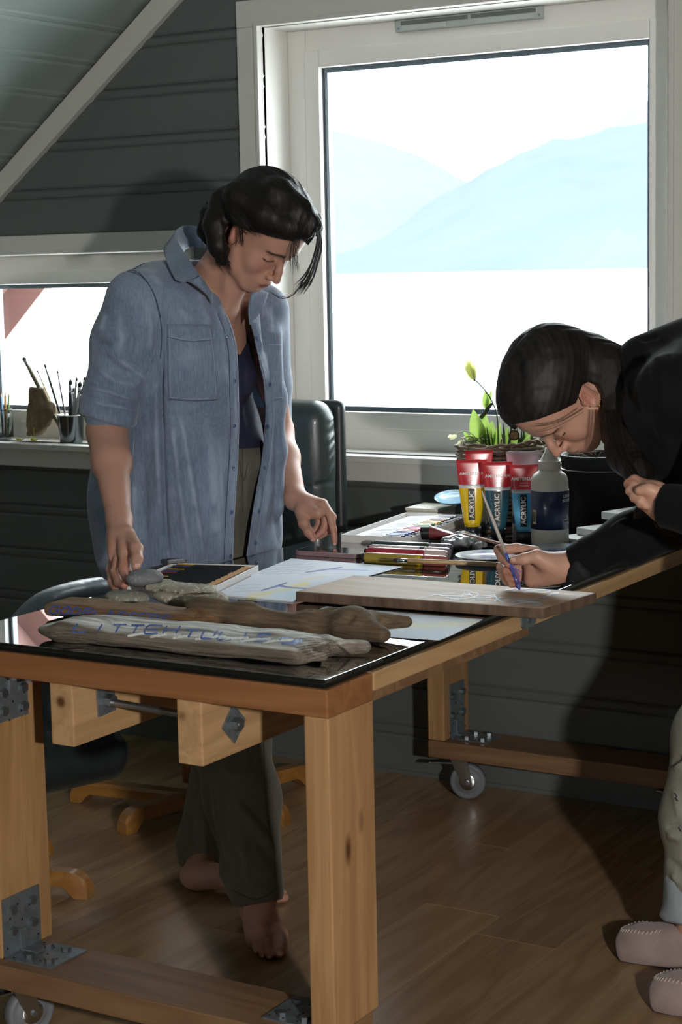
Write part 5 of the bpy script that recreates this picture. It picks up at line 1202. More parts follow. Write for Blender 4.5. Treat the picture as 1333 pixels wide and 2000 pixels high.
def runner(parent, c, ang, L0, L1, w=.048, h=.034):
    """bent wooden foot whose two ends curl down to the floor"""
    P = []
    def zt(s): e = abs(s); return .060 - .030 * max(0, (e - .80) / .20) ** 1.6
    prof = np.sin(np.linspace(-PI / 2, PI / 2, 61)); V = []; F = []
    ca_, sa_ = math.cos(ang), math.sin(ang)
    for s in prof:
        d = s * (L1 if s > 0 else L0); e = abs(s); zz = .024 + .038 * math.sqrt(max(0, 1 - (max(0, e - .84) / .16) ** 2)) ; zb_ = .028 if e < .82 else max(.0006, .028 - .028 * min(1, (e - .82) / .08))
        zb_ = min(zb_, zz - .012); ww = w * (1 - .12 * max(0, (e - .9) / .1))
        for (a, b) in ((-1, 0), (-1, .75), (-.7, 1), (.7, 1), (1, .75), (1, 0)): 
            y = a * ww / 2; z = zb_ + (zz - zb_) * b; V.append((c[0] + d * ca_ - y * sa_, c[1] + d * sa_ + y * ca_, z))
    n = 6
    for i in range(len(prof) - 1):
        for k in range(n): F.append((i * n + k, i * n + (k + 1) % n, (i + 1) * n + (k + 1) % n, (i + 1) * n + k))
    F += [tuple(range(n))[::-1], tuple((len(prof) - 1) * n + k for k in range(n))]
    return new_obj('base_runner', mesh_from(V, F), M_base, parent, False)
e1 = on_z(145, 1562, .0)[:2]; e2 = on_z(606, 1528, 0)[:2]; e3 = on_z(238, 1628, 0)[:2]; e4 = on_z(562, 1612, 0)[:2]
c0 = np.array([-2.87, 3.93]);
for a, b in ((e1, e4), (e3, e2)):
    v = b - a; an = math.atan2(v[1], v[0]); s = ((c0 - a) @ v) / (v @ v); m0 = a + v * s; runner(ch, m0, an, np.linalg.norm(m0 - a), np.linalg.norm(b - m0))
# second chair, low, left of the table
c2 = thing('leather_armchair', 'low dark leather armchair at the left, its seat showing under the table top', 'chair', (-3.0, 3.05, 0))
me = sdf_mesh([rbox((-2.93, 3.12, .335), (.30, .26, .060), .058, rotmat(math.radians(-18)), .03), ell((-2.93, 3.10, .36), (.28, .24, .06), rotmat(math.radians(-18)), .03)], .007, (-3.4, 2.7, .24), (-2.5, 3.55, .47))
creases(me, [([(50, 1445), (75, 1462)], 4, -.004), ([(80, 1440), (100, 1456)], 4, -.003), ([(110, 1442), (128, 1458)], 4, -.003), ([(140, 1450), (158, 1462)], 4, -.002)])
new_obj('seat_cushion', me, M_leathb, c2, True)
p = [on_y(62, 1192, 3.20), on_y(100, 1158, 3.28), on_y(150, 1140, 3.38), on_y(205, 1130, 3.5), on_y(290, 1128, 3.62)]
p = spline(p, 16); pr = chain([q - np.array([.02, 0, .042]) for q in p], [.042] * 16, .008) + chain([q - np.array([.06, 0, .14]) for q in p], [.06] * 16, .05) + chain([q - np.array([.08, 0, .25]) for q in p], [.06] * 16, .05)
lo = np.min(p, 0) - .42; hi = np.max(p, 0) + .14
me = sdf_mesh(pr, .0065, lo, hi, post=lambda P, d: d + .0003 * np.sin((P[..., 1] + P[..., 0] * .5) * 150 + 3 * vnoise(P * 20, 2)) * np.clip((P[..., 2] - .62) * 8, 0, 1))
new_obj('backrest_cushion', me, mat('window_sheen_leather', rgb('#5a656d'), rough=.40, bump=.12, bscale=200, coat=.1), c2, True)  # the window's reflection on dark leather is put into this paler colour
new_obj('seat_shell', sdf_mesh([rbox((-3.10, 3.18, .43), (.06, .25, .14), .05, rotmat(math.radians(-18)), .03)], .010, (-3.35, 2.8, .26), (-2.8, 3.6, .75)), M_leathb, c2, True)
new_obj('column', cyl((-2.98, 3.10, .075), (-2.98, 3.10, .28), .027, n=20), M_dark, c2)
f1 = on_z(178, 1752, 0)[:2]; v = np.array([-2.98, 3.10]) - f1; runner(c2, np.array([-2.98, 3.10]), math.atan2(-v[1], -v[0]), .28, np.linalg.norm(v))
runner(c2, np.array([-2.98, 3.10]), math.atan2(-v[1], -v[0]) + 1.25, .28, .30)
# ------------------------------------------------------------------ people: shared anatomy
def head_prims(pos, R, s=1.0):
    pos = np.array(pos, float)
    def W(*p): return pos + R @ (np.array(p, float) * s)
    def E(c, r, k=.012, sub=False, tilt=None): return ell(W(*c), np.array(r) * s, R if tilt is None else R @ tilt, k, sub)
    def Cp(a, b, ra, rb, k=.01, sub=False): return cap(W(*a), W(*b), ra * s, rb * s, k, sub)
    P = [E((-.015, 0, .040), (.094, .075, .083), .02), E((.030, 0, -.015), (.052, .060, .080), .03), E((.028, 0, -.070), (.046, .049, .040), .03),
         E((.068, 0, -.098), (.0165, .019, .0155), .018), E((.040, 0, .045), (.050, .060, .048), .03)]
    for q in (-1, 1):
        P += [E((.050, q * .036, -.030), (.026, .022, .026), .022), Cp((.076, q * .034, .020), (.083, q * .012, .018), .010, .010, .012), Cp((.030, q * .050, -.075), (.062, q * .018, -.098), .012, .012, .025), Cp((.012, q * .055, -.045), (.030, q * .050, -.075), .013, .012, .022)]
    P += [E((.074, 0, -.068), (.021, .028, .024), .018)]
    for q in (-1, 1): P += [E((.094, q * .031, .004), (.019, .0165, .0095), .012, True)]
    for q in (-1, 1): P += [E((.0675, q * .031, .000), (.0135, .0150, .0120), .004), Cp((.079, q * .042, -.0045), (.080, q * .021, -.006), .0022, .0022, .004)]
    P += [Cp((.082, 0, .008), (.098, 0, -.020), .0068, .0085, .010), Cp((.098, 0, -.020), (.1065, 0, -.038), .0085, .0100, .006)]
    for q in (-1, 1): P += [E((.0925, q * .0115, -.0430), (.0105, .0068, .0075), .006), E((.097, q * .0060, -.0500), (.004, .0028, .0030), .002, True)]
    P += [E((.0900, 0, -.0665), (.0078, .0200, .0050), .004), E((.0880, 0, -.0765), (.0080, .0170, .0058), .004), Cp((.1000, -.013, -.0712), (.1000, .013, -.0712), .0038, .0038, .0025, True), E((.094, 0, -.0875), (.006, .014, .0045), .008, True)]
    T = rotmat(0, math.radians(-14), 0)
    for q in (-1, 1):
        Tq = np.array(Matrix.Rotation(math.radians(-16) * q * -1, 3, 'Z')) @ T
        P += [E((-.004, q * .0765, -.004), (.0175, .0055, .0295), .004, False, Tq), E((-.002, q * .073, -.030), (.008, .005, .010), .005), E((.002, q * .0815, -.004), (.0095, .0055, .0185), .002, True, Tq), E((.010, q * .074, -.006), (.006, .005, .009), .004)]
    return P, W
def face_tint(me, pos, R, s, skin, lip, browc, browlen=1.0):
    co = get_co(me); q = (co - pos) @ R / s; col = np.tile(np.array(rgb(skin)[:3]), (len(co), 1))
    near = (np.abs(q[:, 0] - .05) < .10) & (np.abs(q[:, 1]) < .085) & (np.abs(q[:, 2] + .01) < .12)
    def blend(m, cc): 
        nonlocal col
        m = np.clip(m, 0, 1)[:, None] * near[:, None]; col = col * (1 - m) + np.array(rgb(cc)[:3]) * m
    x, y, z = q.T; ay = np.abs(y)
    blend(.35 * np.exp(-(((x - .104) / .012) ** 2 + (z + .040) ** 2 / .012 ** 2 + (y / .012) ** 2)), '#b0685a')
    blend(.30 * np.exp(-(((ay - .040) / .020) ** 2 + ((z + .032) / .020) ** 2)) * (x > .04), '#b26f60')
    blend(1.3 - 1.6 * ((y / .0215) ** 2 + ((z + .0712) / .0105) ** 2) * 1.0 if False else np.where((x > .080), 1.4 * (1.0 - ((y / .0215) ** 2 + ((z + .0712) / .0100) ** 2)), 0), lip)
    blend(np.where((x > .08) & (ay < .019) & (np.abs(z + .0712) < .0013), .8, 0), '#3a1c1a')
    by = (ay - .030) / .021; zb = .0175 + .0040 * (1 - by ** 2) - .002 * by; blend(np.where((np.abs(by) < 1.05) & (x > .05), (1.5 - np.abs(z - zb) / .0036) * browlen, 0) * np.clip(1.4 - by ** 4 * 1.2, 0, 1), browc)
    ly = (ay - .031) / .0150; zl = -.0050 - .0030 * (1 - ly ** 2); blend(np.where((np.abs(ly) < 1) & (x > .055), 1.6 - np.abs(z - zl) / .0019, 0), '#17100e')
    zl2 = .0068 + .0012 * (1 - ly ** 2); blend(np.where((np.abs(ly) < 1) & (x > .05), .5 * (1 - np.abs(z - zl2) / .0016), 0), '#7d5044')
    blend(.5 * np.exp(-(((x + .0) / .02) ** 2 + ((z + .004) / .03) ** 2)) * (ay > .074), '#b4665a')
    return co, q, col
def finger(pts, r0=.0088, r1=.0066, k=.004):
    n = len(pts); rs = np.linspace(r0, r1, n); rs[-1] *= .95
    return chain(pts, list(rs), k)
M_skin = attr_mat('skin', rough=.48, bump=.10, bscale=420, sss=.12, spec=.4, var=.06, vscale=28)
def tendon(a, b, r=.004, k=.010): return cap(a, b, r, r * .8, k)

def quad_patch(bv, corners, nu, nv, off, th, name_pts=False, pillow=0.0):
    """a sewn-on piece of cloth following the surface, its corners given as seen"""
    a, b, c, d = [np.array(p, float) for p in corners]; V = []; ok = True; G = {}
    for i in range(nu + 1):
        for j in range(nv + 1):
            u, v = i / nu, j / nv; p = a * (1 - u) * (1 - v) + b * u * (1 - v) + c * u * v + d * (1 - u) * v; h = cast(bv, p[0], p[1])
            if h is None: return None
            e = min(u, 1 - u, v, 1 - v) * 4; G[i, j] = (np.array(h[0]), np.array(h[1]), off + th + pillow * min(1, e))
    # smooth the heights a little
    P = np.array([[G[i, j][0] for j in range(nv + 1)] for i in range(nu + 1)]); Nn = np.array([[G[i, j][1] for j in range(nv + 1)] for i in range(nu + 1)])
    for _ in range(2):
        Q = Nn.copy(); Q[1:-1, 1:-1] = (Nn[:-2, 1:-1] + Nn[2:, 1:-1] + Nn[1:-1, :-2] + Nn[1:-1, 2:] + Nn[1:-1, 1:-1] * 2) / 6; Nn = Q / np.linalg.norm(Q, axis=2)[..., None]
    H = np.array([[G[i, j][2] for j in range(nv + 1)] for i in range(nu + 1)]); T = P + Nn * H[..., None]; Bm = P - Nn * .002
    V = [tuple(p) for p in T.reshape(-1, 3)] + [tuple(p) for p in Bm.reshape(-1, 3)]; m = (nu + 1) * (nv + 1); F = []
    I = lambda i, j: i * (nv + 1) + j
    for i in range(nu):
        for j in range(nv): F.append((I(i, j), I(i + 1, j), I(i + 1, j + 1), I(i, j + 1)))
    rim = [I(i, 0) for i in range(nu + 1)] + [I(nu, j) for j in range(1, nv + 1)] + [I(i, nv) for i in range(nu - 1, -1, -1)] + [I(0, j) for j in range(nv - 1, 0, -1)]
    for q in range(len(rim)): r0, r1 = rim[q], rim[(q + 1) % len(rim)]; F.append((r0, m + r0, m + r1, r1))
    bm = bmesh.new(); vs = [bm.verts.new(v) for v in V]
    for f in F:
        try: bm.faces.new([vs[i] for i in f])
        except ValueError: pass
    return bm_mesh(bm)
def seam(bv, pts, r=.0009, off=.0012, n=None):
    P = spline([(*p, 0) for p in pts], n or max(8, len(pts) * 7)); out = []
    for p in P:
        h = cast(bv, p[0], p[1], off)
        if h is not None and (not out or (h[0] - out[-1]).length < .05): out.append(h[0])
    return (out, r) if len(out) > 2 else None
def seams(bv, lines, name, m, parent, r=.0009, off=.001):
    L_ = [q for q in (seam(bv, l, r, off) for l in lines) if q]
    if L_: return new_obj(name, tubes(L_, 5), m, parent, True)
def poly_sd(uv, poly):
    """signed distance (inside negative) to a polygon in the plane"""
    d = np.full(uv.shape[:-1], 1e9); ins = np.zeros(uv.shape[:-1], bool); n = len(poly); P = np.array(poly, float)
    for i in range(n):
        a, b = P[i], P[(i + 1) % n]; ab = b - a; t = np.clip(((uv - a) @ ab) / (ab @ ab), 0, 1); d = np.minimum(d, np.linalg.norm(uv - a - t[..., None] * ab, axis=-1))
        c = (a[1] > uv[..., 1]) != (b[1] > uv[..., 1]); xx = a[0] + (uv[..., 1] - a[1]) / (b[1] - a[1] + 1e-12) * ab[0]; ins ^= c & (uv[..., 0] < xx)
    return np.where(ins, -d, d)
def hair_mat(name, c1, c2, rough=.34):
    m, N, L, B = mat_new(name)
    at = N.new('ShaderNodeAttribute'); at.attribute_name = 'flow'; n = N.new('ShaderNodeTexNoise'); n.inputs['Scale'].default_value = 1; n.inputs['Detail'].default_value = 3; L.new(at.outputs['Vector'], n.inputs['Vector'])
    r = N.new('ShaderNodeValToRGB'); r.color_ramp.elements[0].position = .35; r.color_ramp.elements[1].position = .72; r.color_ramp.elements[0].color = c1; r.color_ramp.elements[1].color = c2; L.new(n.outputs['Fac'], r.inputs[0]); L.new(r.outputs[0], B.inputs['Base Color'])
    b = N.new('ShaderNodeBump'); b.inputs['Strength'].default_value = .5; b.inputs['Distance'].default_value = .001; L.new(n.outputs['Fac'], b.inputs['Height']); L.new(b.outputs[0], B.inputs['Normal'])
    B.inputs['Roughness'].default_value = rough; B.inputs['Specular IOR Level'].default_value = .3; return m
def flow_attr(me, fn):
    co = get_co(me); v = fn(co).astype(np.float32); a = me.attributes.new('flow', 'FLOAT_VECTOR', 'POINT'); a.data.foreach_set('vector', v.ravel())
def loose_hair(pts_list, r, parent, m, name='loose_strand', kind='stuff'):
    L_ = [(spline(p, 16), [r] * 14 + [r * .6, r * .3]) for p in pts_list]; me = tubes(L_, 3); flow_attr(me, lambda c: c * 30); return new_obj(name, me, m, parent, True, kind)
# ------------------------------------------------------------------ the standing woman in the denim shirt
wa = thing('person', 'dark-haired person in an open denim shirt standing behind the table, looking down, hands on it', 'person', (-2.5, 3.45, 0))
HA = np.array([-2.298, 3.451, 1.540]); RA = rotmat(math.radians(-7.3), math.radians(49.3), math.radians(.7)); SA = 1.03
hp, WA = head_prims(HA, RA, SA)
nb = np.array([-2.470, 3.470, 1.400])
body = list(hp)
body += [cap(WA(-.025, 0, -.045), nb, .050, .058, .03), cap(WA(.005, 0, -.075), (-2.415, 3.470, 1.375), .030, .03, .03),
         cap(WA(-.005, -.045, -.055), (-2.405, 3.452, 1.362), .012, .011, .015)]
TR = rotmat(0, math.radians(14))
body += [ell((-2.500, 3.475, 1.235), (.085, .150, .175), TR, .04), cap((-2.495, 3.340, 1.362), (-2.475, 3.610, 1.362), .042, .042, .05), ell((-2.530, 3.570, 1.03), (.095, .140, .18), None, .06), ell((-2.56, 3.55, .88), (.105, .150, .13), None, .05),
         ell((-2.440, 3.415, 1.205), (.044, .050, .050), None, .03), ell((-2.440, 3.535, 1.205), (.044, .050, .050), None, .03), cap((-2.42, 3.455, 1.365), (-2.44, 3.35, 1.375), .010, .010, .015), cap((-2.42, 3.495, 1.365), (-2.43, 3.60, 1.375), .010, .010, .015)]
# right arm (nearer the camera)
shR = on_y(268, 572, 3.315); elR = on_y(209, 838, 3.235); wrR = on_y(233, 1015, 3.075)
mR = elR * .62 + wrR * .38
body += [cap(shR, elR, .040, .041, .03), cap(elR, mR, .0435, .0405, .02), cap(mR, wrR, .0405, .0265, .02), cap(elR + [0, 0, -.02], mR + [.004, 0, 0], .040, .036, .02)]
def HR(px, py, y): return on_y(px, py, y)
kn = HR(238, 1072, 3.020); cR = HR(236, 1048, 3.04)
body += [cap(wrR, cR, .0265, .029, .015), cap(HR(228, 1050, 3.05), HR(226, 1085, 3.02), .021, .017, .012), cap(HR(247, 1045, 3.03), HR(246, 1082, 3.00), .020, .017, .012)]
body += finger([HR(226, 1078, 3.045), HR(216, 1112, 3.02), HR(218, 1136, 2.985), HR(226, 1152, 2.965)], .0105, .0078) + finger([HR(232, 1082, 3.015), HR(225, 1118, 2.985), HR(232, 1140, 2.955), HR(243, 1144, 2.940)], .0105, .0078) \
      + finger([HR(243, 1084, 2.995), HR(240, 1114, 2.965), HR(246, 1131, 2.945), HR(254, 1128, 2.945)], .0100, .0076) + finger([HR(250, 1080, 3.00), HR(249, 1100, 2.985), HR(250, 1118, 2.970), HR(256, 1122, 2.965)], .0095, .0072)
body += finger([HR(255, 1052, 3.02), HR(267, 1072, 2.985), HR(268, 1092, 2.965), HR(266, 1107, 2.950)], .0150, .0100, .008)
# left arm (farther), reaching to the phone
shL = on_y(512, 600, 3.625); elL = on_y(540, 842, 3.800); wrL = on_y(577, 974, 3.665)
def HL(px, py, y): return on_y(px, py, y)
body += [cap(shL, elL, .038, .040, .03), cap(elL, elL * .6 + wrL * .4, .0415, .038, .02), cap(elL * .6 + wrL * .4, wrL, .038, .0265, .02)]
body += [cap(wrL, HL(602, 990, 3.655), .0265, .027, .015), cap(HL(600, 984, 3.665), HL(630, 986, 3.66), .022, .0155, .012), cap(HL(596, 998, 3.64), HL(622, 1002, 3.635), .020, .015, .012)]
body += finger([HL(632, 984, 3.655), HL(645, 1005, 3.645), HL(652, 1034, 3.64), HL(654, 1060, 3.635)], .0108, .0070) \
      + finger([HL(636, 990, 3.675), HL(650, 1010, 3.685), HL(644, 1036, 3.675), HL(625, 1048, 3.655)], .0105, .0078) \
      + finger([HL(630, 996, 3.655), HL(637, 1020, 3.655), HL(630, 1038, 3.645), HL(614, 1052, 3.63)], .0100, .0076) \
      + finger([HL(620, 1000, 3.665), HL(624, 1022, 3.67), HL(615, 1036, 3.66), HL(606, 1042, 3.655)], .0090, .0070)
body += finger([HL(588, 1000, 3.635), HL(594, 1022, 3.615), HL(604, 1040, 3.605), HL(612, 1052, 3.605)], .0150, .0092, .008)
# legs and bare feet
anR = on_y(508, 1752, 3.150); knR = on_y(452, 1420, 3.29); hipR = np.array([-2.545, 3.41, .86])
anL = on_y(392, 1662, 3.405); knL = np.array([-2.44, 3.52, .46]); hipL = np.array([-2.55, 3.59, .86])
body += [cap(hipR, knR, .075, .052, .03), cap(knR, anR, .050, .033, .03), cap(hipL, knL, .075, .052, .03), cap(knL, anL, .050, .034, .03)]
def Z(px, py, z): return on_z(px, py, z)
fa = [cap(anR, Z(508, 1792, .048), .033, .030, .02), ell(Z(496, 1780, .028), (.034, .034, .028), None, .02), cap(Z(508, 1780, .055), Z(508, 1822, .030), .033, .028, .02), cap(Z(500, 1800, .030), Z(499, 1832, .020), .026, .019, .02), cap(Z(528, 1790, .036), Z(540, 1820, .024), .024, .021, .02), ell(Z(546, 1826, .022), (.020, .020, .019), None, .012)]
body += fa
body += finger([Z(546, 1824, .022), Z(548, 1846, .018), Z(545, 1859, .0145)], .0165, .0140, .003) + finger([Z(526, 1830, .022), Z(527, 1856, .017), Z(527, 1866, .0105)], .0100, .0088, .004) + finger([Z(514, 1830, .020), Z(513, 1856, .016), Z(513, 1864, .0095)], .0095, .0080, .004) + finger([Z(503, 1828, .018), Z(501, 1850, .014), Z(502, 1857, .009)], .0090, .0075, .004) + finger([Z(493, 1824, .016), Z(490, 1838, .012), Z(491, 1845, .0088)], .0085, .0072, .004)
body += [cap(anL, Z(395, 1712, .035), .034, .032, .02), ell(Z(378, 1712, .030), (.034, .030, .030), None, .02), cap(Z(395, 1705, .045), Z(470, 1722, .036), .032, .028, .02), cap(Z(470, 1728, .030), Z(525, 1742, .020), .028, .018, .02)]
body += finger([Z(525, 1746, .018), Z(545, 1752, .016), Z(556, 1753, .0125)], .0130, .0110, .005) + finger([Z(528, 1738, .016), Z(545, 1742, .013), Z(555, 1744, .0095)], .0090, .0078, .004) + finger([Z(525, 1733, .016), Z(541, 1735, .013), Z(549, 1737, .0095)], .0085, .0072, .004)
me = sdf_mesh(body, .0032, (-2.95, 2.85, -.005), (-1.95, 3.85, 1.75), name='body')
co = get_co(me); co[:, 2] = np.maximum(co[:, 2], .0008); hm = (co[:, 0] > -2.385) & (co[:, 2] > .70) & (co[:, 2] < TZ + .0006); co[hm, 2] = TZ + .0006; set_co(me, co)
co, q, col = face_tint(me, HA, RA, SA, '#b98c78', '#9a5a52', '#2a1c17')
def redden(tips, r_, cc, a):
    global col
    for t in tips:
        k = (a * np.exp(-((co - np.array(t)) ** 2).sum(1) / r_ ** 2))[:, None]; col = col * (1 - k) + np.array(rgb(cc)[:3]) * k
redden([HR(226, 1152, 2.965), HR(243, 1144, 2.94), HR(254, 1128, 2.945), HR(240, 1110, 2.97), HL(654, 1060, 3.635), HL(612, 1052, 3.61), HL(640, 1030, 3.66)], .024, '#b06a5c', .55)
redden([Z(546, 1850, .02), Z(515, 1860, .015), Z(545, 1750, .015)], .03, '#a86f62', .5)
set_tint(me, col); bodyA = new_obj('body', me, M_skin, wa, True)
M_nail = mat('finger_nail', rgb('#d3a79b'), rough=.3)
bvB = bvh_of(me)
for (px, py, r_) in ((547, 1862, .0075), (654, 1063, .0042), (611, 1055, .005), (268, 1104, .0055), (527, 1869, .004), (513, 1867, .0036)):
    h = cast(bvB, px, py, .0004)
    if h:
        nl = ell; q_ = h[1].to_track_quat('Z', 'Y'); bm = bmesh.new(); bmesh.ops.create_uvsphere(bm, u_segments=10, v_segments=6, radius=1)
        for v in bm.verts: v.co = h[0] + q_ @ Vector((v.co.x * r_, v.co.y * r_ * .85, v.co.z * .0009))
        new_obj('nail', bm_mesh(bm), M_nail, bodyA, True)

# camisole of dark navy silk with a lace edge
M_cami = mat('navy_silk', rgb('#22233a'), rough=.75, sheen=.0, var=.1, vscale=14); M_lace = mat('navy_lace', rgb('#3a3340'), rough=.7, bump=.8, bscale=300)
cami_p = [ell((-2.500, 3.475, 1.235), (.093, .158, .183), TR, .04), ell((-2.530, 3.570, 1.03), (.104, .150, .19), None, .06), ell((-2.440, 3.415, 1.205), (.050, .056, .056), None, .03), ell((-2.440, 3.535, 1.205), (.050, .056, .056), None, .03), ell((-2.56, 3.55, .90), (.112, .155, .13), None, .05)]
neckline = [(380, 500), (600, 500), (600, 655), (500, 662), (483, 672), (470, 694), (463, 690), (452, 640), (380, 600)]
def post_cami(P, d):
    uv = proj(P)[..., :2]; return np.maximum(np.maximum(d, -poly_sd(uv, neckline) / 850), P[..., 2] - 1.36)
me = sdf_mesh(cami_p, .0042, (-2.75, 3.2, .92), (-2.3, 3.8, 1.46), post=post_cami, deep=.04)
creases(me, [([(480, 700), (476, 760), (480, 830)], 6, -.003), ([(500, 700), (498, 760), (494, 840)], 6, .003), ([(470, 760), (480, 850)], 4, .002), ([(512, 720), (508, 800)], 4, -.002)])
cami = new_obj('camisole', me, M_cami, wa, True); bvC = bvh_of(me)
lp = quad_patch(bvC, [(464, 700), (513, 690), (506, 668), (472, 682)], 10, 6, .0008, .0012)
if lp: new_obj('lace_trim', lp, M_lace, cami, True)

# trousers
def clear_edge(me):
    c = get_co(me); m = (c[:, 2] > .66) & (c[:, 2] < TZ + .012) & (c[:, 0] > GX0 - .003); c[m, 0] = GX0 - .003; set_co(me, c)
M_trou = mat('olive_grey_cotton', rgb('#5f5b50'), rough=.85, var=.10, vscale=16, bump=.25, bscale=500, sheen=.1); M_seamt = mat('trouser_stitch', rgb('#4d493f'), rough=.9)
def TZp(px, py, x): return on_x(px, py, x)
tr = [ell((-2.55, 3.55, .94), (.128, .175, .12), None, .05), ell((-2.535, 3.56, 1.0), (.122, .165, .07), None, .04), ell((-2.56, 3.505, .86), (.120, .18, .14), None, .05)]
hemR = on_y(503, 1738, 3.155); k1 = on_y(447, 1430, 3.30); k2 = on_y(474, 1560, 3.235)
tr += chain([(-2.555, 3.43, .86), k1, k2, hemR], [.100, .088, .080, .0585], .04)
tr += [cap(on_y(468, 1700, 3.19), hemR + [-.02, .0, .01], .045, .045, .03)]
hemL = on_y(396, 1664, 3.42)
tr += chain([(-2.545, 3.60, .86), (-2.46, 3.54, .46), hemL + [0, 0, .02], hemL + [.0, 0, -.08]], [.100, .080, .058, .056], .03)
def post_tr(P, d):
    z = P[..., 2]; uv = proj(P)[..., :2]
    near = (P - CAMPOS) @ (RC @ np.array([0, 0, -1.0]))
    hem = np.where(P[..., 1] < 3.30, (1752 + (uv[..., 0] - 500) * -.18 - uv[..., 1] + 14), (1708 + (uv[..., 0] - 392) * .16 - uv[..., 1])) / 850
    wb = (z - 1.062)
    return np.maximum(np.maximum(d, -hem), wb)
me = sdf_mesh(tr, .0048, (-2.8, 3.0, .04), (-1.95, 3.8, 1.09), post=post_tr, deep=.05)
creases(me, [([(500, 1448), (508, 1480), (502, 1500)], 4, .003), ([(488, 1460), (495, 1485), (486, 1505)], 4, -.003), ([(430, 1500), (470, 1520), (510, 1505)], 9, .006), ([(440, 1560), (480, 1590), (520, 1640), (538, 1680)], 9, .008), ([(470, 1560), (520, 1610)], 7, -.005), ([(480, 1640), (483, 1720)], 7, .006),
             ([(500, 1640), (540, 1690)], 8, -.006), ([(460, 1640), (500, 1700), (535, 1710)], 8, .005), ([(400, 1500), (410, 1600), (440, 1700)], 8, -.007), ([(420, 1480), (435, 1600), (465, 1720)], 6, .005), ([(385, 1490), (390, 1600)], 6, .005), ([(375, 1580), (380, 1670)], 6, -.005), ([(398, 1620), (405, 1680)], 5, .004),
             ([(470, 880), (476, 980)], 4, -.003), ([(485, 890), (480, 1010)], 4, .003), ([(462, 960), (468, 1080)], 4, .003)])
clear_edge(me); trous = new_obj('trousers', me, M_trou, wa, True); bvT = bvh_of(me)
seams(bvT, [[(462, 874), (485, 871), (508, 868)], [(468, 900), (472, 930), (478, 935), (484, 905)], [(515, 1448), (520, 1580), (536, 1660), (537, 1720)], [(452, 1738), (500, 1756), (540, 1738)], [(474, 880), (474, 1000)]], 'seam_stitching', M_seamt, trous, .0012)

# denim shirt
def denim():
    m, N, L, B = mat_new('washed_denim')
    tc = N.new('ShaderNodeTexCoord'); n = N.new('ShaderNodeTexNoise'); n.inputs['Scale'].default_value = 7; n.inputs['Detail'].default_value = 6; n.inputs['Roughness'].default_value = .62; L.new(tc.outputs['Object'], n.inputs['Vector'])
    mp = N.new('ShaderNodeMapping'); mp.inputs['Scale'].default_value = (60, 60, 9); L.new(tc.outputs['Object'], mp.inputs[0]); n3 = N.new('ShaderNodeTexNoise'); n3.inputs['Scale'].default_value = 4; n3.inputs['Detail'].default_value = 4; L.new(mp.outputs[0], n3.inputs['Vector'])
    mx = N.new('ShaderNodeMath'); mx.operation = 'MULTIPLY_ADD'; mx.inputs[1].default_value = .4; L.new(n3.outputs['Fac'], mx.inputs[0]); ms = N.new('ShaderNodeMath'); ms.operation = 'MULTIPLY'; ms.inputs[1].default_value = .6; L.new(n.outputs['Fac'], ms.inputs[0]); L.new(ms.outputs[0], mx.inputs[2])
    r = N.new('ShaderNodeValToRGB'); r.color_ramp.elements[0].position = .34; r.color_ramp.elements[0].color = rgb('#59667c'); r.color_ramp.elements[1].position = .66; r.color_ramp.elements[1].color = rgb('#8492a8')
    L.new(mx.outputs[0], r.inputs[0]); at = N.new('ShaderNodeAttribute'); at.attribute_name = 'fold_tint'; m2 = N.new('ShaderNodeMixRGB'); m2.inputs[2].default_value = rgb('#a3b0c4'); L.new(at.outputs['Fac'], m2.inputs[0]); L.new(r.outputs[0], m2.inputs[1]); L.new(m2.outputs[0], B.inputs['Base Color'])
    w = N.new('ShaderNodeTexWave'); w.inputs['Scale'].default_value = 420; w.bands_direction = 'DIAGONAL'; w.inputs['Distortion'].default_value = 2; L.new(tc.outputs['Object'], w.inputs['Vector'])
    b = N.new('ShaderNodeBump'); b.inputs['Strength'].default_value = .22; b.inputs['Distance'].default_value = .0008; L.new(w.outputs['Fac'], b.inputs['Height'])
    b2 = N.new('ShaderNodeBump'); b2.inputs['Strength'].default_value = .5; b2.inputs['Distance'].default_value = .006; n4 = N.new('ShaderNodeTexNoise'); n4.inputs['Scale'].default_value = 16; n4.inputs['Detail'].default_value = 3; L.new(tc.outputs['Object'], n4.inputs['Vector']); L.new(n4.outputs['Fac'], b2.inputs['Height']); L.new(b.outputs[0], b2.inputs['Normal']); L.new(b2.outputs[0], B.inputs['Normal'])
    B.inputs['Roughness'].default_value = .85; B.inputs['Sheen Weight'].default_value = .25; return m
M_den = denim(); M_dst = mat('denim_edge', rgb('#9aa7bb'), rough=.9); M_dsd = mat('denim_dark_stitch', rgb('#3f4a63'), rough=.9); M_btn = mat('blue_grey_button', rgb('#4f5d85'), rough=.35, coat=.3)
shp = [rbox((-2.580, 3.500, 1.12), (.165, .210, .36), .155, rotmat(0, math.radians(5)), .05), rbox((-2.575, 3.520, .86), (.175, .245, .20), .145, None, .06), ell((-2.500, 3.472, 1.225), (.150, .190, .185), TR, .05),
       cap((-2.525, 3.325, 1.375), (-2.495, 3.620, 1.372), .068, .068, .05), cap((-2.56, 3.40, 1.39), (-2.53, 3.56, 1.39), .068, .068, .04)]
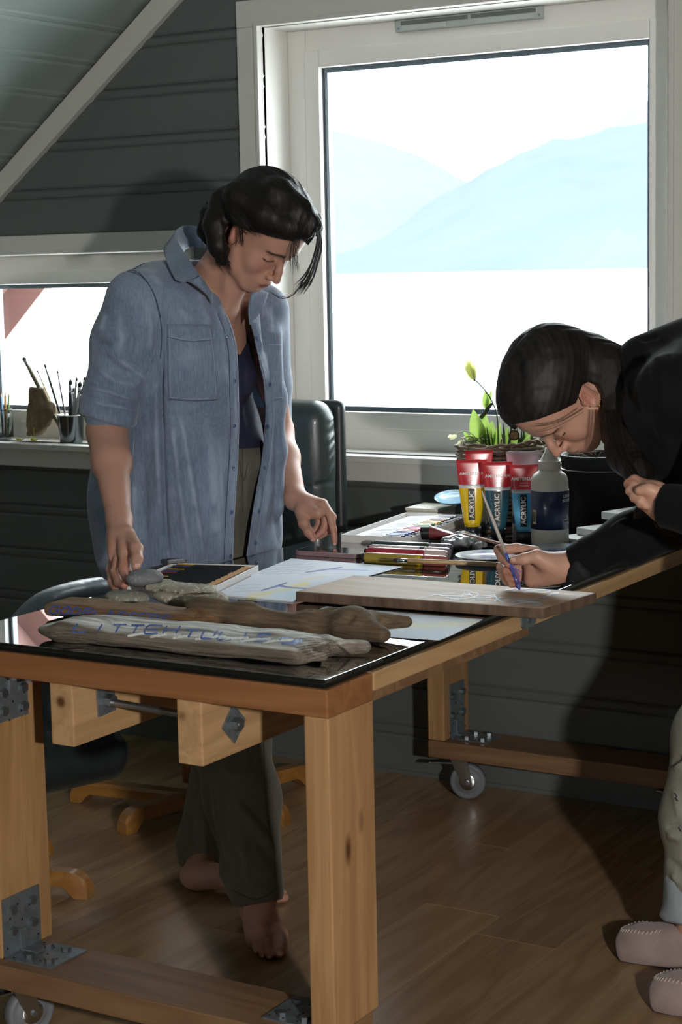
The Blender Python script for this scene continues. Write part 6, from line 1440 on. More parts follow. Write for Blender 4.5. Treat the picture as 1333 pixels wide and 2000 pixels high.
# sleeve on the near arm, bunched above its rolled cuff
s1 = on_y(262, 585, 3.305); s2 = on_y(243, 670, 3.27); s3 = on_y(222, 760, 3.245); s4 = on_y(213, 806, 3.238)
shp += [cap(s1, s2, .066, .072, .03), cap(s2, s3, .072, .064, .03), cap(s3, s4, .064, .057, .012)]
sL1 = on_y(512, 608, 3.64); sL2 = on_y(520, 750, 3.75); sL3 = on_y(526, 840, 3.80); shp += chain([on_y(527, 660, 3.60), on_y(531, 780, 3.62), on_y(532, 880, 3.63), on_y(532, 985, 3.635)], [.028, .032, .031, .027], .03)
shp += [cap(sL1, sL2, .066, .062, .04), cap(sL2, sL3, .062, .058, .02)]
opening = [(404, 520), (417, 562), (428, 580), (441, 612), (455, 645), (463, 690), (466, 780), (466, 860), (461, 950), (457, 1020), (453, 1240), (470, 1240), (482, 1080), (496, 985), (510, 906), (516, 856), (519, 800), (515, 744), (505, 700), (499, 665), (489, 632), (487, 600), (494, 560), (500, 520), (470, 430), (415, 430)]
inner = field([ell((-2.500, 3.475, 1.235), (.088, .153, .178), TR, .04), cap((-2.495, 3.330, 1.365), (-2.475, 3.620, 1.365), .050, .050, .05), ell((-2.530, 3.570, 1.03), (.098, .143, .185), None, .06), ell((-2.440, 3.415, 1.205), (.045, .051, .051), None, .03), ell((-2.440, 3.535, 1.205), (.045, .051, .051), None, .03), ell((-2.56, 3.55, .92), (.112, .16, .13), None, .05),
               cap(WA(-.025, 0, -.045), nb, .046, .054, .03)])
armkeep = field([cap(shL, elL, .050, .050, .02)])
neckhole = field([cap(WA(-.03, 0, .0), (-2.478, 3.472, 1.425), .070, .072, .02)])
def post_sh(P, d):
    d = np.maximum(np.maximum(d, -neckhole(P)), .735 - P[..., 2])
    uv = proj(P)[..., :2]
    if uv[..., 0].max() < 400 or uv[..., 0].min() > 525 or (d > 0).all(): return d
    ins = inner(P)
    facing = (P[..., 0] + 2.60) * .86 - (P[..., 1] - 3.5) * np.where(P[..., 2] > 1.12, .5, .25)          # only the front of the shirt is cut open
    c = np.maximum(np.maximum(poly_sd(uv, opening) / 830, -(ins + .012)), -facing)
    d = np.maximum(d, -c)
    cuff = (on_y(213, 815, 3.238) - P) @ ((elR - shR) / np.linalg.norm(elR - shR)) * 0 
    return d
me = sdf_mesh(shp, .0044, (-2.95, 3.05, .72), (-2.25, 3.95, 1.55), post=post_sh, deep=.13)
# folds of the cloth
fold = [([(420, 590), (432, 640), (440, 700)], 7, .004), ([(388, 560), (400, 610), (412, 640)], 7, .005), ([(352, 600), (372, 626)], 8, .003), ([(318, 660), (313, 760), (318, 880), (322, 1000), (330, 1095)], 4.5, -.020), ([(333, 800), (340, 860), (352, 960), (370, 1090)], 7, .010), ([(306, 760), (306, 860), (312, 1000)], 7, .006),
        ([(345, 790), (360, 850), (372, 930), (392, 1040), (402, 1100)], 6, .008), ([(378, 900), (395, 1000), (408, 1090)], 7, -.006), ([(400, 800), (412, 900), (420, 1000), (425, 1090)], 8, .005), ([(430, 820), (438, 900), (440, 1000)], 6, -.004), ([(280, 880), (282, 980), (285, 1090)], 9, -.006), ([(262, 900), (262, 1000), (262, 1090)], 6, .005), ([(248, 880), (248, 1000), (248, 1100)], 5, -.004),
        ([(180, 655), (190, 668), (215, 672)], 6, -.009), ([(195, 690), (230, 720), (262, 735)], 8, -.006), ([(190, 720), (225, 745), (262, 752), (280, 745)], 6, .006), ([(225, 700), (262, 722), (290, 745)], 5, .005), ([(170, 766), (205, 772), (240, 786), (262, 795)], 4, -.010), ([(172, 758), (206, 764), (244, 776), (270, 780)], 4.5, .009), ([(168, 780), (200, 790), (235, 795), (262, 802)], 4, .006), ([(178, 745), (200, 752), (222, 756)], 4, -.005),
        ([(245, 700), (278, 728)], 4, -.005), ([(230, 600), (238, 660), (228, 700)], 9, .005), ([(262, 600), (270, 660), (262, 705)], 8, -.004), ([(205, 610), (196, 650)], 7, .004), ([(285, 590), (296, 640), (292, 690)], 6, .004), ([(300, 700), (312, 730), (300, 760)], 5, -.006),
        ([(500, 600), (502, 650), (508, 690)], 5, .007), ([(512, 590), (516, 650), (522, 700)], 4, -.006), ([(524, 600), (530, 660)], 5, .005), ([(527, 780), (530, 860), (522, 960), (515, 1050)], 6, .007), ([(540, 800), (542, 900), (538, 1000), (545, 1070)], 6, -.006), ([(520, 900), (512, 980), (505, 1060)], 5, -.005), ([(550, 960), (548, 1060)], 5, .005),
        ([(440, 700), (452, 760), (450, 840)], 5, .004), ([(330, 560), (322, 600), (326, 640)], 6, -.004), ([(290, 530), (320, 560)], 7, .003)]
creases(me, fold)
co = get_co(me); uv = proj(co)[:, :2]; fold_tint = np.zeros(len(co))  # paler tint along the raised folds, broken up by noise
for pts, wd, amp in fold:
    if amp > 0: d_, t_, s_ = seg_dist(uv, pts); fold_tint = np.maximum(fold_tint, .55 * np.exp(-(d_ / (wd * .8)) ** 2) * np.clip(t_ * 5, 0, 1) * np.clip((1 - t_) * 5, 0, 1) * np.clip(.6 + .7 * vnoise(co * 45, 3), 0, 1))
a = me.attributes.new('fold_tint', 'FLOAT', 'POINT'); a.data.foreach_set('value', fold_tint.astype(np.float32))
clear_edge(me); shirt = new_obj('denim_shirt', me, M_den, wa, True); bvS = bvh_of(me)
def cloth_part(nm, c, nu, nv, off, th, m=None, par=None, pil=0.0):
    q = quad_patch(bvS, c, nu, nv, off, th, pillow=pil)
    if q is not None: return new_obj(nm, q, m or M_den, par or shirt, True)
# pockets
pk = cloth_part('chest_pocket', [(329, 782), (426, 783), (414, 634), (326, 633)], 14, 18, .0, .0022, pil=.0012)
bvP = bvh_of(pk.data) if pk else bvS
seams(bvP, [[(326, 656), (370, 664), (414, 661)], [(332, 776), (378, 779), (423, 777)], [(330, 640), (332, 700), (333, 775)], [(410, 640), (418, 700), (422, 776)]], 'pocket_stitching', M_dst, pk or shirt, .0008, .0004)
seams(bvP, [[(327, 658), (370, 667), (415, 664)], [(331, 780), (378, 783), (426, 781)]], 'pocket_edge_shadow', M_dsd, pk or shirt, .0007, .0004)
pk2 = cloth_part('chest_pocket', [(535, 784), (552, 780), (550, 648), (522, 650)], 8, 16, .0, .0022, pil=.001)
if pk2: seams(bvh_of(pk2.data), [[(526, 673), (549, 673)], [(537, 778), (551, 776)]], 'pocket_stitching', M_dst, pk2, .0008, .0004)
# button bands along both edges
def band(pts, w, sgn, nm):
    P = spline([(*p, 0) for p in pts], 40); quads = []
    for i in range(len(P) - 1):
        a, b = P[i][:2], P[i + 1][:2]; quads.append((a, b, b + [sgn * w, 0], a + [sgn * w, 0]))
    V = []; F = []
    rows = []
    for p in P:
        row = []
        for k in range(4):
            h = cast(bvS, p[0] + sgn * (1.5 + (w - 1.5) * k / 3), p[1], .0024 if k in (1, 2) else .0012); row.append(h[0] if h else None)
        rows.append(row)
    idx = {}
    for i, row in enumerate(rows):
        for k, v in enumerate(row):
            if v is not None and (k == 0 or row[k - 1] is None or (v - row[k - 1]).length < .03): idx[i, k] = len(V); V.append(v)
    for i in range(len(rows) - 1):
        for k in range(3):
            q = [(i, k), (i + 1, k), (i + 1, k + 1), (i, k + 1)]
            if all(z in idx for z in q) and max((V[idx[q[0]]] - V[idx[q[1]]]).length, (V[idx[q[3]]] - V[idx[q[2]]]).length) < .05: F.append([idx[z] for z in q])
    if F:
        o = new_obj(nm, mesh_from(V, F), M_den, shirt, True); return o
eL = [(415, 566), (428, 584), (441, 614), (454, 648), (462, 692), (465, 780), (465, 860), (460, 950), (456, 1020), (453, 1092)]
eR = [(489, 632), (500, 668), (507, 702), (517, 746), (521, 800), (518, 856), (512, 908), (498, 985), (485, 1076)]
band(eL, 15, -1, 'button_band'); band(eR, 13, 1, 'button_band')
seams(bvS, [[(x - 17 + 1, y) for x, y in eL[2:]], ], 'band_stitching', M_dsd, shirt, .0008, .0012); seams(bvS, [[(x + 14, y) for x, y in eR]], 'band_stitching', M_dst, shirt, .0008, .0012)
seams(bvS, [eL[2:], eR], 'band_edge', M_dst, shirt, .0013, .0012)
for (px, py) in ((441, 657), (457, 744), (457, 831), (455, 915), (451, 1000), (449, 1086), (501, 662), (526, 750), (525, 833), (517, 914), (504, 998), (443, 690) if False else (498, 1060)):
    h = cast(bvS, px, py, .0022)
    if h:
        qt = h[1].to_track_quat('Z', 'Y'); me_ = lathe([(.0001, 0), (.0056, 0), (.0058, .0012), (.0046, .0020), (.0036, .0014), (.0001, .0014)], 20)
        for v in me_.vertices: v.co = h[0] + qt @ v.co
        b = new_obj('button', me_, M_btn, shirt, True)
        me_ = tubes([([h[0] + qt @ Vector((-.0018, 0, .0022)), h[0] + qt @ Vector((.0018, 0, .0022))], .0005), ([h[0] + qt @ Vector((0, -.0018, .0022)), h[0] + qt @ Vector((0, .0018, .0022))], .0005)], 4); new_obj('thread', me_, M_dsd, b)
# seams: armhole, shoulder, side
seams(bvS, [[(246, 527), (272, 534), (296, 565), (310, 610), (316, 650), (313, 700)], [(250, 530), (276, 540), (300, 572), (314, 620)]], 'armhole_seam', M_dsd, shirt, .0010, .0010)
seams(bvS, [[(258, 520), (290, 503), (318, 492)], [(262, 526), (292, 510), (322, 500)]], 'shoulder_seam', M_dsd, shirt, .0009, .0010)
seams(bvS, [[(262, 860), (255, 950), (250, 1040), (248, 1110)]], 'side_seam', M_dst, shirt, .0009, .0010)
# rolled cuff
ax = (elR - s2); ax /= np.linalg.norm(ax); cc = on_y(211, 806, 3.238)
U = np.cross(ax, [0, 1, 0]); U /= np.linalg.norm(U); Vv = np.cross(ax, U)
def cuff_ring(parent, c, ax, U, Vv, r0, prof, wob, nm='rolled_cuff'):
    V = []; F = []; n = 56
    for i, (dr, t) in enumerate(prof):
        for k in range(n):
            a = 2 * PI * k / n; rr = r0 + dr + wob * (math.sin(3 * a + i * .5) * .5 + math.sin(7 * a - i) * .3 + .4 * math.sin(11 * a + 2 * i)); V.append(c + ax * (t + .004 * math.sin(2 * a + 1)) + (U * math.cos(a) + Vv * math.sin(a)) * rr)
    m = len(prof)
    for i in range(m - 1):
        for k in range(n): F.append((i * n + k, i * n + (k + 1) % n, (i + 1) * n + (k + 1) % n, (i + 1) * n + k))
    me = mesh_from(V, F); bm = bmesh.new(); bm.from_mesh(me); return new_obj(nm, bm_mesh(bm), M_den, parent, True)
prof = [(-.020, -.030), (.001, -.028), (.006, -.022), (.008, -.010), (.007, .004), (.008, .016), (.005, .022), (.0, .024), (-.012, .020), (-.020, .010)]
cuff_ring(shirt, cc + ax * -.004, ax, U, Vv, .0595, prof, .0028); cuff_ring(shirt, cc + ax * -.034, ax, U, Vv, .0612, [(-.02, -.016), (.0, -.014), (.006, -.006), (.006, .006), (.0, .012), (-.02, .012)], .0040, 'sleeve_roll')
# collar
def cloud_surface(rows, th, nm, m=None, par=None):
    """cloth sheet through rows of points, given thickness"""
    G = np.array([[np.array(p, float) for p in spline(r, 14)] for r in rows]); G = np.array([[g for g in spline(list(G[:, j]), 10)] for j in range(G.shape[1])]).transpose(1, 0, 2)
    nu, nv = G.shape[0] - 1, G.shape[1] - 1; V = [tuple(p) for p in G.reshape(-1, 3)]; F = []
    for i in range(nu):
        for j in range(nv): k = i * (nv + 1) + j; F.append((k, k + nv + 1, k + nv + 2, k + 1))
    me = mesh_from(V, F); o = new_obj(nm, me, m or M_den, par or shirt, True); md = o.modifiers.new('thickness', 'SOLIDIFY'); md.thickness = th; md.offset = 0; return o
def Y_(px, py, y): return on_y(px, py, y)
fallR = [[Y_(398, 447, 3.50), Y_(372, 441, 3.53), Y_(350, 446, 3.50), Y_(344, 464, 3.45), Y_(358, 492, 3.40), Y_(378, 522, 3.37), Y_(400, 552, 3.355), Y_(414, 572, 3.36)],
         [Y_(396, 455, 3.52), Y_(366, 450, 3.55), Y_(342, 456, 3.51), Y_(332, 476, 3.44), Y_(342, 508, 3.375), Y_(358, 534, 3.345), Y_(382, 556, 3.335), Y_(406, 574, 3.345)],
         [Y_(394, 466, 3.55), Y_(360, 462, 3.57), Y_(332, 472, 3.52), Y_(320, 488, 3.43), Y_(330, 520, 3.355), Y_(347, 550, 3.325), Y_(376, 546, 3.325), Y_(392, 538, 3.340)]]
cloud_surface(fallR, .004, 'collar_fall')
stand = [[Y_(398, 447, 3.50), Y_(372, 441, 3.53), Y_(350, 446, 3.50), Y_(344, 464, 3.45), Y_(358, 492, 3.40), Y_(378, 522, 3.37), Y_(400, 552, 3.355), Y_(414, 572, 3.36)],
         [Y_(402, 468, 3.50), Y_(380, 466, 3.53), Y_(362, 470, 3.50), Y_(356, 486, 3.455), Y_(366, 508, 3.41), Y_(384, 534, 3.385), Y_(404, 560, 3.37), Y_(416, 576, 3.37)]]
cloud_surface(stand + [[p + [0, .0, -.02] for p in stand[1]]], .003, 'collar_stand')
fallL = [[Y_(494, 566, 3.47), Y_(486, 600, 3.46), Y_(488, 634, 3.455)], [Y_(508, 566, 3.50), Y_(499, 596, 3.48), Y_(494, 625, 3.465)], [Y_(524, 572, 3.53), Y_(514, 600, 3.50), Y_(500, 622, 3.475)]]
cloud_surface(fallL, .004, 'collar_fall')

# hair: a chin-length bob falling forward
M_hairA = hair_mat('dark_brown_hair', rgb('#0b0908'), rgb('#1c1613'), .5)
S = SA
def LA(*p): return WA(*p)
hr = [ell(LA(-.016, 0, .046), np.array([.106, .086, .092]) * S, RA, .02), ell(LA(.030, 0, .065), np.array([.070, .076, .066]) * S, RA, .02)]
def D_(px, py, dd): return on_d(px, py, dd)
# near-side locks: over the ear, down the neck; a fringe that falls past the brow
hr += chain([D_(440, 395, 4.075), D_(425, 440, 4.06), D_(428, 480, 4.055), D_(436, 512, 4.06)], [.036, .030, .022, .009], .02) + chain([D_(412, 420, 4.11), D_(407, 452, 4.12), D_(414, 480, 4.12)], [.026, .022, .010], .02)
hr += chain([D_(470, 385, 4.02), D_(520, 420, 3.995), D_(565, 442, 3.985), D_(598, 452, 3.99)], [.040, .034, .028, .018], .02) + chain([D_(540, 380, 4.0), D_(585, 415, 3.99), D_(612, 437, 3.99), D_(626, 446, 4.0)], [.040, .030, .016, .006], .015)
hr += chain([D_(585, 410, 4.08), D_(612, 430, 4.09), D_(622, 455, 4.09)], [.026, .018, .008], .015)
hr += chain([D_(462, 415, 4.02), D_(478, 440, 4.005), D_(500, 450, 3.995)], [.022, .018, .010], .015)
faceline = [(447, 436), (462, 442), (480, 449), (510, 456), (540, 465), (572, 471), (596, 470), (612, 462), (632, 470), (700, 470), (700, 700), (462, 700), (457, 552), (454, 515), (451, 490), (443, 472), (440, 450)]
def post_hr(P, d):
    g = vnoise((P - HA) @ RA * [26, 90, 18], 5) * .0014 + vnoise((P - HA) @ RA * [90, 220, 40], 8) * .0012
    uv = proj(P)[..., :2]; q = (P - HA) @ RA
    cut = np.maximum(poly_sd(uv, faceline) / 860, -(q[..., 0] * .8 - q[..., 1] * .6 + .03)); cut = np.where(q[..., 1] < .03, cut, 1.0)
    far = np.maximum(-(q[..., 0] - .035), q[..., 2] - .055) ; far = np.where(q[..., 1] > .02, np.maximum(-(q[..., 0] - .03), q[..., 2] - .060), 1.0)
    below = np.maximum(q[..., 2] + .055, -(.0 - q[..., 0]) - .02)
    return np.maximum(np.maximum(d + g, -cut), -far)
me = sdf_mesh(hr, .0032, HA - [.22, .2, .2], HA + [.22, .2, .22], post=post_hr, deep=.05)
def flA(c):
    q = (c - HA) @ RA; an = np.arctan2(q[:, 1], q[:, 2] + .02); return np.stack([an * 60, q[:, 0] * 7, q[:, 2] * 3], -1)
flow_attr(me, flA); hairA = new_obj('hair', me, M_hairA, wa, True)
LH = []; rr = random.Random(4)
for k in range(64):
    o = rr.uniform(-6, 6); e = rr.uniform(-14, 14); f_ = rr.uniform(-10, 4); dd = 4.0 + rr.uniform(-.03, .05); LH.append([D_(596 + o, 420 + o * .5, dd), D_(618 + o * .6, 442, dd), D_(624 + e * .45, 475, dd), D_(613 + e * .6, 520 + f_ * .3, dd), D_(600 + e * .8, 550 + f_, dd), D_(584 + e * .9, 572 + f_ * 1.6, dd)])
for k in range(22):
    o = rr.uniform(-7, 9); dd = 3.985; LH.append([D_(590 + o, 440, dd), D_(578 + o, 470, dd), D_(573 + o, 500 + o, dd), D_(575 + o * 1.5, 530 + rr.uniform(-15, 10), dd)])
for k in range(5): e = rr.uniform(-4, 4); LH.append([D_(622 + e, 470, 4.0), D_(606 + e, 530, 4.0), D_(575 + e, 572, 4.0), D_(550 + e, 581 + e, 3.99), D_(528 + e, 570 + e, 3.98)])
for k in range(60):
    o = rr.uniform(-10, 12); dd = 4.06 + rr.uniform(-.03, .03); LH.append([D_(430 + o, 430, dd), D_(426 + o, 470, dd), D_(432 + o * 1.2, 505, dd), D_(440 + o * 1.3 + rr.uniform(-4, 5), 524 + rr.uniform(-12, 14), dd)])
for k in range(40):
    o = rr.uniform(-8, 8); dd = 4.10; LH.append([D_(408 + o * .5, 400 + o, dd), D_(401 + o, 430, dd), D_(400 + o, 452, dd), D_(404 + o * 1.3, 470 + rr.uniform(-10, 16), dd)])
for k in range(60):
    t = rr.uniform(0, 1); px = 470 + 130 * t; py = 452 + 16 * t; dd = 3.975; LH.append([D_(px - 22, py - 34, dd), D_(px - 8, py - 16, dd), D_(px + 3, py - 2, dd - .004), D_(px + 12 + rr.uniform(-3, 6), py + 5 + rr.uniform(-4, 6), dd - .004)])
for k in range(18):
    o = rr.uniform(-3, 6); LH.append([D_(462 + o, 425, 4.0), D_(468 + o, 445, 3.99), D_(470 + o, 462, 3.99), D_(468 + o * 1.4, 478 + rr.uniform(-8, 6), 3.99)])
loose_hair(LH, .00045, hairA, M_hairA)
# ------------------------------------------------------------------ the painting woman bent over the table
wb_ = thing('person', 'long-haired person in a black sweater bent low over the table, painting the board', 'person', (-1.1, 3.4, 0))
HB = np.array([-1.494, 3.298, 1.197]); RB = rotmat(math.radians(237.5), math.radians(67.5), math.radians(-5.8)); SB_ = 1.03
hp, WB = head_prims(HB, RB, SB_)
nbB = on_y(1240, 745, 3.37)
body = list(hp) + [cap(WB(-.025, 0, -.045), nbB, .052, .058, .03), cap(WB(.005, 0, -.08), nbB + np.array([.0, -.0, -.04]), .034, .036, .03)]
tB = [ell((-1.16, 3.38, 1.17), (.19, .175, .115), rotmat(0, math.radians(12)), .05), ell((-1.02, 3.42, 1.07), (.16, .155, .12), rotmat(0, math.radians(30)), .06), ell((-.98, 3.44, .95), (.125, .165, .13), None, .05)]
body += tB
def K(px, py, y): return on_y(px, py, y)
wP = K(1108, 1107, 3.235); eP = K(1352, 1000, 3.30); sP = np.array([-1.17, 3.53, 1.17])
body += [cap(sP, eP, .045, .040, .03), cap(eP, eP * .5 + wP * .5, .040, .036, .02), cap(eP * .5 + wP * .5, wP, .036, .0265, .02)]
body += [cap(wP, K(1080, 1106, 3.235), .0265, .027, .015), ell(K(1056, 1108, 3.240), (.036, .018, .030), rotmat(0, .1), .012), cap(K(1088, 1106, 3.225), K(1060, 1094, 3.212), .022, .018, .014), cap(K(1084, 1122, 3.232), K(1040, 1133, 3.232), .019, .016, .014)]
body += finger([K(1046, 1078, 3.255), K(1010, 1072, 3.25), K(975, 1074, 3.235), K(981, 1090, 3.215), K(994, 1102, 3.200)], .0120, .0080) + finger([K(1036, 1100, 3.26), K(1000, 1098, 3.25), K(979, 1108, 3.230), K(990, 1115, 3.212), K(1003, 1118, 3.208)], .0105, .0078) \
      + finger([K(1036, 1114, 3.26), K(1002, 1114, 3.25), K(983, 1122, 3.230), K(994, 1128, 3.214), K(1008, 1130, 3.211)], .0100, .0075) + finger([K(1038, 1126, 3.255), K(1008, 1130, 3.245), K(990, 1135, 3.230), K(1000, 1140, 3.218), K(1012, 1141, 3.216)], .0090, .0070)
body += finger([K(1078, 1104, 3.215), K(1049, 1087, 3.202), K(1024, 1092, 3.192), K(1003, 1094, 3.190)], .0150, .0088, .006)
# the near hand, up at the hair
wQ = K(1303, 988, 3.03); eQ = K(1420, 1010, 3.02); sQ = np.array([-1.10, 3.19, 1.17])
body += [cap(sQ, eQ, .045, .040, .03), cap(eQ, wQ, .038, .0265, .02), cap(wQ, K(1274, 970, 3.04), .0265, .026, .015), cap(K(1284, 962, 3.035), K(1262, 955, 3.05), .020, .017, .012), cap(K(1290, 1002, 3.035), K(1262, 978, 3.04), .016, .015, .012)]
body += finger([K(1266, 950, 3.05), K(1240, 938, 3.06), K(1229, 945, 3.05), K(1240, 958, 3.035)], .0110, .0080) + finger([K(1264, 958, 3.04), K(1238, 949, 3.045), K(1232, 959, 3.032), K(1246, 968, 3.02)], .0108, .0078) + finger([K(1264, 968, 3.035), K(1243, 962, 3.035), K(1240, 972, 3.022), K(1252, 978, 3.012)], .0100, .0074) + finger([K(1270, 980, 3.03), K(1254, 976, 3.028), K(1252, 984, 3.018), K(1262, 988, 3.012)], .0090, .007)
body += finger([K(1290, 965, 3.02), K(1268, 956, 3.012), K(1250, 958, 3.008)], .0130, .0090, .006)
# legs to the slippers
aF = K(1362, 1800, 3.45); kF = K(1385, 1440, 3.44); hF = np.array([-1.02, 3.52, .86]); aN = np.array([-1.03, 3.235, .10]); kN = np.array([-1.06, 3.28, .47]); hN = np.array([-1.00, 3.34, .86])
body += [cap(hF, kF, .075, .052, .03), cap(kF, aF, .050, .034, .03), cap(hN, kN, .075, .052, .03), cap(kN, aN, .050, .034, .03)]
body += [cap(aF, aF + [-.02, 0, -.035], .033, .030, .02), cap(aF + [-.02, 0, -.05], aF + [-.11, -.01, -.065], .028, .022, .02), cap(aN, aN + [-.02, 0, -.035], .033, .030, .02), cap(aN + [-.02, 0, -.05], aN + [-.11, -.01, -.065], .028, .022, .02)]
me = sdf_mesh(body, .0032, (-1.75, 2.9, .0), (-.55, 3.75, 1.42), name='body')
co, q, col = face_tint(me, HB, RB, SB_, '#bd917c', '#a8665c', '#2a1c17')
for t in (K(995, 1102, 3.2), K(1003, 1118, 3.2), K(1008, 1130, 3.2), K(975, 1074, 3.235), K(1232, 945, 3.05)):
    k = (.5 * np.exp(-((co - t) ** 2).sum(1) / .022 ** 2))[:, None]; col = col * (1 - k) + np.array(rgb('#b26e5e')[:3]) * k
uvh = proj(co)[:, :2]; hm = (co[:, 0] > -1.65) & (co[:, 0] < -1.48) & (co[:, 2] < .92)
for line, w in (([(1003, 1105), (1012, 1120), (1016, 1142)], 3.0), ([(1010, 1112), (1022, 1118)], 2.0), ([(996, 1104), (1006, 1112)], 2.2)):
    d_, t_, s_ = seg_dist(uvh, line); k = (np.clip(w - d_, 0, 1) * hm * .8)[:, None]; col = col * (1 - k) + np.array(rgb('#5b5aa0')[:3]) * k
set_tint(me, col); bodyB = new_obj('body', me, M_skin, wb_, True); bvBB = bvh_of(me)
h = cast(bvBB, 1003, 1093, .0004)
if h:
    q_ = h[1].to_track_quat('Z', 'Y'); bm = bmesh.new(); bmesh.ops.create_uvsphere(bm, u_segments=10, v_segments=6, radius=1)
    for v in bm.verts: v.co = h[0] + q_ @ Vector((v.co.x * .0055, v.co.y * .0045, v.co.z * .0009))
    new_obj('nail', bm_mesh(bm), M_nail, bodyB, True)
er = WB(-.004, .079, -.036); bm = bmesh.new(); bmesh.ops.create_uvsphere(bm, u_segments=12, v_segments=8, radius=.0032)
for v in bm.verts: v.co += Vector(er) + Vector((0, -.002, 0))
bmesh.ops.create_uvsphere(bm, u_segments=10, v_segments=6, radius=.0001)
M_gold = mat('small_gold_stud', rgb('#c9a46a'), rough=.25, metal=1)
new_obj('earring', bm_mesh(bm), M_gold, wb_, True); new_obj('earring_drop', tube([er + [0, -.003, -.003], er + [0, -.003, -.011]], [.0012, .0022], 8), M_gold, wb_, True)

# sweater
M_swt = mat('black_jersey', rgb('#0c0d0f'), rough=.85, var=.15, vscale=14, bump=.35, bscale=60, sheen=.03); M_swt.node_tree.nodes['Principled BSDF'].inputs['Specular IOR Level'].default_value = .15; M_cuffb = mat('black_rib', rgb('#0e0f11'), rough=.85)
sw = [ell((-1.14, 3.385, 1.185), (.215, .205, .135), rotmat(0, math.radians(12)), .05), ell((-1.02, 3.42, 1.08), (.19, .185, .15), rotmat(0, math.radians(30)), .06), ell((-.98, 3.44, .95), (.16, .195, .14), None, .05), ell((-1.12, 3.38, 1.08), (.16, .17, .10), None, .06),
      cap((-1.22, 3.20, 1.215), (-1.20, 3.54, 1.22), .070, .070, .05), cap(K(1262, 712, 3.36), K(1350, 690, 3.40), .060, .07, .05), cap(K(1290, 800, 3.28), K(1330, 880, 3.26), .075, .075, .05)]
sw += [cap(sP, eP, .066, .060, .04), cap(eP, eP * .5 + wP * .5, .058, .050, .02), cap(eP * .5 + wP * .5, wP * .82 + eP * .18, .050, .039, .02), cap(wP * .82 + eP * .18, wP * .93 + eP * .07, .0385, .0365, .008)]
sw += [cap(sQ, eQ, .068, .060, .04), cap(eQ, wQ, .054, .040, .02)]
axp = (wP - eP) / np.linalg.norm(wP - eP); axq = (wQ - eQ) / np.linalg.norm(wQ - eQ)
cutP = K(1121, 1103, 3.235); cutQ = K(1296, 985, 3.03)
slim = field([cap(eP, wP, .030, .030)]); slimq = field([cap(eQ, wQ, .03, .03)])
def post_sw(P, d):
    e1_ = np.where(slim(P) < .05, (P - cutP) @ axp, -1.0); e2_ = np.where(slimq(P) < .04, (P - cutQ) @ axq, -1.0)
    nh = field([cap(WB(-.03, 0, 0), nbB + np.array([-.015, 0, .0]), .060, .062, .02)])(P)
    return np.maximum(np.maximum(np.maximum(d, e1_), e2_), -nh)
me = sdf_mesh(sw, .0050, (-1.62, 2.88, .72), (-.55, 3.78, 1.42), post=post_sw, deep=.06)
creases(me, [([(1150, 1090), (1165, 1075), (1180, 1050)], 5, .004), ([(1170, 1100), (1200, 1070), (1215, 1040)], 6, -.005), ([(1200, 1050), (1230, 1035), (1262, 1010)], 5, .006), ([(1215, 1090), (1250, 1060), (1290, 1040)], 8, .005), ([(1180, 1120), (1230, 1100)], 7, -.004), ([(1192, 1035), (1215, 1020), (1240, 1012)], 4, .005), ([(1225, 1018), (1250, 1000)], 3.5, -.005),
              ([(1215, 680), (1225, 720), (1230, 780)], 6, .006), ([(1240, 660), (1262, 720), (1275, 800)], 8, -.006), ([(1262, 650), (1290, 720), (1300, 820)], 8, .005), ([(1300, 660), (1325, 760)], 9, -.005), ([(1280, 820), (1310, 880)], 8, .006), ([(1240, 655), (1262, 664), (1290, 655)], 4, -.006)])
swt = new_obj('sweater', me, M_swt, wb_, True); bvW = bvh_of(me)
fl_ = sdf_mesh([cap(K(1122, 1118, 3.215), K(1112, 1133, 3.222), .010, .006, .01), cap(K(1128, 1105, 3.21), K(1120, 1128, 3.215), .012, .010, .01), cap(K(1140, 1120, 3.215), K(1120, 1134, 3.22), .014, .008, .01)], .002, K(1122, 1118, 3.21) - .06, K(1122, 1118, 3.21) + .06)
new_obj('cuff_flap', fl_, M_cuffb, swt, True)

# jeans with turned-up cuffs
M_jean = mat('faded_grey_jeans', rgb('#8b897e'), rough=.9, col2=rgb('#7a796f'), vscale=22, bump=.3, bscale=300); M_jcuff = mat('turned_jean_cuff', rgb('#8f979b'), rough=.9, bump=.3, bscale=300); M_blot = mat('dark_paint_blot', rgb('#2c2d30'), rough=.7)
jl = [ell((-.98, 3.44, .92), (.15, .19, .14), None, .05)] + chain([(-1.03, 3.53, .86), kF + [.01, .01, 0], K(1368, 1600, 3.445), K(1366, 1706, 3.45), aF + [0, 0, .05]], [.105, .082, .078, .064, .056], .03) + chain([(-1.01, 3.33, .86), kN, kN * .4 + aN * .6, aN + [0, 0, .05]], [.105, .082, .074, .060], .03)
me = sdf_mesh(jl, .0060, (-1.45, 3.0, .13), (-.55, 3.75, 1.05), post=lambda P, d: np.maximum(d, .165 - P[..., 2]), deep=.06)
creases(me, [([(1333, 1478), (1322, 1488), (1312, 1500)], 3, -.012), ([(1333, 1492), (1316, 1500)], 3.5, .010), ([(1318, 1540), (1330, 1600)], 7, .005), ([(1302, 1618), (1330, 1612)], 4, -.007), ([(1303, 1628), (1333, 1640)], 7, .006), ([(1305, 1680), (1333, 1700)], 6, -.007), ([(1312, 1706), (1333, 1730)], 5, .006)])
jn = new_obj('jeans', me, M_jean, wb_, True); bvJ = bvh_of(me)
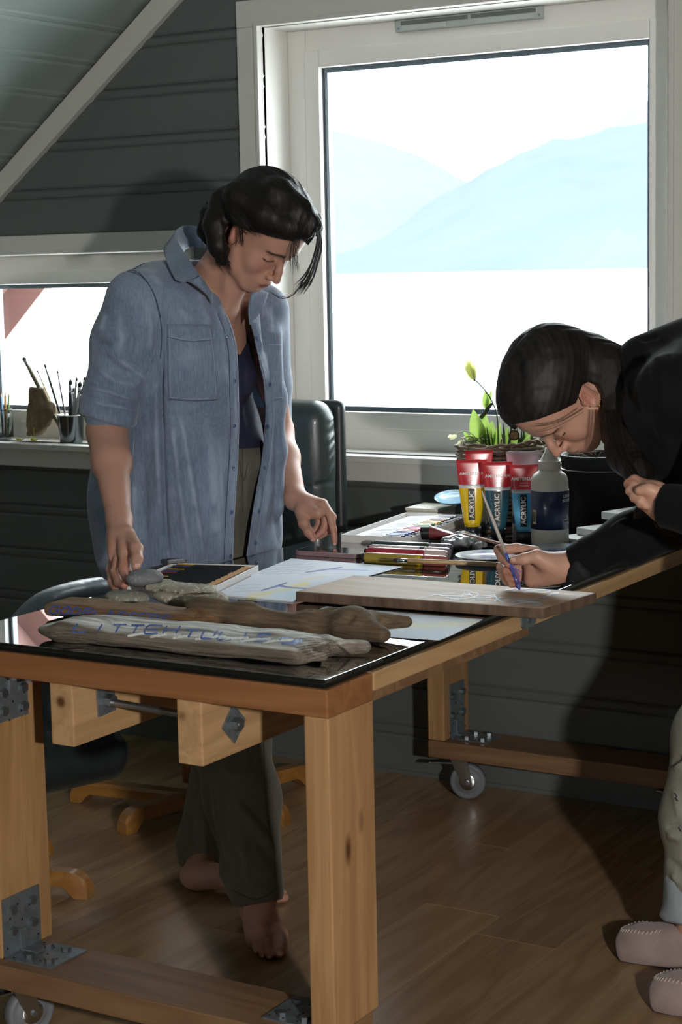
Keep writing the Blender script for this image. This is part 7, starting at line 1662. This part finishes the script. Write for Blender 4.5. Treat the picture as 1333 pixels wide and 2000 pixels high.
for (px, py, w) in ((1322, 1561, 3), (1321, 1553, 2), (1329, 1620, 2)):
    q = surface_strokes(bvJ, [([(px - 2, py - 4), (px, py), (px + 3, py + 4)], w * .6)], .0008)
    if q: new_obj('paint_blot', q, M_blot, jn)
for A_, nm in ((aF, 0), (aN, 1)):
    cuff_ring(jn, A_ + np.array([-.004, -.004, .062]), np.array([.02, 0, -1.0]), np.array([1.0, 0, 0]), np.array([0, 1.0, 0]), .060, [(-.02, -.044), (.001, -.046), (.004, -.036), (.003, -.010), (.004, .020), (.009, .034), (.011, .044), (.005, .052), (-.010, .050), (-.02, .03)], .0030, 'turned_cuff').data.materials[0] = M_jcuff
# slippers
M_slip = mat('dusty_pink_suede', rgb('#93807b'), rough=.9, var=.10, vscale=25, sheen=.3, bump=.2, bscale=200); M_sole = mat('dark_slipper_sole', rgb('#4c403e'), rough=.8); M_stitch = mat('pale_stitch', rgb('#cbbcb4'), rough=.8)
def slipper(toe, ang, lab):
    """moccasin slipper, toe at the given floor point, pointing along ang"""
    f = np.array([math.cos(ang), math.sin(ang), 0]); s = np.array([-math.sin(ang), math.cos(ang), 0]); u = np.array([0, 0, 1.0]); t0 = np.array([toe[0], toe[1], 0])
    P_ = lambda a, b, c: t0 - f * a + s * b + u * c
    R = np.stack([f, s, u], 1)
    pr = [ell(P_(.055, 0, .034), (.053, .045, .034), R, .02), cap(P_(.07, 0, .040), P_(.12, 0, .050), .036, .036, .03), ell(P_(.15, 0, .045), (.08, .042, .043), R, .02), ell(P_(.215, 0, .040), (.040, .036, .040), R, .02), rbox(P_(.13, 0, .014), (.115, .036, .014), .012, R, .02)]
    hole = field([ell(P_(.185, 0, .085), (.060, .028, .050), R, .01)])
    def post(P, d):
        q = (P - t0) @ R; x, y, z = -q[..., 0], q[..., 1], q[..., 2]
        g = np.abs(np.sqrt(((x - .075) / .060) ** 2 + (y / .032) ** 2) - 1.0) * .03
        ridge = .0032 * np.exp(-(g / .004) ** 2) * (z > .03) * (x < .10)
        return np.maximum(d - ridge, -hole(P))
    me = sdf_mesh(pr, .0026, t0 - .27, t0 + .27, post=post, deep=.03); co = get_co(me); co[:, 2] = np.maximum(co[:, 2], .0040); set_co(me, co); o = new_obj('slipper', me, M_slip, wb_, True); bv = bvh_of(me); L_ = []
    for k in range(-14, 15):
        a = math.radians(k * 8.6); x = .075 - .060 * math.cos(a); y = .032 * math.sin(a)
        p0 = P_(x - .0035, y * 1.10, .2); p1 = P_(x + .0025 * 0, y * .92, .2); h0 = bv.ray_cast(Vector(p0), Vector((0, 0, -1))); h1 = bv.ray_cast(Vector(p1), Vector((0, 0, -1)))
        if h0[0] and h1[0]: L_.append(([h0[0] + Vector((0, 0, .0008)), h1[0] + Vector((0, 0, .0012))], .0011))
    new_obj('whip_stitching', tubes(L_, 4), M_stitch, o, True)
    so = sdf_mesh([rbox(P_(.130, 0, .0035), (.112, .033, .0035), .003, R, .005), ell(P_(.055, 0, .0035), (.047, .038, .0035), R, .005)], .0024, t0 - .28, t0 + .28); c2_ = get_co(so); c2_[:, 2] = np.maximum(c2_[:, 2], .0004); set_co(so, c2_); new_obj('sole', so, M_sole, o, True)
tf = on_z(1202, 1866, 0); slipper(tf, math.atan2(tf[1] - aF[1] + .0, tf[0] - aF[0]), 'a')
tn = on_z(1268, 1962, 0); slipper(tn, math.atan2(tn[1] - aN[1], tn[0] - aN[0]), 'b')

# long dark hair, tucked behind the ear and falling through the near hand
M_hairB = hair_mat('long_brown_hair', rgb('#0d0b0b'), rgb('#2a221e'), .56)
S = SB_
hr = [ell(WB(-.018, 0, .044), np.array([.106, .085, .093]) * S, RB, .02), ell(WB(.032, 0, .060), np.array([.066, .074, .062]) * S, RB, .02)]
hr += chain([D_(1120, 705, 3.58), D_(1175, 722, 3.575), D_(1202, 770, 3.565), D_(1208, 830, 3.54), D_(1222, 885, 3.48), D_(1248, 925, 3.39), D_(1262, 950, 3.35)], [.060, .050, .038, .034, .032, .022, .014], .03)
hr += chain([D_(1150, 705, 3.62), D_(1205, 735, 3.62), D_(1228, 800, 3.56), D_(1240, 870, 3.50), D_(1256, 925, 3.44)], [.055, .050, .040, .036, .026], .03)
hr += chain([D_(1262, 950, 3.335), D_(1262, 975, 3.325), D_(1252, 1000, 3.335), D_(1240, 1010, 3.35)], [.013, .010, .010, .004], .01) + chain([D_(1262, 975, 3.34), D_(1290, 1020, 3.38), D_(1312, 1045, 3.40)], [.008, .009, .003], .01)
faceB = [(985, 838), (1006, 829), (1050, 820), (1095, 803), (1126, 787), (1133, 768), (1138, 752), (1152, 745), (1168, 752), (1177, 772), (1178, 796), (1172, 828), (1176, 866), (1186, 902), (1150, 1000), (950, 1000), (950, 845)]
def post_hb(P, d):
    Q = (P - HB) @ RB; g = vnoise(Q * [40, 90, 24], 15) * .0016 + vnoise(Q * [90, 200, 40], 18) * .0009
    uv = proj(P)[..., :2]; cut = np.maximum(poly_sd(uv, faceB) / 980, -(Q[..., 1] + .02))
    far = np.where(Q[..., 1] < -.02, np.maximum(-(Q[..., 0] - .03), Q[..., 2] - .058), 1.0); low = P[..., 2] - 1.02
    return np.maximum(np.maximum(d + g, -cut), np.where(low > 0, -far, -1))
me = sdf_mesh(hr, .0030, (-1.72, 2.95, .86), (-1.15, 3.60, 1.42), post=post_hb, deep=.05)
def flB(c):
    q = (c - HB) @ RB; an = np.arctan2(q[:, 1], q[:, 0] + .03); uv = proj(c)[:, :2]; k = np.clip((uv[:, 0] - 1165) / 40, 0, 1)[:, None]
    A = np.stack([an * 30, q[:, 2] * 60, q[:, 0] * 6], -1) * [1, .35, 1]; A = np.stack([q[:, 2] * 130 + q[:, 0] * 30, q[:, 0] * 5 - q[:, 2] * 2, q[:, 1] * 12], -1)
    dd = np.stack([uv[:, 0] * .16 - uv[:, 1] * .05, uv[:, 1] * .006, c[:, 1] * 10], -1); return A * (1 - k) + dd * k
flow_attr(me, flB); hairB = new_obj('hair', me, M_hairB, wb_, True)
LH = []; rr = random.Random(9)
for k in range(70):
    o = rr.uniform(-16, 16); dd = 3.36 + rr.uniform(0, .06); LH.append([D_(1196 + o, 800, dd + .05), D_(1205 + o, 860, dd + .03), D_(1228 + o * .8, 912, dd), D_(1256 + o * .4, 948, dd - .02), D_(1261 + o * .4, 975, dd - .03), D_(1252 + o * .8, 1000 + rr.uniform(-6, 14), dd - .02)])
for k in range(26): o = rr.uniform(-10, 10); dd = 3.36; LH.append([D_(1262 + o * .4, 960, dd - .02), D_(1275 + o, 1000, dd), D_(1300 + o, 1035, dd + .02), D_(1312 + o * 1.4, 1052 + rr.uniform(-6, 8), dd + .03)])
for k in range(4): o = rr.uniform(-7, 7); dd = 3.485; LH.append([D_(1140, 800 + o, dd), D_(1105, 820 + o, dd), D_(1072, 832 + o * 1.5, dd), D_(1045, 836 + o * 2, dd)])
loose_hair(LH, .0004, hairB, M_hairB)
# the brush in the painting hand: pale handle, blue paint along its lower half
b_ = on_z(1016, 1152, TZ + .0275); a_ = on_y(942, 960, 3.16)
tb = thing('paint_brush', 'thin pale brush with a blue-stained lower end held upright in the painting hand', 'brush', tuple(b_), 0)
d_ = Vector(b_) - Vector(a_); A_ = Vector(a_)
new_obj('handle', tube([A_, A_ + d_ * .03, A_ + d_ * .35, A_ + d_ * .62], [.0010, .0022, .0036, .0034], 10), mat('clear_white_handle', rgb('#b8b3ac'), rough=.2, coat=.8), tb, True)
new_obj('stained_handle', tube([A_ + d_ * .62, A_ + d_ * .72, A_ + d_ * .86], [.0035, .0036, .0034], 10), mat('blue_stained_handle', rgb('#4c5aa3'), rough=.35), tb, True)
new_obj('ferrule', cyl(A_ + d_ * .86, A_ + d_ * .94, .0036, .0040, 10), mat('violet_smeared_ferrule', rgb('#6d68a8'), rough=.3, metal=.4), tb, True)
new_obj('bristles', tube([A_ + d_ * .94, A_ + d_ * .97, A_ + d_], [.0042, .0050, .0014], 8), mat('blue_wet_bristles', rgb('#5a5aa2'), rough=.4), tb, True)
